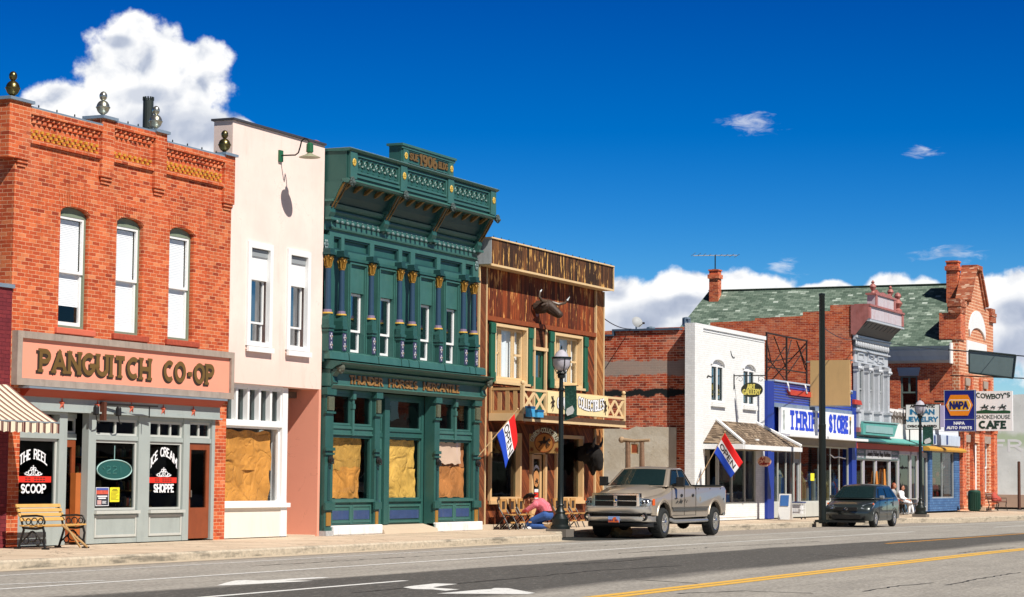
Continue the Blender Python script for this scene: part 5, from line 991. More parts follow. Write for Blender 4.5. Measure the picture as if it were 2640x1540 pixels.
AZ=pbr('azure_paint',(.06,.34,.62),.4,var=.35,vs=14); DZ=pbr('deep_azure_paint',(.015,.09,.22),.5)
for x0,x1,z0,z1,lb in ((57.25,57.62,3.24,3.44,'light blue box stacked on the balcony corner left of the rail post'),(57.80,58.22,3.24,3.36,'low light blue box on the balcony edge right of the rail post')):
    r=root('blue_box',lb,'box',((x0+x1)/2,-.9,z0),'blue boxes on the balcony'); M().box(x0,x1,-1.16,-1.03,z0-.1,z1-.06).build('box_body',AZ,r,bevel=.01); M().box(x0-.01,x1+.01,-1.17,-1.02,z1-.06,z1).build('lid',DZ,r)
# ================================================================ white painted art shop
def white_store():
    r=root('white_store','white painted brick shop with a bare red brick side wall','building',(77.5,0,0)); X0,X1=73.3,81.62; wins=[(75.62,76.92),(79.14,80.43)]
    m=M().wall(73.8,X1,0,6.76,0,.3,[(a,b,4.22,5.72) for a,b in wins]+[(74.95,80.62,.10,2.62)])
    for a,b in wins:
        c=(a+b)/2; w=(b-a)/2; A=[(c+w*cos(t),5.52+.2*sin(t)) for t in [PI-PI*i/12 for i in range(13)]]; m.prism([(a,5.72),(a,5.52)]+A[1:7]+[(c,5.72)],.002,.3); m.prism([(c,5.72)]+A[6:12]+[(b,5.52),(b,5.72)],.002,.3)
    m.build('brick_wall',BRW,r); M().box(72.95,73.799,-.34,.02,0,6.80).build('corner_pier',BRW,r); M().box(73.8,X1+.02,-.06,.34,6.761,6.90).build('parapet_coping',WHT,r); M().box(73.8,X1,-.02,-.002,6.66,6.70).build('coping_moulding',WHT,r)
    m=M(); m.prism([(.021,0),(.021,6.62),(2.75,6.62),(2.75,6.45),(14,6.2),(14,0)],X0,X0+.25,'x'); m.build('side_wall',BSD,r); M().prism([(.35,6.621),(2.8,6.621),(2.8,6.451),(3.0,6.451),(14,6.21),(14,6.27),(3.05,6.51),(2.86,6.51),(2.86,6.69),(.35,6.69)],X0-.06,X0+.3,'x').build('side_coping',pbr('blue_grey_coping',(.07,.11,.16),.5),r)
    def plas():
        m,k=mk('worn_plaster'); p=k.pos(); x,y,z=k.sep(p); n=k.noise(p,1.6,6,.7); c=k.mix(k.sstep(n,.35,.7),(.54,.47,.36),(.66,.60,.49)); d=k.noise(p,6,5,.7); c=k.mix(k.m('MULTIPLY',k.sstep(d,.64,.72),.7),c,(.2,.15,.1)); lo=k.sstep(k.m('ADD',z,k.m('MULTIPLY',n,.5)),2.1,1.8); c=k.mix(k.m('MULTIPLY',lo,.4),c,(.62,.60,.55)); k.out(c,.95,0.,k.bump(d,.6,.02),.2); return m
    m=M(); rg=random.Random(5); top=[(.45+i*.3,3.22+rg.uniform(-.07,.07)) for i in range(45)]; m.prism([(.45,0)]+top+[(13.65,0)],X0-.035,X0-.002,'x'); m.build('plaster_render',plas(),r)
    for a,b in wins:
        c=(a+b)/2; f=M().frame(a+.0,b-.0,4.22,5.52,.02,.2,.05,.06).box(c-.05,c+.05,.015,.2,4.28,5.47).build('window',WHT,r)
        for p,q in ((a+.05,c-.05),(c+.05,b-.05)):
            M().frame(p,q,4.29,5.46,.05,.10,.045).box(p,q,.055,.095,4.55,4.59).build('sash',pbr('dark_sash',(.05,.07,.07),.5),f); M().add([(p,.08,4.31),(q,.08,4.31),(q,.08,5.44),(p,.08,5.44)],[(0,1,2,3)]).build('pane',GLB,f)
        A=[((a+b)/2+((b-a)/2)*cos(t),5.52+.19*sin(t)) for t in [PI*j/10 for j in range(11)]]; M().prism(A,.08,.2).build('arch_panel',WHT,f)
        o=[((a+b)/2+((b-a)/2+.1)*cos(t),5.56+.24*sin(t)) for t in [PI*j/12 for j in range(13)]]; i_=[((a+b)/2+((b-a)/2+.0)*cos(t),5.53+.205*sin(t)) for t in [PI*j/12 for j in range(12,-1,-1)]]; M().prism(o+i_,-.05,-.002).build('hood_mould',WHT,f); M().box(a-.1,b+.12,-.10,.05,4.05,4.21).build('sill',BRW,f)
    # shop window and bulkhead
    M().wall(76.4,80.62,.10,.58,-.02,.2).build('bulkhead',BRW,r); m=M().box(74.97,76.35,.5,.56,.1,2.6); DG=pbr('taupe_frame',(.30,.27,.22),.6)
    f=M().frame(76.38,80.6,.58,2.6,.0,.12,.07).box(77.9,77.96,.01,.11,.64,2.54).box(79.35,79.41,.01,.11,.64,2.54).build('display_window',GRL,r); M().add([(76.44,.06,.62),(80.56,.06,.62),(80.56,.06,2.56),(76.44,.06,2.56)],[(0,1,2,3)]).build('pane',GLD2,f)
    d_=M().wall(75.05,76.3,.1,2.5,.3,.37,[(75.3,76.05,.4,2.3)]).build('door',DG,r); M().add([(75.3,.33,.4),(76.05,.33,.4),(76.05,.33,2.3),(75.3,.33,2.3)],[(0,1,2,3)]).build('pane',GLD2,d_)
    M().box(80.62,81.25,-.01,.2,.06,2.55).build('side_panel',GRL,r) if 0 else None
    M().lathe(79.2,.7,[(.02,-.1),(.34,0),(.36,.3),(.25,.5),(.04,.62)],12,z0=1.45).build('red_hat',pbr('red_felt',(.55,.03,.03),.7),r); m=M(); 
    for i in range(5): m.tube([(79.2+.35*cos(a)+.1*i,.6,2.05+.18*i*.4+.15*sin(a)) for a in [PI*j/8 for j in range(9)]],.03,5)
    m.build('striped_drape',CUR,r)
    for c,x,h in (((.10,.16,.12),77.1,.7),((.06,.12,.2),78.4,.8),((.3,.22,.1),80.1,.5)): M().lathe(x,.9,[(.2,0),(.3,h*.5),(.14,h),(.05,h*1.2)],10,z0=.6).build('window_goods',pbr('craft_%d'%int(x*10),c,.6),r)
    M().box(77.0,77.4,.1,.11,.66,.86).build('window_card',WLT,r)
    # shingled porch roof
    m,k=mk('weathered_shingles'); p=k.pos(); x,y,z=k.sep(p); r1,r2_,mo=cells(k,k.m('SUBTRACT',x,k.m('MULTIPLY',y,.6)),z,.16,.085,.012); c=k.ramp(r1,[(0,(.085,.058,.036)),(.5,(.20,.14,.09)),(1,(.37,.28,.19))]); c=k.mix(k.m('MULTIPLY',mo,.8),c,(.05,.03,.02)); k.out(c,.9,0.,k.bump(k.m('SUBTRACT',1.,mo),.7,.03))
    E_=-1.5; A=[(76.1,-.01,3.56),(80.5,-.01,3.56),(81.4,E_,2.68),(74.75,E_,2.68),(74.75,-.01,2.74),(81.4,-.01,2.74)]
    m_=M(); 
    def course(P0,P1,Q0,Q1,n,nm):
        for i in range(n):
            a,b=i/n,(i+1)/n; L=lambda P,Q,t:Vector(P).lerp(Vector(Q),t); q=[L(P0,Q0,a),L(P1,Q1,a),L(P1,Q1,b)+Vector((0,0,.028)),L(P0,Q0,b)+Vector((0,0,.028))]; m_.add(q+[L(P1,Q1,b),L(P0,Q0,b)],[(0,1,2,3),(3,2,4,5)])
    course(A[0],A[1],A[3],A[2],13,''); course(A[0],A[0],A[4],A[3],13,''); course(A[1],A[1],A[2],A[5],13,''); pr=m_.build('porch_roof',m,r)
    M().tube([(76.1,-.03,3.60),(74.75,E_-.02,2.74)],.06,5).tube([(80.5,-.03,3.60),(81.4,E_-.02,2.74)],.06,5).each('hip_trim',WHT,pr); M().box(74.75,81.42,E_-.05,E_+.01,2.52,2.68).box(74.72,74.78,E_,-.01,2.52,2.70).box(81.38,81.42,E_,-.35,2.52,2.69).build('eave_fascia',WHT,pr); M().box(74.8,81.36,E_+.02,-.01,2.54,2.60).build('soffit',pbr('tan_soffit',(.30,.2,.1),.8),pr); M().box(74.9,75.0,E_+.3,E_+.45,2.70,2.8).box(77.0,77.3,E_+.28,E_+.5,2.80,2.92).build('roof_vent',WHT,pr)
    M().tube([(74.2,-.35,5.0),(74.0,-.45,5.05),(73.9,-.6,5.0)],.03,5).build('cable_bracket',BLK,r)
    m=M(); m.tube([(78.0+.35*cos(a),-.012,6.25+.35*sin(a)) for a in [R(200)+R(90)*i/10 for i in range(11)]],.015,4); m.build('iron_arc',BLK,r)
    shell(r,X0,X1,6.5,14,BRD,.301,floors=(3.3,),left=False)
    # roof things
    M().lathe(74.6,4.2,[(.09,0),(.09,.5),(.17,.52),(.17,.80),(.05,.84)],10,z0=5.95).build('roof_vent',ZNC,r)
    return r
white_store()
def sat():
    r=root('satellite_dish','small grey satellite dish standing on the brick shop roof','satellite dish',(78.6,4.05,6.0)); x,y,z=78.6,4.0,7.33
    q=M(); q.lathe(0,0,[(.02,.06),(.12,.042),(.215,.0),(.222,-.006),(.12,.03),(.02,.05)],18,z0=0); rot=Matrix.Rotation(R(70),3,Vector((1,0,0)))@Matrix.Identity(3); rz=Matrix.Rotation(R(-40),3,'Z'); q.v=[tuple(rz@(rot@Vector(v))+Vector((x,y,z))) for v in q.v]; q.build('dish',pbr('dish_grey',(.36,.37,.37),.6),r,True)
    M().tube([(x,y+.05,6.0),(x,y+.05,z)],.03,6).build('mast',ZNC,r); M().tube([(x,y,z-.2),(x-.1,y-.28,z-.06)],.012,5).box(x-.14,x-.06,y-.32,y-.25,z-.09,z-.02).build('feed_arm',DRK,r)
sat()
def vent(x,y,z,h,lab):
    r=root('roof_flue',lab,'flue',(x,y,z),'metal flues on the brick shop roof'); M().lathe(x,y,[(.07,0),(.07,h)],10,z0=z).build('pipe',ZNC,r)
    M().lathe(x,y,[(.15,0),(.15,.04),(.08,.05),(.08,.27),(.16,.28),(.16,.33),(.03,.36)],10,z0=z+h).build('cap',ZNC,r); q=M()
    for i in range(6): a=PI*i/3; q.box(x+.14*cos(a)-.02,x+.14*cos(a)+.02,y+.14*sin(a)-.02,y+.14*sin(a)+.02,z+h+.04,z+h+.28)
    q.build('louvre',ZNC,r)
vent(78.7,3.5,6.0,.80,'short metal flue with a louvred cap left of the satellite dish'); vent(81.2,3.0,6.0,1.32,'tall metal flue with a louvred cap right of the satellite dish')
def art_sign():
    r=root('oval_hanging_sign','dark oval ART GALLERY sign with yellow letters hung from an iron bracket','sign',(78.03,-.6,4.7)); x=78.03
    b=M().tube([(x,-.002,5.24),(x,-1.25,5.24)],.02,6).box(x-.03,x+.03,-.03,-.002,4.75,5.3).build('bracket',BLK,r); m=M()
    for y0,s in ((-.25,1),(-1.05,-1)): m.tube([(x,y0+s*.14*cos(t)*(1-t/9),5.10+.13*sin(t)*(1-t/9)) for t in [i*.5 for i in range(14)]],.009,4)
    m.build('scroll',BLK,b); M().tube([(x,-.45,5.24),(x,-.45,5.0)],.008,4).tube([(x,-.95,5.24),(x,-.95,5.0)],.008,4).build('chain',BLK,r)
    f=M().prism([(-.70+.41*cos(2*PI*i/36),4.72+.27*sin(2*PI*i/36)) for i in range(36)],x-.03,x+.03,'x').build('board',pbr('black_green_board',(.025,.03,.018),.5),r)
    Y=pbr('yellow_letters',(.72,.62,.14),.5); q=M(); T=TX(x-.031,-.36,4.48); text(q,'ART',.30,.20,.045,lambda u,v,d:T(u+.17,v+.25,d),.006,0,.2); text(q,'GALLERY',.66,.21,.042,lambda u,v,d:T(u+.01,v+.06,d),.006,0,.2); q.build('letters',Y,f)
art_sign()
def art_oval():
    r=root('small_oval_sign','pink oval Art Gallery sign with red letters under the shingled porch','sign',(78.6,-1.3,2.2)); x=78.5
    f=M().prism([(-1.02+.26*cos(2*PI*i/28),2.13+.19*sin(2*PI*i/28)) for i in range(28)],x-.015,x+.015,'x').build('board',pbr('pale_pink_board',(.80,.50,.36),.6),r)
    q=M(); text(q,'Art',.20,.14,.03,TX(x-.016,-.86,2.16),.005); text(q,'Gallery',.40,.14,.028,TX(x-.016,-.82,2.00),.005); q.build('letters',pbr('dark_red_letters',(.35,.02,.02),.5),f); M().tube([(x,-.9,2.3),(x,-.9,2.55)],.006,4).tube([(x,-1.15,2.3),(x,-1.15,2.55)],.006,4).build('chain',BLK,r)
art_oval()
def open_flag_b():
    base,tip=(73.0,-.36,1.22),(73.15,-1.36,3.08); r,m=flag('open_flag','taut OPEN flag flying from a pole at the white shop corner',base,tip,'OPEN',0,0,0,2,1,1); b,t=Vector(base),Vector(tip)
    def fn(u,v):
        h=b.lerp(t,.62+.37*v); q=h+Vector((.10,-.58-.05*v,-.86-.16*v))*u; q+=Vector((.7,.2,.1))*(.07*sin(4.5*u+2.5*v)); return tuple(q)
    cloth(r,m,fn,'OPEN',DRK,.17,(.10,.385,.76,.23))
open_flag_b()
tag(M().tube([(73.15,-.35,5.3),(73.6,-.36,5.32)],.012,4).build('x',BLK),kind='structure') if 0 else None
def aboard():
    r=root('sandwich_board','white folding board and blue card standing beside the truck tailgate','sign board',(81.0,-.9,0)); x=80.6
    m=M().add([(x,-1.3,0),(x,-.85,0),(x+.18,-.85,.95),(x+.18,-1.3,.95),(x+.03,-1.3,0),(x+.03,-.85,0),(x+.21,-.85,.95),(x+.21,-1.3,.95)],[(0,1,2,3),(4,7,6,5),(0,4,5,1),(1,5,6,2),(2,6,7,3),(3,7,4,0)]).build('front_board',WHT,r); M().add([(x+.42,-1.3,0),(x+.42,-.85,0),(x+.22,-.85,.95),(x+.22,-1.3,.95),(x+.45,-1.3,0),(x+.45,-.85,0),(x+.25,-.85,.95),(x+.25,-1.3,.95)],[(0,1,2,3),(4,7,6,5),(0,4,5,1),(1,5,6,2),(2,6,7,3),(3,7,4,0)]).build('rear_board',WHT,r); M().add([(x+.075,-1.24,.5),(x+.075,-.91,.5),(x+.155,-.91,.9),(x+.155,-1.24,.9)],[(0,1,2,3)]).build('blue_card',pbr('blue_card',(.05,.16,.45),.6),r)
aboard()
def cart():
    r=root('wire_cart','small white wire cart of goods with a blue lid outside the art shop','cart',(81.6,-1.5,0)); x,y=81.3,-1.55
    m=M(); 
    for a in (x,x+.45):
        for b in (y,y+.55): m.tube([(a,b,.06),(a,b,.62)],.012,5)
    for z in (.2,.4,.6): m.tube([(x,y,z),(x+.45,y,z),(x+.45,y+.55,z),(x,y+.55,z),(x,y,z)],.010,4)
    m.build('wire_frame',WHT,r); M().box(x-.03,x+.48,y-.03,y+.58,.62,.66).build('lid',pbr('navy_lid',(.02,.05,.2),.5),r); M().box(x+.05,x+.4,y+.05,y+.5,.22,.56).build('bin',pbr('white_bin',(.75,.76,.78),.6),r); 
    for a in (x,x+.45): M().lathe(a,y,[(.05,-.012),(.05,.012)],10,'y',.05).build('wheel',BLK,r)
cart()
def logframe():
    r=root('log_frame','rough log gateway of two posts and a crossbeam in the gap beside the brick wall','log frame',(69.6,.6,0)); L=pbr('log_bark',(.22,.13,.08),.9,var=.5,vs=9,bump=1.,bs=25)
    x=69.6
    for y in (.80,.30): M().tube([(x,y,0),(x+.02,y+.03,1.0),(x-.02,y-.02,1.9),(x,y,2.66)],[.10,.085,.09,.08],9).build('post',L,r)
    M().tube([(x,1.02,2.74),(x,.55,2.70),(x,.02,2.73)],[.075,.06,.05],9).ball((x,1.02,2.74),.11,8).build('crossbeam',pbr('bare_log',(.40,.27,.16),.8,var=.3,vs=7),r); M().tube([(x,.55,2.68),(x,.55,2.62)],.01,4).build('hanger',BLK,r); M().frame(.42,.68,2.28,2.62,x-.02,x+.02,.03,ax='x').build('plaque_frame',CRM,r); M().box(x-.012,x+.012,.45,.65,2.31,2.59).build('plaque',pbr('red_plaque',(.36,.08,.03),.6,var=.3,vs=9),r)
logframe()
# ================================================================ thrift store
BLU=pbr('bright_blue_paint',(.010,.038,.30),.4,var=.08,streak=.12)
def thrift():
    r=root('blue_store','single storey bright blue thrift store with a white sign band','building',(87.6,0,0)); X0,X1=81.63,93.78
    M().box(X0,82.42,-.12,.3,0,5.22).box(93.10,93.78,-.12,.3,0,5.30).each('column',BLU,r)
    m,k=mk('blue_corrugated'); p=k.pos(); x,y,z=k.sep(p); w=k.m('SINE',k.m('MULTIPLY',z,60.)); c=k.mix(k.m('MULTIPLY',k.m('ADD',w,1.),.5),(.008,.03,.26),(.03,.09,.45)); k.out(c,.35,0.,k.bump(w,.6,.03))
    M().box(82.42,93.10,-.10,.3,4.42,5.24).build('corrugated_band',m,r); M().box(82.42,93.10,-.16,.34,5.24,5.30).build('coping',pbr('pale_blue_coping',(.45,.52,.62),.5),r)
    M().box(82.42,93.10,.06,.3,2.87,4.259).build('sign_backing',BLU,r); M().box(82.42,93.10,-.13,.3,4.26,4.42).build('band_trim',pbr('slate_band',(.18,.24,.34),.6,streak=.4),r)
    s_=M().box(82.95,92.98,-.24,-.131,3.26,4.26).build('fascia_sign',WHT,r); T=pbr('royal_blue_letters',(.015,.05,.55),.4)
    text(M(),'THRIFT',4.15,.76,.19,TF(84.05,-.241,3.42),.01,2.1,.42).build('letters',T,s_); text(M(),'STORE',2.75,.76,.19,TF(89.35,-.241,3.42),.01,2.1,.32).build('letters',T,s_)
    for x,c in ((83.25,GRY),(92.4,pbr('figure_dark',(.06,.06,.06),.6))): M().prism([(x-.14,3.40),(x-.05,3.72),(x-.12,3.95),(x-.06,4.02),(x-.09,4.14),(x+.08,4.16),(x+.06,4.02),(x+.13,3.95),(x+.06,3.72),(x+.13,3.40),(x+.04,3.40),(x,3.6),(x-.05,3.40)],-.252,-.241).build('sign_figure',c,s_)
    M().box(92.32,92.5,-.256,-.2525,4.0,4.16).build('figure_hat',pbr('figure_gold',(.55,.3,.05),.5),s_)
    M().prism([(84.3,4.78),(89.3,4.78),(89.3,4.98),(84.0,4.98)],-.20,-.101).prism([(93.12,4.72),(94.3,4.72),(94.1,4.9),(93.12,4.92)],-.24,-.13).each('red_arrow_strip',pbr('faded_red_strip',(.50,.05,.03),.6,streak=.3),r)
    for x in (83.9,86.2,88.3): M().tube([(x,-.18,5.26),(x-.05,-.24,5.1),(x+.02,-.24,4.95),(x+.25,-.2,4.92)],.03,5).build('conduit',WHT,r)
    M().box(82.42,93.4,-.75,-.0,3.13,3.23).build('canopy',WHT,r); M().box(82.42,93.1,-.3,.1,2.86,3.129).build('soffit_board',pbr('taupe_soffit',(.26,.22,.17),.8,var=.2),r)
    m=M().box(82.42,93.1,.0,.2,.02,.58); m.build('bulkhead',GRL,r); 
    for a,b,n in ((82.42,85.5,3),(86.3,88.9,1),(89.2,93.1,3)):
        f=M().frame(a,b,.58,2.86,.04,.12,.06)
        for i in range(1,n): x=a+(b-a)*i/n; f.box(x-.03,x+.03,.05,.11,.64,2.8)
        f=f.build('display_window',GRL,r); M().add([(a+.05,.08,.62),(b-.05,.08,.62),(b-.05,.08,2.82),(a+.05,.08,2.82)],[(0,1,2,3)]).build('pane',GLD2,f)
        rg=random.Random(int(a*7))
        for c in ((.55,.06,.03),(.05,.16,.5),(.65,.45,.2),(.7,.7,.68)):
            m=M()
            for i in range(3): x=rg.uniform(a+.2,b-.4); h=rg.uniform(.3,1.1); y_=rg.uniform(.2,.5); m.box(x,x+rg.uniform(.15,.45),y_,y_+.25,.62,.62+h).lathe(x+.1,y_+.12,[(.1,0),(.14,.1),(.06,.25)],8,z0=.62+h)
            m.build('window_goods',pbr('thrift_%d'%int(c[0]*100),c,.6),f)
    M().box(82.42,93.1,.4,1.2,.5,.61).build('display_shelf',TIM,r)
    d_=M().wall(85.52,86.28,.06,2.3,.1,.16,[(85.65,86.15,.3,2.15)]).build('door',SGR,r); M().add([(85.65,.13,.3),(86.15,.13,.3),(86.15,.13,2.15),(85.65,.13,2.15)],[(0,1,2,3)]).build('pane',GLD2,d_); M().box(85.5,86.3,.08,.12,2.3,2.86).build('transom_panel',pbr('tan_panel',(.4,.3,.18),.7),r); M().box(86.35,87.4,.5,.52,.7,2.8).build('lace_curtain',CUR,r); M().box(87.6,88.1,.02,.03,1.45,1.75).build('yellow_notice',pbr('yellow_notice',(.85,.75,.03)),r); M().box(83.4,84.2,.4,.42,1.6,2.0).build('blue_notice',pbr('blue_notice',(.03,.10,.35),.5),r)
    M().tube([(90.3,.02,2.55),(90.9,.02,2.42),(91.6,.02,2.46),(92.6,.02,2.4)],.025,5).build('neon_tube',WLT,r)
    shell(r,X0,X1,5.0,14,BRD,.301,floors=(),right=False)
thrift()
def truss():
    r=root('sign_truss','rusty steel lattice of an old sign standing on the blue store roof','steel truss',(84.8,.2,5.3)); S_=pbr('rusty_steel',(.035,.018,.014),.7,var=.4,vs=6); y=.12; X=[82.25,84.75,87.4]; z0,z1=5.3,7.05
    for x in X: M().box(x-.035,x+.035,y-.03,y+.03,z0-.1,z1).build('upright',S_,r)
    M().box(82.2,87.45,y-.03,y+.03,z1,z1+.06).box(82.2,87.45,y-.025,y+.025,z0+.45,z0+.50).build('rail',S_,r)
    for a,b in (((82.25,5.5),(84.75,6.7)),((82.25,6.95),(82.9,6.0)),((83.3,7.0),(84.75,5.9)),((84.75,5.5),(87.4,6.8)),((82.3,5.95),(85.6,6.3)),((84.75,6.0),(85.5,7.0)),((86.2,7.0),(87.4,6.1)),((82.25,6.2),(84.6,5.4)),((86.2,7.0),(87.4,5.9))): M().tube([(a[0],y+.04,a[1]),(b[0],y+.04,b[1])],.024,5).build('brace',S_,r)
    M().tube([(82.25,y,7.0),(82.25,2.0,5.1)],.025,5).tube([(87.4,y,7.0),(87.4,2.0,5.1)],.025,5).build('back_stay',S_,r)
truss()
# ================================================================ pressed metal front
def metal_store():
    r=root('metal_front_store','two storey brick store with a silver pressed metal front and rusty cornice','building',(96.5,0,0)); X0,X1=93.785,99.45
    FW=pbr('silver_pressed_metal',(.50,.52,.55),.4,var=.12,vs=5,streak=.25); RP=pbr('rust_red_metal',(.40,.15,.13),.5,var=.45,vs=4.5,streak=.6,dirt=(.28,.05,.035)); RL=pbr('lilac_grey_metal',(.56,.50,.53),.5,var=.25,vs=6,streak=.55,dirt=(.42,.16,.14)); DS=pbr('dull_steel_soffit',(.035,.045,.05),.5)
    M().prism([(.1,0),(.1,9.02),(1.02,9.02),(1.02,8.76),(2.25,8.75),(2.25,8.58),(4.42,8.52),(4.42,8.42),(6.5,8.38),(6.5,8.22),(9,8.2),(14,8.0),(14,0)],X0-.02,X0+.25,'x').build('side_wall',BRF,r)
    M().box(X0+.25,X1,13.7,14,0,8).build('back_wall',BRD,r); M().box(X0+.25,X1-.25,.3,13.7,7.9,8).build('roof',ROF,r); M().box(X1-.25,X1,.3,13.7,0,8.4).build('side_wall',BRD,r); M().box(X0+.25,X1-.25,3.5,3.6,0,7.9).build('partition',INT,r); M().box(X0+.25,X1-.25,.3,13.7,3.4,3.5).build('floor',FLR,r)
    W=[(94.35,95.45),(95.95,97.05),(97.55,98.65)]
    M().wall(X0+.26,X1,3.6,7.9,.02,.3,[(a,b,4.55,6.3) for a,b in W]).build('front_wall',FW,r)
    m=M(); m.box(X0,X1,-.08,.019,7.5,7.62).box(X0,X1,-.14,.019,7.62,7.72).box(X0,X1,-.06,.019,6.55,6.62).box(X0,X1,-.10,.019,7.06,7.12)
    for a,b in W: m.frame(a+.05,b-.05,6.66,7.04,-.04,.019,.09)
    m.build('frieze',FW,r); q=M()
    for i in range(20): x=94.0+5.2*i/19; q.ball((x,-.06,7.36),.085,6,(.8,.6,1.6))
    q.build('frieze_drops',FW,r); M().box(X0+.1,X1-.1,-.0,.019,7.2,7.5).build('frieze_ground',DS,r)
    for x in (93.98,95.7,97.3,98.9,99.25)[:4]:
        c=M().box(x-.16,x+.16,-.16,.019,4.5,6.5).box(x-.22,x+.22,-.22,.019,6.38,6.52).box(x-.20,x+.20,-.2,.019,6.18,6.24).box(x-.05,x+.05,-.19,-.161,4.9,6.15).build('pilaster',FW,r); M().box(x-.2,x+.2,-.22,.019,3.75,4.5).box(x-.24,x+.24,-.28,.019,4.42,4.52).build('pedestal',FW,c); M().box(x-.10,x+.10,-.235,-.2205,3.9,4.35).build('pedestal_panel',pbr('pale_panel',(.55,.57,.6),.5),c); m=M()
        for s in (-1,1): m.ball((x+s*.14,-.22,6.3),.08,6)
        m.build('capital',FW,c)
        M().box(x-.24,x+.24,-.26,.019,3.55,3.74).build('base_block',RP,c)
    for a,b in W: 
        f=sash(r,a+.05,b-.05,4.6,6.28,.08,SGR,GLB,.5,.06); M().box(a+.1,b-.1,.3,.31,4.6,6.2).build('curtain',pbr('grey_drape',(.3,.3,.3),.9),f)
    prof=[(.1,7.72),(-.1,7.76),(-.34,8.06),(-.62,8.30),(-.62,8.38),(.1,8.38)]; M().prism(prof,X0+.1,X1-.05,'x').build('cove',DS,r)
    M().box(X0,X1,-.66,.1,8.38,8.42).box(X0-.02,X1+.02,-.74,-.5,8.30,8.36).build('lip_moulding',FW,r); M().box(X0,X1,-.68,-.05,8.42,8.96).build('fascia',RL,r); M().box(X0-.04,X1+.04,-.76,-.04,8.96,9.04).box(X0-.02,X0+.25,-.72,-.681,8.42,8.96).box(X1-.25,X1+.02,-.72,-.681,8.42,8.96).build('crown_moulding',RP,r); M().prism([(.1,7.75),(-.08,7.70),(-.62,8.36),(-.68,8.42),(-.68,8.96),(.1,9.02)],X0-.06,X0-.021,'x').build('cornice_end',RP,r)
    for i in range(9): x=94.2+5.0*i/8; M().prism([(-.36,8.06),(-.62,8.28),(-.5,8.3),(-.3,8.12)],x-.05,x+.05,'x').build('modillion',DS,r)
    t=M().box(94.9,98.2,-.66,-.3,9.04,9.52).build('pediment_tablet',RL,r); M().box(94.8,98.3,-.72,-.25,9.52,9.60).box(94.9,95.15,-.70,-.661,9.04,9.52).box(97.95,98.2,-.70,-.661,9.04,9.52).build('tablet_moulding',RP,t); m=M(); m.prism([(95.3,9.60),(95.4,9.78),(95.9,9.66),(96.5,9.74),(97.2,9.66),(97.7,9.78),(97.8,9.60)],-.6,-.5); m.build('crest',RP,t)
    for x,z in ((95.1,9.60),(98.0,9.60),(99.25,9.04)): M().lathe(x,-.5,[(.12,0),(.06,.10),(.11,.2),(.15,.28),(.1,.38),(.05,.42),(.08,.48),(.02,.56)] if z>9.5 else [(.2,0),(.2,.12),(.08,.2),(.22,.42),(.08,.6),(.16,.74),(.12,.86),(.02,.92)],10,z0=z).build('finial',RP,r,True)
metal_store()
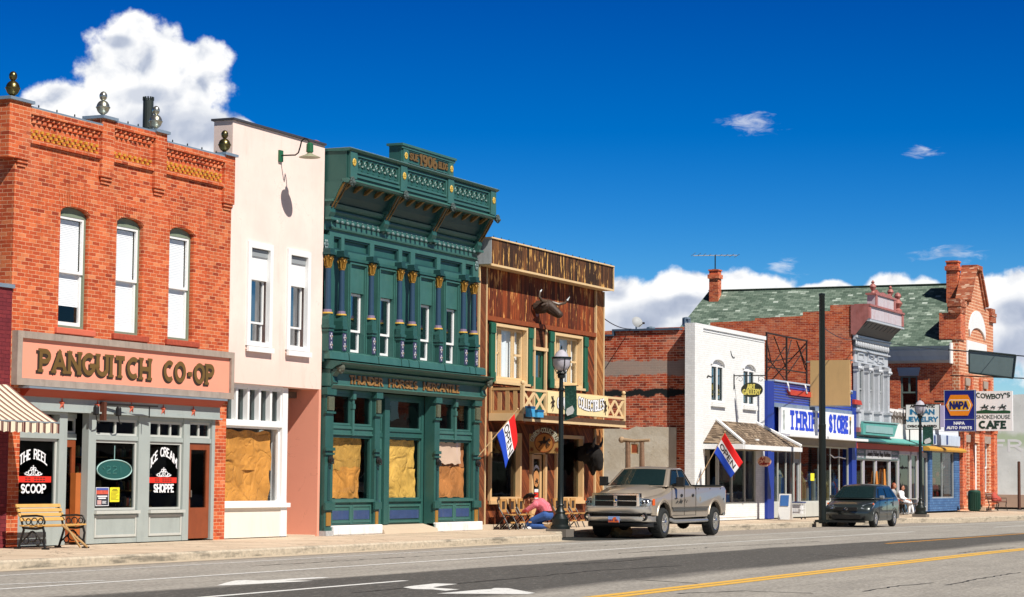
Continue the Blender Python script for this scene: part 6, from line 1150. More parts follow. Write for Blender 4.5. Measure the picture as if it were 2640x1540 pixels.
def jewel_store():
    r=root('jewellery_store','narrow shop with a red beam and green awning strip beside the blue store','building',(99.5,0,0)); X0,X1=93.84,104.9; ST=pbr('pale_shop_plaster',(.78,.76,.74),.7,var=.06,streak=.2)
    M().wall(99.46,X1,3.3,4.75,.02,.3).build('parapet_wall',ST,r); M().box(X0,99.45,.0,.05,3.1,3.6).build('upper_band',ST,r)
    M().box(X0,X1,-.14,.1,2.86,3.10).build('beam',pbr('tomato_red_beam',(.50,.075,.04),.6,var=.12),r)
    TL=pbr('teal_awning',(.10,.36,.32),.6,var=.25,vs=5,streak=.4); TD=pbr('teal_dark',(.04,.14,.16),.6,var=.3)
    M().prism([(-.55,3.16),(-.55,3.2),(-.02,3.40),(-.02,3.12)],X0,97.0,'x').build('awning_strip',TD,r); M().prism([(-.55,3.16),(-.55,3.2),(-.02,3.40),(-.02,3.12)],97.01,X1,'x').build('awning_strip',TL,r)
    s_=M().prism([(94.0,3.45),(99.1,3.45),(99.75,4.02),(94.05,3.98)],-.35,-.25).build('old_sign_box',TL,r); M().prism([(94.05,3.99),(99.78,4.03),(99.78,4.08),(94.05,4.04)],-.4,-.2).box(94.4,98.8,-.38,-.351,3.56,3.86).build('sign_edge',pbr('teal_edge',(.25,.42,.42),.6),s_)
    SG=pbr('slate_sign',(.10,.15,.15),.6); M().box(94.1,101.0,-.04,.05,2.40,2.85).build('sign_band',SG,r); q=M().box(95.5,99.7,-.06,-.041,2.44,2.82).build('name_board',pbr('grey_board',(.50,.51,.52),.6),r); text(M(),'Jewelry Pottery Rugs Katchinas',3.8,.24,.045,TF(95.7,-.061,2.55),.006,0,.16).build('letters',DRK,q)
    for x in (94.2,99.85): m=M(); text(m,'INDIAN',.95,.12,.03,TF(x,-.041,2.66),.005,0,.2); text(m,'CRAFTED',.95,.12,.03,TF(x,-.041,2.46),.005,0,.2); m.build('side_letters',LIL,r)
    m=M()
    for x in (93.9,95.3,97.3,99.6,101.1,103.3,104.6): m.box(x,x+.16,.0,.14,.05,2.40 if x<101 else 2.86)
    m.box(101.1,104.8,.0,.14,2.72,2.86); m.build('shop_front',LIL,r)
    M().box(101.2,103.4,.0,.14,.05,.62).build('bulkhead',pbr('slate_blue_panel',(.06,.14,.22),.6),r)
    for a,b in ((94.06,95.3),(95.46,97.3),(97.46,99.6),(99.76,101.1),(101.26,103.3),(103.46,104.6)): f=M().frame(a,b,.62 if a>101 else .2,2.40 if a<101 else 2.72,.03,.1,.05).build('display_window',GRL,r); M().add([(a+.04,.07,.25),(b-.04,.07,.25),(b-.04,.07,2.7 if a>101 else 2.36),(a+.04,.07,2.7 if a>101 else 2.36)],[(0,1,2,3)]).build('pane',GLD2,f)
    for x,h in ((97.0,1.9),(98.3,2.0)): M().tube([(x,-.1,.0),(x+.35,.0,h)],.05,5).tube([(x+.5,-.1,.0),(x+.35,.0,h)],.05,5).each('orange_ladder',pbr('orange_wood',(.55,.20,.03),.5),r)
    shell(r,99.46,X1,4.3,14,BRD,.301,floors=())
    m=M(); rg=random.Random(9)
    for i in range(14): x=99.7+i*.26; z=4.35+rg.uniform(-.03,.03); m.tube([(x,.0,z-.25),(x+.05+rg.uniform(-.03,.03),.0,z),(x+.02,.0,z+.28)],.03,4).tube([(x-.06,.0,z+.1),(x+.1,.0,z-.05)],.025,4)
    m.build('painted_pattern',pbr('faded_brown_marks',(.12,.09,.07),.7),r)
jewel_store()
def napa_shop():
    r=root('blue_brick_shop','small shop with blue painted brick and a mustard awning by the auto parts sign','building',(109,0,0)); X0,X1=105.0,113.0
    M().wall(X0,X1,3.1,4.7,.02,.3).build('parapet_wall',planks('white_lap_siding',[(.1,(.62,.66,.72)),(.9,(.76,.78,.82))],.14,'z'),r); M().wall(X0,X1,.05,3.1,.0,.3,[(105.3,106.9,.06,2.9),(107.4,111.9,.66,2.95)]).build('brick_wall',BRU,r)
    a=M().prism([(-.34,2.94),(-.36,3.02),(-.26,3.12),(-.01,3.18),(-.01,2.94)],105.6,113.05,'x').build('awning',pbr('mustard_canvas',(.52,.27,.03),.6,var=.1),r,True)
    M().box(X0,112.9,-.06,.019,3.25,3.75).build('fascia_board',pbr('pale_blue_board',(.50,.58,.70),.6,streak=.2),r); M().box(107.5,107.8,-.08,-.061,3.3,3.7).box(110.0,110.3,-.08,-.061,3.3,3.75).build('sign_bracket_plate',pbr('dark_blue_plate',(.03,.06,.2),.5),r)
    f=M().frame(107.4,111.9,.66,2.95,.05,.15,.07).box(109.6,109.66,.06,.14,.7,2.9).build('display_window',SGR,r); M().add([(107.45,.1,.7),(111.85,.1,.7),(111.85,.1,2.9),(107.45,.1,2.9)],[(0,1,2,3)]).build('pane',GLD2,f)
    d_=M().wall(105.35,106.85,.06,2.85,.1,.18,[(105.6,106.6,.3,2.6)]).build('door',SGR,r); M().add([(105.6,.14,.3),(106.6,.14,.3),(106.6,.14,2.6),(105.6,.14,2.6)],[(0,1,2,3)]).build('pane',GLD2,d_)
    m=M(); rg=random.Random(2)
    for i in range(18): x=107.7+rg.uniform(0,2.6); m.lathe(x,.5,[(.09,0),(.12,.1),(.1,.25),(.04,.3)],8,z0=.7+.33*(i%4))
    m.build('red_goods',pbr('red_goods',(.55,.05,.03),.4,var=.4,vs=5),f); m=M().lathe(110.4,.2,[(.26,-.01),(.26,.01)],18,'y',2.42); m.build('round_badge',pbr('round_red_badge',(.55,.08,.10),.5),f); q=M(); q.tube([(110.4+.27*cos(t),.185,2.42+.27*sin(t)) for t in [.6+i*.2 for i in range(10)]],.03,5).tube([(110.4+.27*cos(t),.185,2.42+.27*sin(t)) for t in [3.7+i*.2 for i in range(10)]],.03,5); q.build('badge_ring',WLT,f)
    shell(r,X0,X1,4.2,14,BRD,.301,floors=(),right=False)
napa_shop()
# ================================================================ gabled brick building
def gable_house():
    r=root('gabled_brick_building','tall red brick building with a stepped gable front and a green shingle roof','building',(117,0,0)); X0,X1=113.06,120.9; xc=116.95; D_=16
    wins=[(113.75,115.0),(115.9,117.2),(118.2,119.7)]
    m=M().wall(X0,X1,0,8.2,.0,.35,[(113.9,114.95,.95,3.5),(116.35,117.2,.05,3.5),(118.35,119.6,.9,3.5),(114.2,115.0,4.6,6.4),(118.3,119.1,4.6,6.4)]); m.prism([(X0,8.2),(X1,8.2),(X1,10.35),(119.0,10.75),(117.55,12.55),(116.35,12.55),(114.9,10.75),(X0,10.35)],.0,.35); m.build('front_wall',BRS,r)
    # parapet copings and piers
    cp=M(); 
    for a,b,z in ((X0-.2,X0+1.0,10.35),(X1-1.0,X1+.2,10.35)): cp.box(a,b,-.16,.55,z,z+.18).box(a+.08,b-.08,-.10,.5,z+.18,z+.42).box(a+.02,b-.02,-.13,.5,z-.32,z-.02)
    for s in (-1,1):
        cp.prism([(xc+s*2.0,10.72),(xc+s*.55,12.52),(xc+s*.55,12.75),(xc+s*2.15,10.85)],-.2,.6); cp.prism([(xc+s*1.75,10.72),(xc+s*.4,12.4),(xc+s*.55,12.45),(xc+s*1.95,10.72)],-.1,-.002)
    cp.box(xc-.62,xc+.62,-.22,.62,12.55,12.78); cp.build('parapet_coping',brick('dark_coping_brick',[(0,(.25,.05,.025)),(.8,(.45,.12,.05)),(1,(.6,.4,.28))],(.4,.2,.12)),r)
    for a,b in ((X0-.08,X0+.75),(115.25,115.75),(117.5,117.95),(X1-.75,X1+.05)): M().box(a,b,-.16,-.002,.3,4.05).box(a,b,-.20,-.002,4.05,4.25).build('pier',BRF,r)
    for a,b in ((113.3,113.7),(115.3,115.7),(117.4,117.8),(119.6,120.0)): M().box(a,b,-.12,-.002,4.3,6.9).build('upper_pier',BRF,r)
    M().box(X0-.06,X0+1.0,-.1,1.0,8.7,10.05).build('corner_pier',BRF,r); M().box(X0-.1,X1+.05,-.22,-.002,4.26,4.4).build('string_course',BRF,r)
    WP=WHT
    a0=[(xc+1.9*cos(t),9.05+1.35*sin(t)) for t in [R(168-156*i/14) for i in range(15)]]; a1=[(xc+1.75*cos(t),8.85+.65*sin(t)) for t in [R(10+160*i/14) for i in range(15)]]; M().prism(a0+a1,-.08,-.002).build('arched_plaque',WP,r); M().box(114.6,119.1,-.06,-.002,7.5,8.75).build('white_panel',WP,r)
    for a,b,z0,z1 in ((113.9,114.95,.95,3.5),(118.35,119.6,.9,3.5),(114.2,115.0,4.6,6.4),(118.3,119.1,4.6,6.4)): f=sash(r,a+.02,b-.02,z0+.05,z1-.02,.1,WHT,GLB,.5,.09); M().box(a-.1,b+.1,-.14,-.002,z0-.16,z0).build('sill',STN,f); M().prism([(a-.06,z1),(b+.06,z1),(b+.14,z1+.38),(a-.14,z1+.38)],-.1,-.002).build('lintel',STN,f)
    d_=M().box(116.37,117.18,.1,.18,.05,3.45).build('door',WHT,r); M().box(116.0,117.5,-.6,-.0,.0,.16).build('step',CON,r)
    # side wall, eaves and roof
    sw=[(2.15,3.05,5.2,6.85)]
    M().wall(.351,D_,0,7.5,X0,X0+.3,sw,'x').build('side_wall',BRF,r); f=M(); f.wall(2.15,3.05,5.2,6.85,X0+.06,X0+.16,[(2.25,2.56,6.05,6.77),(2.64,2.95,6.05,6.77),(2.25,2.95,5.28,5.97)],'x'); f=f.build('side_window',pbr('dark_window_frame',(.12,.16,.14),.6),r); M().add([(X0+.12,2.2,5.25),(X0+.12,3.0,5.25),(X0+.12,3.0,6.8),(X0+.12,2.2,6.8)],[(0,1,2,3)]).build('pane',GLB,f); M().prism([(2.1,6.86),(3.1,6.86),(3.2,7.28),(2.0,7.28)],X0-.05,X0-.002,'x').build('side_lintel',pbr('pale_blue_stone',(.34,.40,.48),.7),f); M().box(X0-.08,X0-.002,2.05,3.15,5.08,5.19).build('side_sill',WHT,f)
    GB=pbr('blue_grey_eaves',(.50,.57,.62),.6,var=.12,streak=.2)
    M().prism([(X0-.02,7.5),(X0-.30,7.62),(X0-.36,7.85),(X0-.5,8.12),(X0-.5,8.28),(X0+.2,8.4),(X0+.2,7.5)],.36,D_).build('eaves_box',GB,r); M().box(X0-.56,X0-.48,.36,D_,8.2,8.34).build('gutter',pbr('dark_gutter',(.10,.13,.16),.5),r); M().box(X0-.52,X0+.1,.30,.359,7.45,8.5).build('eaves_end',WHT,r)
    m,k=mk('green_shingles'); p=k.pos(); x,y,z=k.sep(p); r1,r2_,mo=cells(k,y,z,.30,.095,.012); c=k.ramp(r1,[(0,(.075,.11,.085)),(.35,(.12,.17,.13)),(.7,(.17,.22,.175)),(.93,(.21,.27,.215)),(.955,(.36,.43,.36)),(1,(.46,.52,.46))],'LINEAR'); c=k.mix(k.m('MULTIPLY',mo,.7),c,(.02,.04,.03)); n=k.noise(p,.8,4); c=k.mix(k.m('MULTIPLY',k.sstep(n,.4,.7),.3),c,(.05,.08,.06)); k.out(c,.95,0.,k.bump(k.m('SUBTRACT',1.,mo),.6,.03),.2)
    e0,rd=X0-.45,(xc,11.85); sl=M()
    sl.add([(e0,.36,8.30),(e0,D_,8.30),(xc,D_-1.2,11.85),(xc,.36,11.85),(e0,.36,8.18),(e0,D_,8.18),(xc,D_-1.2,11.70),(xc,.36,11.70)],[(0,1,2,3),(4,7,6,5),(0,4,5,1),(0,3,7,4),(1,5,6,2)]); e2=X1+.4
    sl.add([(e2,.36,8.30),(e2,D_,8.30),(xc,D_-1.2,11.851),(xc,.36,11.851)],[(0,3,2,1)]); sl.add([(e0,D_,8.3),(e2,D_,8.3),(xc,D_-1.2,11.85)],[(0,1,2)]); sl.build('shingle_roof',m,r)
    M().box(xc-.1,xc+.1,.36,D_-1.2,11.85,11.90).build('ridge_cap',pbr('ridge_green',(.05,.08,.05),.8),r); M().box(X1-.3,X1,.351,D_,0,8.3).build('side_wall',BRF,r); M().box(X0+.3,X1-.3,D_-.3,D_,0,8.2).build('back_wall',BRD,r); M().box(X0+.3,X1-.3,3.5,3.6,0,8.2).build('partition',INT,r); M().box(X0+.3,X1-.3,.36,D_-.3,4.0,4.1).build('floor',FLR,r)
    def chim(x,y,w,z0,z1): 
        c=M().box(x-w,x+w,y-w,y+w,z0,z1).box(x-w-.07,x+w+.07,y-w-.07,y+w+.07,z1-.42,z1-.2).box(x-w-.04,x+w+.04,y-w-.04,y+w+.04,z1,z1+.08).build('chimney',BRF,r); M().box(x-w+.12,x+w-.12,y-w+.12,y+w-.12,z1+.07,z1+.11).build('chimney_pot',ROF,c)
    chim(115.9,.95,.30,10.0,12.88); chim(116.4,14.25,.26,10.9,12.88)
    return r
gable_house()
def antenna():
    r=root('tv_antenna','thin television aerial on a mast above the far brick chimney','aerial',(116.4,14.25,12.95)); A=pbr('aerial_metal',(.30,.32,.34),.4,metal=.7); x,y=116.4,14.25; z=13.72
    M().tube([(x,y,12.9),(x,y,z+.05)],.035,5).build('mast',BLP,r); M().tube([(x+.75,y-1.0,z+.08),(x-.75,y+1.0,z-.02)],.03,4).build('boom',A,r)
    q=M()
    for i in range(9): 
        t=-1+2*i/8; l=.45+.5*abs(t); cx,cy=x-.75*t,y+1.0*t; q.tube([(cx-l*.85,cy-l*.45,z+.05),(cx+l*.85,cy+l*.45,z+.05)],.016,3)
    q.build('elements',A,r)
antenna()
def pale():
    r=root('pale_building','pale whitewashed wall across the side street with faded painted lettering','building',(140,4,0)); X=135.
    m,k=mk('faded_whitewash'); p=k.pos(); x,y,z=k.sep(p); n=k.noise(p,.7,6,.65); d=k.noise(p,5.,5,.7); c=k.mix(k.sstep(n,.3,.7),(.66,.68,.66),(.80,.82,.80)); c=k.mix(k.m('MULTIPLY',k.sstep(k.m('ADD',z,n),5.2,4.7),k.sstep(k.m('ADD',z,n),3.9,4.4)),c,(.50,.60,.42)); c=k.mix(k.m('MULTIPLY',k.sstep(d,.62,.72),.4),c,(.28,.25,.22)); k.out(c,.95,0.,k.bump(d,.4,.02),.2)
    M().prism([(-6,0),(-6,7.2),(-.5,7.2),(-.5,7.0),(1.2,7.0),(1.2,6.75),(9,6.4),(18,6.2),(18,0)],X,X+.4,'x').build('side_wall',m,r); M().box(X+.4,X+14,-6,-5.7,0,7).box(X+13.7,X+14,-5.7,18,0,6.2).box(X+.4,X+13.7,17.7,18,0,6.2).build('wall',m,r); M().box(X+.4,X+13.7,-5.7,17.7,5.5,5.7).build('roof',ROF,r); M().box(X-.06,X-.002,-6,18,0,.75).build('wall_base',pbr('tan_wall_base',(.46,.32,.24),.9,var=.2),r)
    text(M(),'FRONT',4.9,.75,.15,TX(X-.001,3.1,3.3),.004,0,.2).build('faded_letters',pbr('faded_lettering',(.86,.86,.88),.9),r)
pale()
SC_=pbr('far_pavement',(.55,.47,.38),.9)
tag(M().box(134.0,150,-5.,6,-.5,-.12).build('far_pavement',SC_),kind='structure')
# ================================================================ blade signs
def blade(name,label,x,y0,y1,z0,z1,mat,th=.10,cat='sign'):
    r=root(name,label,cat,(x,(y0+y1)/2,z0)); b=M().box(x-th/2,x+th/2,y1,y0,z0,z1).build('sign_box',mat,r); return r,b
def signs():
    r,b=blade('tan_sign_board','blank tan blade sign board behind the black pole','x' and 87.0,-.17,-1.80,4.43,6.26,pbr('blank_tan_board',(.62,.40,.17),.6,var=.08,streak=.12),.12)
    r['category']='sign'; BR=pbr('bracket_grey',(.25,.26,.24),.5); M().tube([(87,.0,6.2),(87,-1.9,6.24)],.03,5).tube([(87,.0,4.95),(87,-1.9,4.93)],.03,5).build('bracket',BR,r); M().box(86.93,86.94,-1.82,-.15,4.4,4.45).build('bottom_edge',BR,b)
    x=102; r,b=blade('jewellery_sign','white blade sign reading AUTHENTIC INDIAN JEWELRY DISCOUNTED',x,-.13,-1.74,3.84,5.02,WHT,.16); m=M().frame(-1.74,-.13,3.84,5.02,x-.085,x-.0805,.03,ax='x'); m.build('border',DRK,b); M().tube([(x,-.3,3.84),(x,-.3,3.1)],.03,5).tube([(x,0,4.8),(x,-.2,4.8)],.03,5).build('bracket',BLK,r)
    text(M(),'AUTHENTIC',1.15,.13,.034,TX(x-.081,-.36,4.85),.006,0,.18).build('black_letters',DRK,b); TB=pbr('teal_blue_letters',(.02,.18,.35),.5); text(M(),'INDIAN',1.1,.25,.062,TX(x-.081,-.36,4.53),.006,0,.18).build('blue_letters',TB,b); text(M(),'JEWELRY',1.42,.24,.06,TX(x-.081,-.2,4.20),.006,0,.18).build('blue_letters',TB,b); text(M(),'DISCOUNTED',1.34,.12,.034,TX(x-.081,-.24,3.94),.006,0,.18).build('black_letters',DRK,b); M().box(x-.08,x+.08,-1.92,-1.74,3.95,4.95).build('lilac_side',pbr('lilac_side',(.50,.45,.65),.6),r)
    x=108; r,b=blade('parts_sign','blue blade sign with an orange hexagon reading NAPA AUTO PARTS',x,-.47,-1.98,3.90,5.90,pbr('deep_blue_sign',(.012,.02,.20),.35,var=.05,bump=0),.22); M().frame(-1.98,-.47,3.90,5.90,x-.12,x-.1105,.03,ax='x').box(x-.12,x-.1105,-1.95,-.5,4.46,4.49).build('border',SGR,b)
    yc,zc=-1.22,5.16; hx=lambda s,e:[(yc-.66*s,zc),(yc-.42*s-e,zc+.50*s),(yc+.42*s+e,zc+.50*s),(yc+.66*s,zc),(yc+.42*s+e,zc-.50*s),(yc-.42*s-e,zc-.50*s)]
    M().prism(hx(1,0),x-.135,x-.1105,'x').build('orange_hexagon',pbr('sign_orange',(.85,.25,.01),.35,var=.03,bump=0),b); q=[(yc-.58,zc),(yc-.46,zc+.27),(yc+.46,zc+.27),(yc+.58,zc),(yc+.46,zc-.27),(yc-.46,zc-.27)]; M().prism(q,x-.14,x-.1355,'x').build('white_band',WLT,b); M().prism([(yc-.55,zc),(yc-.445,zc+.24),(yc+.445,zc+.24),(yc+.55,zc),(yc+.445,zc-.24),(yc-.445,zc-.24)],x-.145,x-.1405,'x').build('yellow_band',pbr('sign_yellow',(.85,.42,.02),.4,bump=0),b)
    text(M(),'NAPA',.84,.38,.085,TX(x-.1455,yc+.43,zc-.19),.006,0,.16).build('name_letters',pbr('navy_letters',(.01,.015,.12),.4),b); text(M(),'NAPA',.50,.15,.038,TX(x-.111,yc+.26,4.22),.006,0,.18).build('white_letters',WLT,b); text(M(),'AUTO PARTS',1.2,.15,.036,TX(x-.111,yc+.61,4.0),.006,0,.2).build('white_letters',WLT,b); M().box(x-.05,x+.05,-.47,.02,5.3,5.4).box(x-.05,x+.05,-.47,.02,4.2,4.3).build('bracket',BLK,r)
    x=115; r,b=blade('cafe_sign','white blade sign reading COWBOY\'S SMOKEHOUSE CAFE with riders','x' and x,-.36,-2.28,4.09,6.12,pbr('gloss_white_sign',(.93,.93,.92),.35,var=.02,bump=0),.16); GD=pbr('dark_green_letters',(.012,.045,.03),.5); m=M(); text(m,"COWBOY'S",1.70,.26,.05,TX(x-.081,-.45,5.72),.006,1.4,.2,lambda u,v:(u,v+.08*(abs(u-.85)/.85)**2)); text(m,'SMOKEHOUSE',1.74,.20,.026,TX(x-.081,-.43,4.70),.006,0,.24); text(m,'CAFE',1.36,.42,.11,TX(x-.081,-.60,4.19),.006,1.6,.25); m.build('letters',GD,b)
    M().prism([(-.44,4.98),(-.44,5.10),(-.9,5.17),(-1.4,5.11),(-1.9,5.14),(-2.18,5.10),(-2.18,4.98)],x-.09,x-.0805,'x').build('green_hill',pbr('sign_green',(.015,.08,.03),.5),b)
    TY=None
    for y,w in ((-.85,.46),(-1.28,.28),(-1.76,.46)):
        q=M(); horse(q,0,0,w,None,0.); q.v=[(x-.082+(-.012 if v[1]<-.005 else 0),y-v[0],5.27+v[2]*.9) for v in q.v]; q.build('painted_rider',pbr('sign_rider',(.02,.04,.035),.5),b)
    M().box(x-.05,x+.05,-.36,.02,5.6,5.7).box(x-.05,x+.05,-.36,.02,4.4,4.5).build('bracket',BLK,r)
    x=112; r=root('grey_framed_sign','blank grey sign panel in a steel frame high at the right edge','sign',(x,-1.9,7.2)); M().add([(x-.1,-.80,6.95),(x-.1,-2.95,6.66),(x-.1,-3.08,7.74),(x-.1,-.80,8.02),(x+.1,-.80,6.95),(x+.1,-2.95,6.66),(x+.1,-3.08,7.74),(x+.1,-.80,8.02)],[(0,1,2,3),(7,6,5,4),(0,4,5,1),(1,5,6,2),(2,6,7,3),(3,7,4,0)]).build('panel',pbr('grey_sign_panel',(.17,.23,.23),.35,var=.1,vs=2,streak=.15),r); m=M()
    C=[(x-.1,-.78,6.93),(x-.1,-2.97,6.63),(x-.1,-3.11,7.76),(x-.1,-.78,8.05)]; 
    for a,b_ in zip(C,C[1:]+C[:1]): m.tube([a,b_],.05,5)
    m.build('frame',pbr('frame_dark',(.05,.07,.07),.4,metal=.5),r); M().tube([(x,.3,8.1),(x,-3.9,7.68)],.03,5).tube([(x,.2,6.8),(x,-3.9,6.6)],.03,5).build('support_rod',BLK,r)
signs()
# ================================================================ poles, lamps, bins, wires
def lamp(x,y,lab,banner_sign):
    r=root('street_lamp',lab,'street lamp',(x,y,0),'black street lamps along the kerb')
    M().box(x-.30,x+.30,y-.30,y+.30,-.15,.06).build('footing',pbr('lamp_footing',(.16,.14,.12),.9),r)
    M().lathe(x,y,[(.27,0),(.27,.07),(.22,.12),(.23,.28),(.19,.33),(.13,.42),(.15,.46),(.10,.54),(.085,.62),(.11,.65),(.085,.69),(.078,1.2),(.062,3.75),(.09,3.78),(.09,3.83),(.058,3.86),(.055,4.1),(.10,4.13),(.11,4.20),(.07,4.25)],16,z0=.06).build('post',BLP,r,True)
    gm=pbr('frosted_lamp_globe',(.46,.44,.49),.25,var=.03,bump=0,spec=.6)
    M().lathe(x,y,[(.08,0),(.16,.05),(.23,.16),(.245,.30),(.25,.36),(.2,.40),(.16,.5),(.07,.58),(.02,.60)],18,z0=4.36).build('globe',gm,r,True)
    m=M().lathe(x,y,[(.10,0),(.15,.03),(.12,.08),(.08,.09)],14,z0=4.28); m.lathe(x,y,[(.262,0),(.275,.0),(.275,.055),(.262,.055)],18,z0=4.70)
    for i in range(4): a=PI/4+PI*i/2; m.tube([(x+.15*cos(a),y+.15*sin(a),4.34),(x+.25*cos(a),y+.25*sin(a),4.52),(x+.262*cos(a),y+.262*sin(a),4.72)],.012,4)
    m.lathe(x,y,[(.04,0),(.02,.05),(.03,.08),(.004,.13)],8,z0=4.95); m.build('lantern_frame',BLP,r)
    m,k=mk('green_banner_cloth') if 'green_banner_cloth' not in bpy.data.materials else (bpy.data.materials['green_banner_cloth'],None)
    if k: p=k.pos(); a,b,c=k.sep(p); k.out(k.mix(k.sstep(k.noise(p,16.,2),.5,.62),(.012,.07,.05),(.03,.12,.09)),.8)
    return r
def banner(r,x,y,z0,z1,w,tilt,lab=None):
    m=bpy.data.materials['green_banner_cloth']; b=M().grid(lambda u,v:(x+.03*sin(3*v+u),y-.10-w*u,z0+(z1-z0)*v+tilt*(u-.5)*0-(.0 if v>.5 else tilt*(1-u)*.3)),8,8).build('banner',m,r,True)
    M().tube([(x,y,z1+.01),(x,y-w-.15,z1+.01)],.012,5).tube([(x,y,z0+.02),(x,y-w-.15,z0+.02)],.012,5).build('banner_arm',BLP,r); M().prism([(y-.10-w*.25,z0+.22),(y-.10-w*.7,z0+.30),(y-.10-w*.85,z0+.18),(y-.10-w*.75,z0+.08),(y-.10-w*.3,z0+.02),(y-.10-w*.15,z0+.10)],x-.035,x-.032,'x').build('banner_emblem',pbr('banner_white',(.7,.72,.7),.7),b)
l1=lamp(56.6,-2.39,'black street lamp with a frosted globe in front of the timber store',0); banner(l1,56.6,-2.39,3.12,3.95,.36,.4)
l2=lamp(95.75,-2.39,'black street lamp with a frosted globe in front of the jewellery sign',0); banner(l2,95.75,-2.39,3.05,3.82,.46,.0)
def bigpole():
    r=root('black_pole','tall thick black pole standing at the kerb in front of the tan board','pole',(79.6,-2.87,0)); x,y=79.6,-2.87
    M().lathe(x,y,[(.135,-.1),(.135,3.4),(.14,3.42),(.14,3.5),(.122,3.52),(.105,8.2),(.115,8.22),(.115,8.3),(.02,8.32)],16).build('shaft',BLP,r,True); M().box(x-.30,x+.16,y-.2,y+.2,-.06,.03).build('base_plate',BLP,r)
bigpole()
def drum(): 
    r=root('trash_can','dark green slatted trash can on the pavement before the brick gable building','trash can',(112.4,-.9,0)); x,y=112.3,-.9; G_=pbr('bin_green',(.012,.06,.04),.5)
    M().lathe(x,y,[(.25,.04),(.28,.08),(.295,.9),(.31,.92),(.31,1.0),(.25,1.06),(.18,1.06)],18).build('drum',G_,r,True); q=M()
    for i in range(18): a=2*PI*i/18; q.box(x+.295*cos(a)-.02,x+.295*cos(a)+.02,y+.295*sin(a)-.02,y+.295*sin(a)+.02,.1,.92)
    q.build('slats',G_,r); M().lathe(x,y,[(.18,0),(.19,.01),(.18,.02)],14,z0=1.065).build('opening',BLK,r)
drum()
def farbench(x,y,lab,w,name,seatmat,red=True):
    r=root(name,lab,'bench',(x,y,0))
    for a in (x-.0,x+w): M().tube([(a,y-.5,0),(a,y-.42,.25),(a,y-.45,.45)],.025,5).tube([(a,y+.05,0),(a,y-.05,.3),(a,y,.46),(a,y+.12,.88)],.025,5).tube([(a,y-.45,.45),(a,y,.46)],.02,5).tube([(a,y-.45,.45),(a,y-.45,.65),(a,y+.05,.65)],.018,5).build('iron_end',BLK,r)
    for i in range(4): M().box(x-.05,x+w+.05,y-.47+.12*i,y-.38+.12*i,.455,.485).build('seat_slat',seatmat,r)
    for i in range(3): M().box(x-.05,x+w+.05,y+.03+.03*i,y+.055+.03*i,.55+.12*i,.64+.12*i).build('back_slat',seatmat,r)
    return r
farbench(116.1,-.75,'brown bench against the brick gable building beyond the trash can',2.2,'park_bench',pbr('bench_brown',(.18,.07,.04),.6))
farbench(98.0,-.55,'bench under the two seated people outside the jewellery shop',2.4,'park_bench',pbr('bench_dark_wood',(.10,.06,.04),.6))
def redcloth(): 
    o=rig('red_sweater_heap',[[((117.0,-.85,.56),.16),((117.5,-.85,.60),.2),((117.9,-.9,.56),.15)],[((117.3,-.75,.7),.15),((117.6,-.72,.85),.12)]],pbr('red_cloth',(.42,.07,.05),.8,var=.3,vs=8),None,.03,2,loc=(117.4,-.85,.5)); tag(o,'heap of red cloth lying on the far brown bench','cloth')
redcloth()
def thin(): r=root('slim_post','slim rusty post at the far street corner near the pale wall','post',(122.9,-.9,0)); M().lathe(122.9,-.9,[(.09,0),(.08,2.6),(.02,2.62)],8).build('shaft',pbr('dark_rust_post',(.10,.045,.03),.8),r); M().lathe(122.9,-.9,[(.14,0),(.14,.05),(.09,.06)],8).build('foot',BLK,r)
thin()
def wire(lab,a,b,sag):
    P=[Vector(a).lerp(Vector(b),i/16)-Vector((0,0,sag*4*(i/16)*(1-i/16))) for i in range(17)]; tag(M().tube(P,.016,4).build('utility_wire',BLK,loc=a),lab,'wire','overhead wires')
wire('dark overhead wire running from the metal front cornice to the grey framed sign',(94.0,-.3,7.55),(112,-2.2,7.9),.12)
wire('dark overhead wire running from the black pole to the metal front store',(79.6,-2.87,7.1),(94.0,-.3,7.6),.25)
wire('pale slack wire running from the timber store eaves to the brick shop roof',(65.3,.2,6.7),(73.4,2.2,6.7),.15)
# boulder under the truck nose
m=M().ball((0,0,0),1,12); rg=random.Random(4); m.v=[(58.55+v[0]*.42*(1+.2*sin(5*v[2]+v[1]*4)),-3.35+v[1]*.3*(1+.2*sin(4*v[0])),-.02+v[2]*.24*(1+.25*sin(6*v[0]+3*v[1]))) for v in m.v]; tag(m.build('boulder',pbr('tan_rock',(.34,.20,.09),.9,var=.5,vs=5,bump=1,bs=14),True and None,True,loc=(58.6,-3.1,-.1)),'tan boulder at the kerb seen under the truck nose','boulder')
# ground shadow by the truck, painted as a dark sheet in the parking bay
def bay_shade():
    m,k=mk('shadow_toned_asphalt'); p=k.pos(); k.out(k.mix(k.noise(p,3.,5),(.010,.013,.013),(.03,.034,.033)),.75,0.,k.bump(k.noise(p,50,3),.3,.008),.3)
    P=[(53.9,-3.72),(55.2,-2.7),(57,-2.62),(62,-2.62),(62.4,-3.2),(61,-4.2),(58.5,-4.75),(56.5,-4.72),(55,-4.62),(53.6,-4.3)]; q=M().add([(x,y,zr(x)+.006) for x,y in P],[tuple(range(len(P)))]); tag(q.build('painted_ground_shadow',m),kind='structure')
bay_shade()
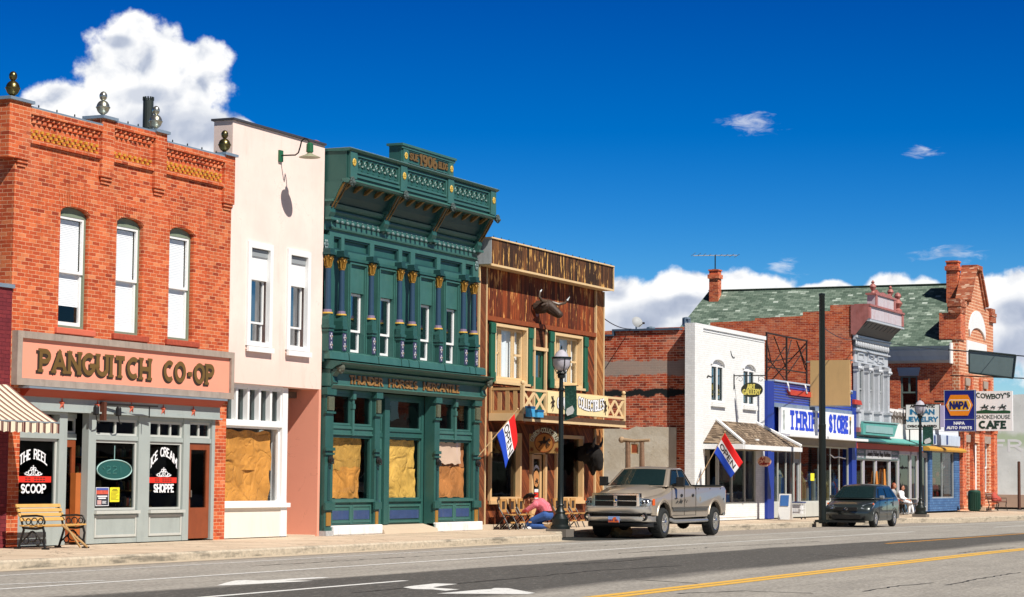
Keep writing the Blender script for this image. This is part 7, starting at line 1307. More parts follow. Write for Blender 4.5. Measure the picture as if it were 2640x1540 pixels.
# ================================================================ vehicles
def body(outline,w,OX,OY,OZ,cur=.10,round_=.07,cl=None):
    m=M(); ls=[a for a,_ in outline]; lc=(min(ls)+max(ls))/2; lf,lr=min(ls),max(ls); zt=max(b for _,b in outline)
    S=[-w,-w+.02,-w+.07,-w*.8,-w*.45,0,w*.45,w*.8,w-.07,w-.02,w]; E={0:round_,1:round_*.35,2:0,8:0,9:round_*.35,10:round_}; n=len(outline)
    for i,s in enumerate(S):
        e=E.get(i,0)
        for a,b in outline:
            fa=max(0,1-(a-lf)/.9); ra=max(0,1-(lr-a)/.5); aa=a+fa*(cur*(s/w)**2+e*.8)-ra*(cur*.35*(s/w)**2+e*.8); bb=b-(e if b>zt-.55 else 0)-(.03*(s/w)**4 if b>zt-.3 else 0)
            m.v.append((OX+aa,OY+s,OZ+bb))
    for i in range(len(S)-1): m.f+=[(i*n+j,i*n+(j+1)%n,(i+1)*n+(j+1)%n,(i+1)*n+j) for j in range(n)]
    m.f+=[tuple(range(n-1,-1,-1)),tuple((len(S)-1)*n+j for j in range(n))]; return m
def archpts(c,r,zc,z0,n=9):
    a0=math.asin(min(.95,max(-.95,(z0-zc)/r))); return [(c+r*cos(a),zc+r*sin(a)) for a in [a0+(PI-2*a0)*i/n for i in range(n+1)]]
def cab(L,w0,w1,z0,z1,OX,OY,OZ,crown=.04,bow=.10):
    """L: l of (front bottom, front top, rear top, rear bottom)"""
    m=M(); T=[-1,-.5,0,.5,1]; rows=[]
    for t in T:
        q=1-t*t; rows.append([(OX+L[0]-bow*q,OY+w0*t,OZ+z0),(OX+L[1]-bow*.6*q,OY+w1*t,OZ+z1-.03+crown*q*.4),(OX+L[1]+.10,OY+w1*t*.97,OZ+z1+crown*q),(OX+L[2]-.10,OY+w1*t*.97,OZ+z1+crown*q),(OX+L[2]+.02*q,OY+w1*t,OZ+z1-.03),(OX+L[3]+.02*q,OY+w0*t,OZ+z0)])
    for r_ in rows: m.v+=r_
    for i in range(4): m.f+=[(i*6+j,i*6+j+1,(i+1)*6+j+1,(i+1)*6+j) for j in range(5)]+[(i*6+5,i*6,(i+1)*6,(i+1)*6+5)]
    m.f+=[tuple(range(6)),tuple(range(29,23,-1))]; return m
def wheel(r,x,y,z,R_,wd,side,rimm,name='wheel',sp=8):
    """side -1: outer face towards the street"""
    TY=pbr('tyre_rubber',(.016,.018,.018),.85,var=.25,vs=8,bump=.4,bs=40); o=y
    prof=[(R_*.62,0.01),(R_*.80,-.02),(R_*.95,.0),(R_,.04),(R_,wd-.04),(R_*.95,wd),(R_*.62,wd)]
    if side>0: prof=[(a,-b) for a,b in prof]
    t=M().lathe(x,o,prof,30,'y',z); q=M(); n=26
    for i in range(n):
        a=2*PI*i/n; c,s=cos(a),sin(a); yy=(o+.05,o+wd-.05) if side<0 else (o-wd+.05,o-.05); h=R_*.10
        q.add([(x+R_*.985*c-h*s*.45,yy[0],z+R_*.985*s+h*c*.45),(x+R_*.985*c+h*s*.45,yy[0],z+R_*.985*s-h*c*.45),(x+R_*1.02*c+h*s*.4,yy[0],z+R_*1.02*s-h*c*.4),(x+R_*1.02*c-h*s*.4,yy[0],z+R_*1.02*s+h*c*.4),(x+R_*.985*c-h*s*.45,yy[1],z+R_*.985*s+h*c*.45),(x+R_*.985*c+h*s*.45,yy[1],z+R_*.985*s-h*c*.45),(x+R_*1.02*c+h*s*.4,yy[1],z+R_*1.02*s-h*c*.4),(x+R_*1.02*c-h*s*.4,yy[1],z+R_*1.02*s+h*c*.4)],[(0,1,2,3),(3,2,6,7),(0,3,7,4),(1,5,6,2)])
    t.add(q.v,q.f); w=t.build(name,TY,r,True); sg=-1 if side<0 else 1
    m=M().lathe(x,o,[(R_*.62,sg*-.0),(R_*.64,sg*.012),(R_*.58,sg*.0),(R_*.55,sg*-.06)],26,'y',z)
    for i in range(sp):
        a=2*PI*i/sp; da=.55*PI/sp; P=[(R_*.18,a-da*1.6),(R_*.57,a-da*.7),(R_*.57,a+da*.7),(R_*.18,a+da*1.6)]; f=[(x+rr*cos(t_),o+sg*(.0 if rr>R_*.3 else .015),z+rr*sin(t_)) for rr,t_ in P]; b=[(u,v-sg*.05,w_) for u,v,w_ in f]; m.add(f+b,[(0,1,2,3),(0,4,5,1),(1,5,6,2),(2,6,7,3),(3,7,4,0)])
    m.lathe(x,o,[(R_*.24,sg*-.04),(R_*.22,sg*.02),(R_*.12,sg*.04),(.01,sg*.045)],16,'y',z); m.build('rim',rimm,w,True); M().lathe(x,o,[(R_*.56,sg*-.075),(R_*.1,sg*-.07)],20,'y',z).build('brake_disc',BLK,w); return w
CHR=pbr('chrome',(.70,.72,.74),.10,metal=1.,var=.03,bump=0); CGL=pbr('dark_car_glass',(.010,.022,.022),.03,var=.2,bump=0,spec=.8); BPL=pbr('black_plastic',(.015,.016,.016),.5); AMB=pbr('amber_lens',(.75,.12,.02),.15,bump=0)
def carpaint(n,c,m=.35): return pbr(n,c,.30,metal=m,var=.03,vs=2,bump=0,spec=.5,coat=.8)
def onside(P,th=.004): # side quads given as (x,y,z)
    m=M(); m.add(P,[tuple(range(len(P)))]); return m
def truck():
    OX,OY,OZ=56.68,-3.97,-.155; r=root('pickup_truck','tan crew cab pickup truck with chrome grille parked at the kerb','pickup truck',(OX+3.1,OY,OZ)); PT=carpaint('taupe_car_paint',(.48,.41,.325),.5); L=lambda l,s,z:(OX+l,OY+s,OZ+z); w=.98
    out=[(.22,.62),(.14,.86),(.16,1.02),(.30,1.10),(1.0,1.19),(1.55,1.30),(1.75,1.385),(3.63,1.40),(3.64,1.36),(3.68,1.36),(3.69,1.415),(6.22,1.43),(6.31,1.38),(6.33,1.05),(6.30,.72),(6.2,.66)]+archpts(5.30,.56,.47,.62)+[(4.6,.55),(1.9,.53)]+archpts(1.15,.56,.46,.60)
    b=body(out,w,OX,OY,OZ,.12,.05).build('body',PT,r,True)
    for c in (1.15,5.30):    # wheel arch lips and dark wells
        m=M(); A=archpts(c,.57,.47,.60,12)
        for s in (-1,1): m.tube([L(a,s*(w-.01),z) for a,z in A],.035,6)
        m.build('wheel_arch',PT,b,True); m=M(); m.add([L(a,s,z) for s in (-w+.12,w-.12) for a,z in archpts(c,.555,.46,.5,10)],[(i,i+1,i+12,i+11) for i in range(10)]); m.build('wheel_well',BLK,b); M().box(*[q for q in (OX+c-.5,OX+c+.5,OY-.62,OY+.62,OZ+.42,OZ+1.0)]).build('inner_well',BLK,b)
    # hood
    m=M(); rows=[(.06,1.17,.56),(.12,1.22,.62),(.6,1.30,.70),(1.2,1.37,.78),(1.62,1.415,.84)]
    for l,z,hw in rows:
        for t in (-1,-.93,-.55,-.45,0,.45,.55,.93,1): m.v.append(L(l+(.10*t*t if l<.5 else -.03*(1-t*t)),hw*t+(.07*t if abs(t)==1 else 0),z-.13*(abs(t)==1)-.02*(abs(t)>.9)+(.035 if abs(t)<.5 else 0)-.02*t*t))
    for i in range(4): m.f+=[(i*9+j,i*9+j+1,(i+1)*9+j+1,(i+1)*9+j) for j in range(8)]
    m.build('hood',PT,r,True)
    m=M()   # scuttle and wipers
    m.add([L(1.50,-.85,1.395),L(1.50,.85,1.395),L(1.78,.85,1.41),L(1.78,-.85,1.41)],[(0,1,2,3)]); m.tube([L(1.58,-.6,1.43),L(1.70,-.05,1.46)],.012,4).tube([L(1.55,.15,1.43),L(1.67,.7,1.46)],.012,4); m.build('wipers',BPL,r)
    # cab with see-through windows
    c=cab((1.58,2.28,3.36,3.64),.91,.70,1.39,1.90,OX,OY,OZ,.05,.14); v=c.v
    cb=c.build('cab',PT,r,True,bevel=.035)
    def lerp(A,B,t): return Vector(A).lerp(Vector(B),t)
    fb=[v[i*6] for i in range(5)]; ft=[v[i*6+1] for i in range(5)]
    m=M(); n=Vector((-.55,0,.83))*.012; NB=9
    for j,t in enumerate((.06,.95)):
        for i in range(NB): s=.06+.88*i/(NB-1); k_=s*4; a=min(3,int(k_)); q=lerp(lerp(fb[a],fb[a+1],k_-a),lerp(ft[a],ft[a+1],k_-a),t)+n*1.7; m.v.append(tuple(q))
    m.f=[(i,i+1,NB+i+1,NB+i) for i in range(NB-1)]; m.build('windscreen',CGL,r,True)
    for s,tg in ((0,-1),(4,1)):
        A,B,C_,D_=[Vector(v[s*6+i]) for i in (0,1,4,5)]; o=Vector((0,tg*.014,.006)); P=lambda u,t:tuple(lerp(lerp(A,D_,u),lerp(B,C_,u),t)+o)
        m=M(); m.add([P(.10,.07),P(.44,.07),P(.44,.90),P(.13,.90)],[(0,1,2,3)]); m.build('side_window',CGL,r); m=M(); m.add([P(.50,.07),P(.86,.07),P(.80,.90),P(.50,.90)],[(0,1,2,3)]); m.build('side_window',CGL,r)
        m=M(); m.tube([P(.07,.03),P(.10,.95),P(.85,.95),P(.93,.03)],.016,5).tube([P(.47,.03),P(.47,.95)],.018,5); m.build('window_seal',BPL,r)
        # mirror
        q=M().box(OX+1.80,OX+1.96,OY+tg*.98-.0 if tg<0 else OY+1.0,OY+tg*1.0,OZ+1.42,OZ+1.45) if 0 else M(); y0,y1=sorted((OY+tg*1.03,OY+tg*1.26)); q.box(OX+1.92,OX+2.04,y0,y1,OZ+1.40,OZ+1.66); q.tube([L(1.98,tg*.90,1.45),L(1.98,tg*1.06,1.47)],.03,6).tube([L(2.0,tg*.90,1.42),L(2.0,tg*1.1,1.42)],.025,6); q.build('mirror',BPL,r,False,bevel=.03)
    # cabin colour seen through the windscreen
    M().box(OX+2.6,OX+2.8,OY-.6,OY+.6,OZ+1.2,OZ+1.38).build('seat_back',BLK,r)
    # doors: seams, handles, mouldings on the street side
    for tg in (-1,1):
        y=OY+tg*(w+.002); m=M()
        for l,z0,z1 in ((1.72,.62,1.38),(2.72,.60,1.38),(3.655,.58,1.42)): m.tube([(OX+l,y,OZ+z0),(OX+l+.02,y,OZ+z1)],.009,4)
        m.tube([(OX+1.78,y,OZ+.60),(OX+3.6,y,OZ+.60)],.007,4); m.build('door_seam',BLK,r)
        for l in (2.50,3.42): M().ball((OX+l,y,OZ+1.15),.085,10,(1.2,.35,.55)).build('door_handle',BPL,r)
        m=M().box(OX+1.75,OX+4.72,min(y,y+tg*.018),max(y,y+tg*.018),OZ+.80,OZ+.835); m.build('bright_moulding',CHR,r); M().box(OX+1.8,OX+4.6,min(y,y+tg*.02),max(y,y+tg*.02),OZ+.72,OZ+.79).build('rub_strip',pbr('dark_grey_strip',(.07,.07,.065),.4),r)
        M().tube([L(1.70,tg*(w-.08),.50),L(1.85,tg*(w+.03),.44),L(4.5,tg*(w+.03),.44),L(4.66,tg*(w-.08),.50)],.05,8).build('running_board',pbr('polished_step',(.45,.46,.46),.3,metal=.7),r,True)
        m=M(); yy=y+tg*.002
        for P in ([(2.0,.92),(2.18,1.02),(2.22,.98),(2.34,1.0),(2.12,.93)],[(2.2,.90),(2.45,1.06),(2.52,1.0),(2.64,1.02),(2.5,.92),(2.34,.94)],[(2.70,.96),(2.80,1.05),(2.84,1.03),(2.76,.95)],[(2.85,.95),(2.95,1.03),(2.98,1.01),(2.9,.94)],[(5.95,1.0),(6.0,1.06),(6.08,1.07),(6.04,1.0)]): m.add([(OX+a,yy,OZ+b) for a,b in P],[tuple(range(len(P)))])
        m.build('side_decal',pbr('black_decal',(.025,.025,.025),.3,bump=0),r); q=M(); 
        if tg<0: text(q,'1500',.24,.05,.012,TF(OX+1.92,yy,OZ+1.05),.002) if 0 else None
        M().box(OX+1.94,OX+2.16,min(yy,yy+tg*.006),max(yy,yy+tg*.006),OZ+1.05,OZ+1.08).build('door_badge',CHR,r); M().box(OX+3.72,OX+6.2,OY+tg*.90-.05,OY+tg*.90+.05,OZ+1.428,OZ+1.445).build('bed_rail_cap',BPL,r)
        for l in (3.9,4.85,5.75): M().ball((OX+l,y,OZ+1.33),.028,6,(1,.4,1)).build('stake_hook',CHR,r)
    M().ball((OX+4.05,OY-w-.003,OZ+1.05),.07,10,(.8,.2,1.1)).build('fuel_door',PT,r)
    # bed and tailgate
    M().box(OX+3.74,OX+6.2,OY-.84,OY+.84,OZ+1.405,OZ+1.44).build('bed_cover',BLK,r); M().box(OX+6.30,OX+6.45,OY-.9,OY+.9,OZ+.55,OZ+.72).build('rear_bumper',CHR,r,bevel=.03)
    for tg in (-1,1): M().box(OX+6.24,OX+6.33,OY+tg*.88-.08,OY+tg*.88+.08,OZ+.95,OZ+1.30).build('tail_lamp',pbr('red_lens',(.5,.02,.02),.2),r,bevel=.02)
    # front end
    g=M(); z0,z1,h0,h1=.78,1.21,.63,.69; xf=OX+.02
    def ringx(a,b,x0,x1,mm):
        n=len(a)
        for i in range(n):
            j=(i+1)%n; mm.add([(x0,)+a[i],(x0,)+a[j],(x0,)+b[j],(x0,)+b[i],(x1,)+a[i],(x1,)+a[j],(x1,)+b[j],(x1,)+b[i]],[(0,1,2,3),(0,4,5,1),(3,2,6,7)])
    yz=lambda s,z:(OY+s,OZ+z); ringx([yz(-h1,z1),yz(h1,z1),yz(h1+.02,z0+.1),yz(h0,z0),yz(-h0,z0),yz(-h1-.02,z0+.1)],[yz(-h1+.09,z1-.07),yz(h1-.09,z1-.07),yz(h1-.09,z0+.11),yz(h0-.08,z0+.06),yz(-h0+.08,z0+.06),yz(-h1+.09,z0+.11)],xf-.0,xf+.16,g)
    g.box(xf-.02,xf+.10,OY-.055,OY+.055,OZ+z0+.05,OZ+z1-.06).box(xf-.01,xf+.10,OY-h1+.08,OY+h1-.08,OZ+.985,OZ+1.02); gr=g.build('grille_surround',CHR,r,False,bevel=.012)
    m=M().box(xf+.05,xf+.09,OY-h1+.07,OY+h1-.07,OZ+z0+.05,OZ+z1-.06); m.build('grille_mesh',BLK,gr); m=M()
    for i in range(7): m.box(xf+.035,xf+.05,OY-.56,OY+.56,OZ+.86+.042*i,OZ+.868+.042*i)
    m.build('grille_bars',BPL,gr); M().ball((xf-.02,OY,OZ+1.0),.06,8,(.4,1,1.1)).build('grille_emblem',CHR,gr)
    for tg in (-1,1):
        H=[(tg*.70,.87),(tg*.70,1.08),(tg*.92,1.06),(tg*.965,1.0),(tg*.965,.90),(tg*.92,.86)]
        lx=lambda s:OX+.10+.10*(abs(s)-.6)**1+(.18 if abs(s)>.93 else 0); m=M(); a=[(lx(s),OY+s,OZ+z) for s,z in H]; b_=[(OX+.5,OY+s*(.985),OZ+z) for s,z in H]; n=6; m.add(a+b_,[tuple(range(n))]+[(i,(i+1)%n,(i+1)%n+n,i+n) for i in range(n)]); hl=m.build('headlight',pbr('headlamp_lens',(.45,.50,.55),.08,metal=.6,var=.5,vs=16,bump=0),r,False,bevel=.012)
        for s,q in ((.76,.055),(.86,.05)): M().lathe(OX+.085+.1*(s-.6),OY+tg*s,[(q,.0),(q*.8,-.01),(q*.3,.0)],14,'x',OZ+.97).build('bulb_reflector',CHR,hl); M().lathe(OX+.075+.1*(s-.6),OY+tg*s,[(q*.55,.0),(q*.5,-.012),(.005,-.014)],12,'x',OZ+.97).build('dark_bulb',CGL,hl)
        y=OY+tg*.975; M().box(OX+.26,OX+.44,min(y,y+tg*.012),max(y,y+tg*.012),OZ+.88,OZ+1.06).build('turn_signal',AMB,r,bevel=.01)
    # bumper
    def bump(z0,z1,dx,mt,nm,wb=.99,ends=.42):
        m=M(); S=[-1,-.93,-.8,-.4,0,.4,.8,.93,1]
        for s in S:
            x=OX+dx+.10*s*s+(.10 if abs(s)>.9 else 0)+(ends if abs(s)==1 else 0)
            m.v+=[(x+.03,OY+wb*s,OZ+z0),(x,OY+wb*s,OZ+z0+.04),(x,OY+wb*s,OZ+z1-.04),(x+.05,OY+wb*s,OZ+z1)]
        for i in range(8): m.f+=[(i*4+j,i*4+j+1,i*4+j+5,i*4+j+4) for j in range(3)]
        o=m.build(nm,mt,r,True); q=o.modifiers.new('t','SOLIDIFY'); q.thickness=.05; q.offset=-1; return o
    SB=pbr('satin_silver_bumper',(.72,.69,.64),.3,metal=.8,var=.05,bump=0)
    bp=bump(.67,.86,-.10,SB,'front_bumper',.985); bump(.44,.60,-.08,SB,'lower_bumper',.97); bump(.585,.715,-.03,BLK,'bumper_intake',.93,.1); bump(.30,.45,-.02,BPL,'air_dam',.93,.3)
    for s in (-.28,.28): M().box(OX-.10,OX-.0,OY+s*2.4-.10,OY+s*2.4+.10,OZ+.60,OZ+.70).build('bumper_bridge',SB,bp) if 0 else None
    for tg in (-1,1):
        f=M().lathe(OX-.03+.06,OY+tg*.80,[(.115,.04),(.115,-.03),(.085,-.035),(.08,-.0)],18,'x',OZ+.58).build('fog_lamp',BPL,bp); M().lathe(OX-.03+.06,OY+tg*.80,[(.07,.0),(.06,-.02),(.01,-.025)],14,'x',OZ+.58).build('fog_lens',CHR,f)
    pl=M().box(OX-.115,OX-.095,OY-.16,OY+.16,OZ+.42,OZ+.585).build('number_plate',pbr('plate_pale_blue',(.30,.42,.72),.5,var=.1,bump=0),r); M().prism([(OY-.155,OZ+.425),(OY+.155,OZ+.425),(OY+.155,OZ+.50),(OY+.06,OZ+.485),(OY+.0,OZ+.56),(OY-.06,OZ+.57),(OY-.09,OZ+.50),(OY-.155,OZ+.47)],OX-.118,OX-.1155,'x').build('plate_arch',pbr('plate_orange',(.75,.14,.03),.5,bump=0),pl); q=M(); [q.box(OX-.121,OX-.1185,OY-.11+.045*i,OY-.085+.045*i,OZ+.455,OZ+.505) for i in (0,1,3,4,5)]; q.build('plate_letters',pbr('plate_ink',(.01,.02,.12),.5),pl)
    # chassis and wheels
    M().box(OX+.6,OX+6.0,OY-.45,OY+.45,OZ+.40,OZ+.62).box(OX+1.05,OX+1.25,OY-.7,OY+.7,OZ+.30,OZ+.42).box(OX+5.2,OX+5.4,OY-.7,OY+.7,OZ+.30,OZ+.42).ball((OX+5.3,OY,OZ+.36),.2,10).ball((OX+1.15,OY+.2,OZ+.34),.16,10).box(OX+2.6,OX+3.3,OY-.3,OY+.3,OZ+.28,OZ+.42).build('chassis',BLK,r)
    RM=pbr('polished_alloy',(.66,.66,.64),.22,metal=.9,var=.05,bump=0)
    for l in (1.15,5.30):
        for tg in (-1,1): wheel(r,OX+l,OY+tg*.99,OZ+.405,.405,.29,tg,RM)
truck()
def hatch():
    OX,OY,OZ=80.3,-3.55,-.245; r=root('hatchback_car','dark grey five door hatchback parked beyond the black pole','car',(OX+2.1,OY,OZ)); PT=carpaint('dark_grey_car_paint',(.028,.038,.038),.3); L=lambda l,s,z:(OX+l,OY+s,OZ+z); w=.875
    out=[(.10,.24),(.02,.40),(.0,.62),(.10,.76),(.35,.86),(.95,1.0),(1.15,1.04),(4.05,1.10),(4.28,1.02),(4.36,.80),(4.35,.45),(4.25,.30)]+archpts(3.50,.36,.33,.30)+[(2.9,.24),(1.5,.24)]+archpts(.90,.36,.33,.28)
    b=body(out,w,OX,OY,OZ,.22,.07).build('body',PT,r,True)
    for c in (.90,3.50):
        m=M()
        for s in (-1,1): m.tube([L(a,s*(w-.012),z) for a,z in archpts(c,.37,.33,.28,12)],.022,6)
        m.build('wheel_arch',PT,b,True); M().box(OX+c-.33,OX+c+.33,OY-.58,OY+.58,OZ+.25,OZ+.68).build('inner_well',BLK,b)
        m=M(); m.add([L(a,s,z) for s in (-w+.1,w-.1) for a,z in archpts(c,.355,.33,.26,10)],[(i,i+1,i+12,i+11) for i in range(10)]); m.build('wheel_well',BLK,b)
    c=cab((.98,1.78,3.72,4.22),.83,.65,1.04,1.53,OX,OY,OZ,.06,.16); v=c.v; c.build('cabin',PT,r,True,bevel=.04)
    lerp=lambda A,B,t:Vector(A).lerp(Vector(B),t); fb=[v[i*6] for i in range(5)]; ft=[v[i*6+1] for i in range(5)]; m=M(); NB=9; n=Vector((-.45,0,.88))*.016
    for t in (.06,.93):
        for i in range(NB): s=.05+.9*i/(NB-1); k_=s*4; a=min(3,int(k_)); m.v.append(tuple(lerp(lerp(fb[a],fb[a+1],k_-a),lerp(ft[a],ft[a+1],k_-a),t)+n))
    m.f=[(i,i+1,NB+i+1,NB+i) for i in range(NB-1)]; m.build('windscreen',CGL,r,True)
    for s,tg in ((0,-1),(4,1)):
        A,B,C_,D_=[Vector(v[s*6+i]) for i in (0,1,4,5)]; o=Vector((0,tg*.016,.008)); P=lambda u,t:tuple(lerp(lerp(A,D_,u),lerp(B,C_,u),t)+o)
        for Q in ([P(.12,.10),P(.45,.10),P(.42,.86),P(.12,.86)],[P(.49,.10),P(.80,.10),P(.78,.86),P(.47,.86)],[P(.83,.14),P(.93,.2),P(.88,.8),P(.81,.84)]): M().add(Q,[(0,1,2,3)]).build('side_window',CGL,r)
        y0,y1=sorted((OY+tg*.86,OY+tg*1.04)); M().box(OX+1.42,OX+1.54,y0,y1,OZ+1.04,OZ+1.17).build('mirror',pbr('mirror_grey',(.35,.38,.40),.2,metal=.5) if tg<0 else PT,r,False,bevel=.035)
        y=OY+tg*(w+.001); m=M()
        for l,a,b_ in ((1.35,.32,1.02),(2.45,.30,1.06),(3.35,.75,1.08)): m.tube([(OX+l,y,OZ+a),(OX+l+.03,y,OZ+b_)],.007,4)
        m.build('door_seam',BLK,r); M().box(OX+1.35,OX+3.1,min(y,y+tg*.012),max(y,y+tg*.012),OZ+.50,OZ+.56).build('rub_strip',PT,r,bevel=.005)
        for l in (2.25,3.2): M().ball((OX+l,y,OZ+.90),.06,8,(1.5,.4,.5)).build('door_handle',PT,r)
        # headlamp sweeping back along the wing
        H=[(.14,tg*.50,.68),(.30,tg*.52,.80),(.72,tg*.80,.90),(.78,tg*.86,.84),(.46,tg*.86,.70),(.26,tg*.78,.64)]
        m=M(); m.add([L(*q) for q in H]+[L(q[0]+.12,q[1]*.93,q[2]-.06) for q in H],[tuple(range(6))]+[(i,(i+1)%6,(i+1)%6+6,i+6) for i in range(6)]); m.v=[(a-.035,bb+tg*.03,cc+.012) for a,bb,cc in m.v]; hl=m.build('headlight',pbr('headlamp_lens',(.45,.50,.55),.08,metal=.6),r); M().ball(L(.62,tg*.86,.86),.05,8,(1.5,.5,.7)).build('amber_lens',AMB,hl)
        M().lathe(OX+.16,OY+tg*.62,[(.075,.04),(.07,-.02),(.01,-.03)],12,'x',OZ+.38).build('fog_lamp',BLK,r)
        M().box(OX+4.22,OX+4.33,OY+tg*.78-.07,OY+tg*.78+.07,OZ+.75,OZ+1.0).build('tail_lamp',pbr('red_lens',(.5,.02,.02),.2),r,bevel=.02)
    m=M().box(OX-.012,OX+.1,OY-.42,OY+.42,OZ+.60,OZ+.74); m.build('grille',BLK,r,False,bevel=.02); M().tube([L(-.02,.05*cos(a)*1.3,.675+.035*sin(a)) if 0 else L(-.02,.06*cos(a),.675+.042*sin(a)) for a in [2*PI*i/14 for i in range(15)]],.009,5).tube([L(-.02,-.03,.70),L(-.02,.03,.70)],.008,4).tube([L(-.02,0,.72),L(-.02,0,.635)],.008,4).build('grille_emblem',CHR,r)
    M().box(OX+.01,OX+.1,OY-.55,OY+.55,OZ+.30,OZ+.46).build('lower_intake',BLK,r,False,bevel=.02); M().box(OX+.0,OX+.1,OY-.7,OY+.7,OZ+.18,OZ+.25).build('air_dam',BPL,r); M().tube([L(1.15,-.5,1.075),L(1.35,.0,1.12)],.01,4).tube([L(1.10,.05,1.08),L(1.3,.55,1.12)],.01,4).build('wipers',BPL,r)
    RM=pbr('silver_alloy',(.60,.61,.62),.25,metal=.85,var=.03,bump=0)
    for l in (.90,3.50):
        for tg in (-1,1): wheel(r,OX+l,OY+tg*.875,OZ+.315,.315,.20,tg,RM,'wheel',5)
hatch()
# ================================================================ people
SKN=pbr('sunburnt_skin',(.46,.20,.12),.55,var=.06,bump=0)
def hand(base,dr,up_,s,curl):
    """palm, four bent fingers of unequal length and a side thumb as skin chains"""
    B=Vector(base); d=Vector(dr).normalized(); u=Vector(up_).normalized(); sd=d.cross(u).normalized(); C=[[(B,.026*s),(B+d*.05*s,.032*s),(B+d*.085*s,.028*s)],[(B+d*.05*s-sd*.02*s,.027*s),(B+d*.05*s+sd*.022*s,.027*s)]]
    for i,ln in enumerate((.066,.078,.072,.055)):
        p=B+d*.085*s+sd*(-.030+.020*i)*s; q=p+d*ln*.45*s-u*curl*.012*s; t=q+d*ln*.35*s-u*curl*.028*s; e=t+d*ln*.15*s-u*curl*.024*s; C.append([(p,.0095*s),(q,.009*s),(t,.0085*s),(e,.0075*s)])
    p=B+d*.03*s-sd*.034*s; C.append([(p,.012*s),(p+d*.03*s-sd*.025*s,.011*s),(p+d*.06*s-sd*.03*s-u*curl*.01*s,.0095*s)]); return C
def face(r,body_,c,fwd,s,mat_hair):
    c=Vector(c); f=Vector(fwd).normalized(); sd=f.cross(Vector((0,0,1))).normalized(); u=sd.cross(f)
    m=M()
    for k_ in (-1,1): m.ball(tuple(c+f*.092*s+sd*k_*.032*s+u*.01*s),.011*s,6)
    m.build('eyes',pbr('eye_dark',(.03,.02,.015),.3),body_)
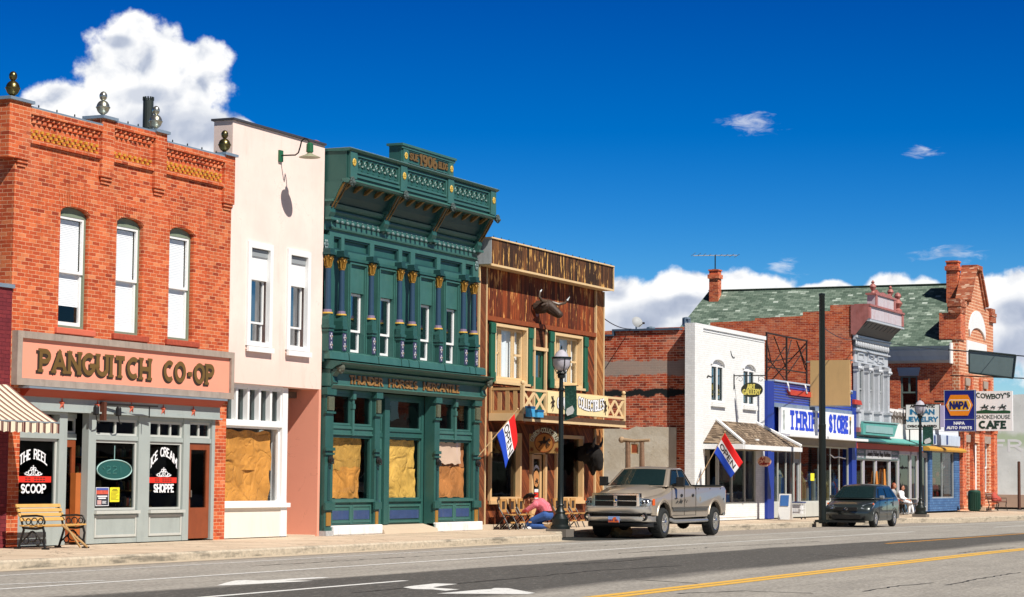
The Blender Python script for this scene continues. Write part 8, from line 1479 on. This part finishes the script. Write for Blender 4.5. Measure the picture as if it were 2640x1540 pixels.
def kneeler():
    x=58.6; r=root('person','person in black hat, pink shirt and blue jeans kneeling on the pavement at the chairs','person',(x,-.9,0)); sh=.19
    hd=Vector((x-.02,-.60,.83))
    head=[[(hd+Vector((0,.0,.03)),.098),(hd+Vector((0,.015,-.045)),.080)],[(hd+Vector((0,.05,-.075)),.055),(hd+Vector((0,.03,-.06)),.06)],[(hd+Vector((0,.095,-.01)),.020),(hd+Vector((0,.118,-.03)),.016)],[(hd+Vector((-.095,-.0,-.01)),.022),(hd+Vector((-.095,-.01,-.04)),.016)],[(hd+Vector((.095,-.0,-.01)),.022),(hd+Vector((.095,-.01,-.04)),.016)]]
    nk=[[((x,-.78,.74),.07),(hd+Vector((0,-.04,-.05)),.062)]]
    tor=[[((x,-1.12,.44),.15),((x,-1.05,.62),.155),((x,-.92,.70),.17),((x,-.80,.72),.12)],[((x-sh*.8,-.84,.70),.09),((x+sh*.8,-.84,.70),.09)]]
    aR=[((x+.20,-.84,.69),.07),((x+.22,-.74,.47),.052),((x+.17,-.64,.25),.038)]; aL=[((x-.20,-.84,.69),.07),((x-.24,-.62,.54),.05),((x-.14,-.42,.49),.036)]
    legs=[]
    for s,ky,fy in ((-1,-.58,-1.22),(1,-.66,-1.26)):
        legs+= [[((x+s*.10,-1.12,.40),.115),((x+s*.13,ky-.16,.24),.09),((x+s*.14,ky,.10),.07)],[((x+s*.14,ky,.09),.068),((x+s*.13,-.95,.075),.06),((x+s*.12,fy+.05,.07),.042)]]
    hr=hand((x+.165,-.625,.215),(-.1,.35,-1),(0,1,.3),1.,1.); hl=hand((x-.135,-.405,.488),(.1,1,.05),(0,.0,1),1.,1.6)
    b=rig('body',head+nk+tor+[aR,aL]+legs+hr+hl,SKN,r,.011,1)
    face(r,b,hd,(0,1,-.25),1.,None)
    sm,k=mk('pink_checked_shirt'); p=k.pos(); a_,bb_,c_=k.sep(p); q=k.m('MULTIPLY',k.m('ADD',k.m('SINE',k.m('MULTIPLY',bb_,190.)),1.),k.m('ADD',k.m('SINE',k.m('MULTIPLY',k.m('ADD',c_,a_),190.)),1.)); k.out(k.mix(k.m('MULTIPLY',q,.25),(.62,.10,.15),(.72,.36,.38)),.85,0.,k.bump(k.noise(p,18,3),.5,.02),.2)
    big=lambda P,d:[(a,c+d) for a,c in P]
    rig('shirt',[big(t,.016) for t in tor]+[big(aR[:2],.022)+[((x+.175,-.655,.285),.055)],big(aL[:2],.022)+[((x-.165,-.465,.50),.052)],[((x,-.82,.72),.10),((x,-.77,.755),.078)]],sm,b,.013,2)
    rig('jeans',[big(t,.014) for t in legs]+[[((x,-1.15,.40),.16),((x,-1.09,.48),.155)]],pbr('blue_denim',(.035,.10,.32),.8,var=.3,vs=12,bump=.4),b,.014,2)
    M().lathe(x,-1.12,[(.165,0),(.172,.0),(.172,.045),(.165,.045)],16,z0=.475).build('belt',pbr('brown_belt',(.05,.02,.01),.5),b)
    for s,fy in ((-1,-1.22),(1,-1.26)): rig('boot',[[((x+s*.125,-1.06,.08),.055),((x+s*.12,fy,.085),.058),((x+s*.12,fy-.06,.05),.045)],[((x+s*.12,fy-.03,.10),.05),((x+s*.12,fy-.10,.17),.035)]],pbr('tan_boot',(.28,.17,.08),.6),b,.013,1)
    rig('hair',[[(hd+Vector((0,-.03,.02)),.098),(hd+Vector((0,-.055,-.06)),.065)]],pbr('auburn_hair',(.16,.05,.02),.7),b,.012,1)
    H=M(); H.lathe(0,0,[(.19,.03),(.20,.025),(.11,.0),(.108,.01),(.105,.07),(.09,.125),(.05,.118),(.01,.105)],22); T=Matrix.Rotation(R(-18),3,'X'); H.v=[tuple(T@Vector((v[0]*.95,v[1]*1.05,v[2]+.28*abs(v[0])**2*(1 if abs(v[0])>.1 else 0)*6))+hd+Vector((0,-.005,.055))) for v in H.v]; H.build('hat',pbr('black_felt_hat',(.012,.011,.010),.8),b,True)
    # what he works on
    t=rig('folded_paper',[[((x-.12,-.30,.50),.03),((x-.05,-.15,.60),.02)]],pbr('cream_rag',(.75,.62,.42),.8),None,.012,1,loc=(x-.1,-.25,.5)); tag(t,'cream rag held out in the hand of the kneeling person','rag')
    t=rig('white_cloth',[[((x-.2,-.45,.03),.05),((x+.1,-.55,.035),.06),((x+.25,-.8,.03),.05)],[((x-.3,-.6,.03),.04),((x+.1,-.9,.03),.04)]],pbr('white_rag',(.80,.80,.82),.8),None,.015,2,loc=(x,-.6,0)); tag(t,'white cloth spread on the pavement under the knees of the kneeling person','cloth')
kneeler()
def sitter(x,lab,shirt,pants,hair,y0,lean,hz):
    r=root('person',lab,'person',(x,y0,0)); hd=Vector((x,y0-.08+lean,1.20+hz)); z=hz*.6
    head=[[(hd+Vector((0,0,.03)),.095),(hd+Vector((0,-.015,-.05)),.078)],[(hd+Vector((0,-.09,-.01)),.02),(hd+Vector((0,-.112,-.03)),.016)],[(hd+Vector((-.092,0,-.01)),.02),(hd+Vector((-.092,0,-.035)),.016)],[(hd+Vector((.092,0,-.01)),.02),(hd+Vector((.092,0,-.035)),.016)],[(hd+Vector((0,0,-.05)),.06),((x,y0-.02+lean,1.0+z),.06)]]
    tor=[[((x,y0,.56),.15),((x,y0+.02,.75),.14),((x,y0-.01+lean,.93+z),.15)],[((x-.16,y0-.01+lean,.95+z),.08),((x+.16,y0-.01+lean,.95+z),.08)]]
    arms=[[((x+s*.20,y0+lean,.95+z),.065),((x+s*.24,y0-.07,.72),.05),((x+s*.12,y0-.30,.64),.036)] for s in (-1,1)]
    legs=[]
    for s in (-1,1): legs+=[[((x+s*.09,y0-.02,.54),.105),((x+s*.12,y0-.28,.54),.085),((x+s*.13,y0-.40,.52),.068)],[((x+s*.13,y0-.40,.52),.066),((x+s*.12,y0-.45-.04*s,.28),.055),((x+s*.12,y0-.47-.06*s,.08),.04)]]
    H=[]
    for s in (-1,1): H+=hand((x+s*.11,y0-.32,.635),(-s*.5,-1,-.05),(0,0,1),1.,1.2)
    b=rig('body',head+tor+arms+legs+H,SKN,r,.013,1); face(r,b,hd,(0,-1,-.1),1.,None); big=lambda P,d:[(a,c+d) for a,c in P]
    rig('shirt',[big(t,.014) for t in tor]+[big(a[:2],.02)+[(Vector(a[1]).lerp(Vector(a[2][0]),.7) if 0 else Vector(a[1][0]).lerp(Vector(a[2][0]),.7),.054)] for a in arms],shirt,b,.014,2); rig('trousers',[big(t,.016) for t in legs]+[[((x,y0,.54),.155),((x,y0,.60),.15)]],pants,b,.014,2)
    rig('hair',[[(hd+Vector((0,.02,.045)),.098),(hd+Vector((0,.06,-.04)),.07)]]+([[(hd+Vector((0,.07,-.05)),.07),(hd+Vector((0,.09,-.2)),.05)]] if hz>.05 else []),hair,b,.012,1)
    for s in (-1,1): rig('shoe',[[((x+s*.12,y0-.45-.06*s,.05),.05),((x+s*.12,y0-.62-.06*s,.035),.042)]],pbr('grey_shoe',(.30,.30,.30),.6),b,.012,1)
wp=pbr('white_cotton',(.78,.79,.82),.8,var=.05,bump=.4,bs=15); bw=pbr('black_white_print',(.35,.35,.36),.8,var=.98,vs=11)
sitter(99.6,'person in white top and white trousers sitting on the bench facing the street',wp,pbr('white_trousers',(.76,.77,.80),.8),pbr('dark_hair',(.03,.015,.01),.7),-.50,0.,-.03)
sitter(98.5,'red haired person in black and white top sitting on the bench behind the grey car',bw,pbr('black_trousers',(.02,.02,.02),.8),pbr('red_hair',(.30,.07,.03),.7),-.42,0.,.06)

# ================================================================ stores across the street (mirrored in the shop glass)
def across(x0,x1,h,mt,lab):
    r=root('opposite_store',lab,'building',((x0+x1)/2,-31,0),'stores across the street'); y=-31.
    ws=[(x0+(x1-x0)*(i+.18)/3,x0+(x1-x0)*(i+.82)/3,.5,2.5) for i in range(3)]; M().wall(x0,x1,0,h,y-.3,y,ws).build('front_wall',mt,r)
    for a,b,c,d_ in ws: f=M().frame(a,b,c,d_,y-.2,y-.1,.07).build('display_window',WHT,r); M().add([(a+.05,y-.15,c+.05),(b-.05,y-.15,c+.05),(b-.05,y-.15,d_-.05),(a+.05,y-.15,d_-.05)],[(0,1,2,3)]).build('pane',GLD2,f)
    M().box(x0,x0+.3,y-12,y-.3,0,h-.3).box(x1-.3,x1,y-12,y-.3,0,h-.3).box(x0+.3,x1-.3,y-12,y-11.7,0,h-.3).build('wall',mt,r); M().box(x0+.3,x1-.3,y-11.7,y-.3,h-.7,h-.5).build('roof',ROF,r); M().box(x0,x1,y,y+1.6,2.8,2.95).build('canopy',BRN,r)
xx=40
for i,(w_,h_,mt_) in enumerate(((16,5.2,STU),(14,7.4,BRD),(18,4.6,WHT),(15,6.8,BRF),(22,5.0,STN),(18,7.6,BRD),(30,5.5,STU),(30,6.5,BRD))): across(xx,xx+w_,h_,mt_,'plain store front on the near side of the street facing the row of shops'); xx+=w_+(.2 if i%3 else 5)
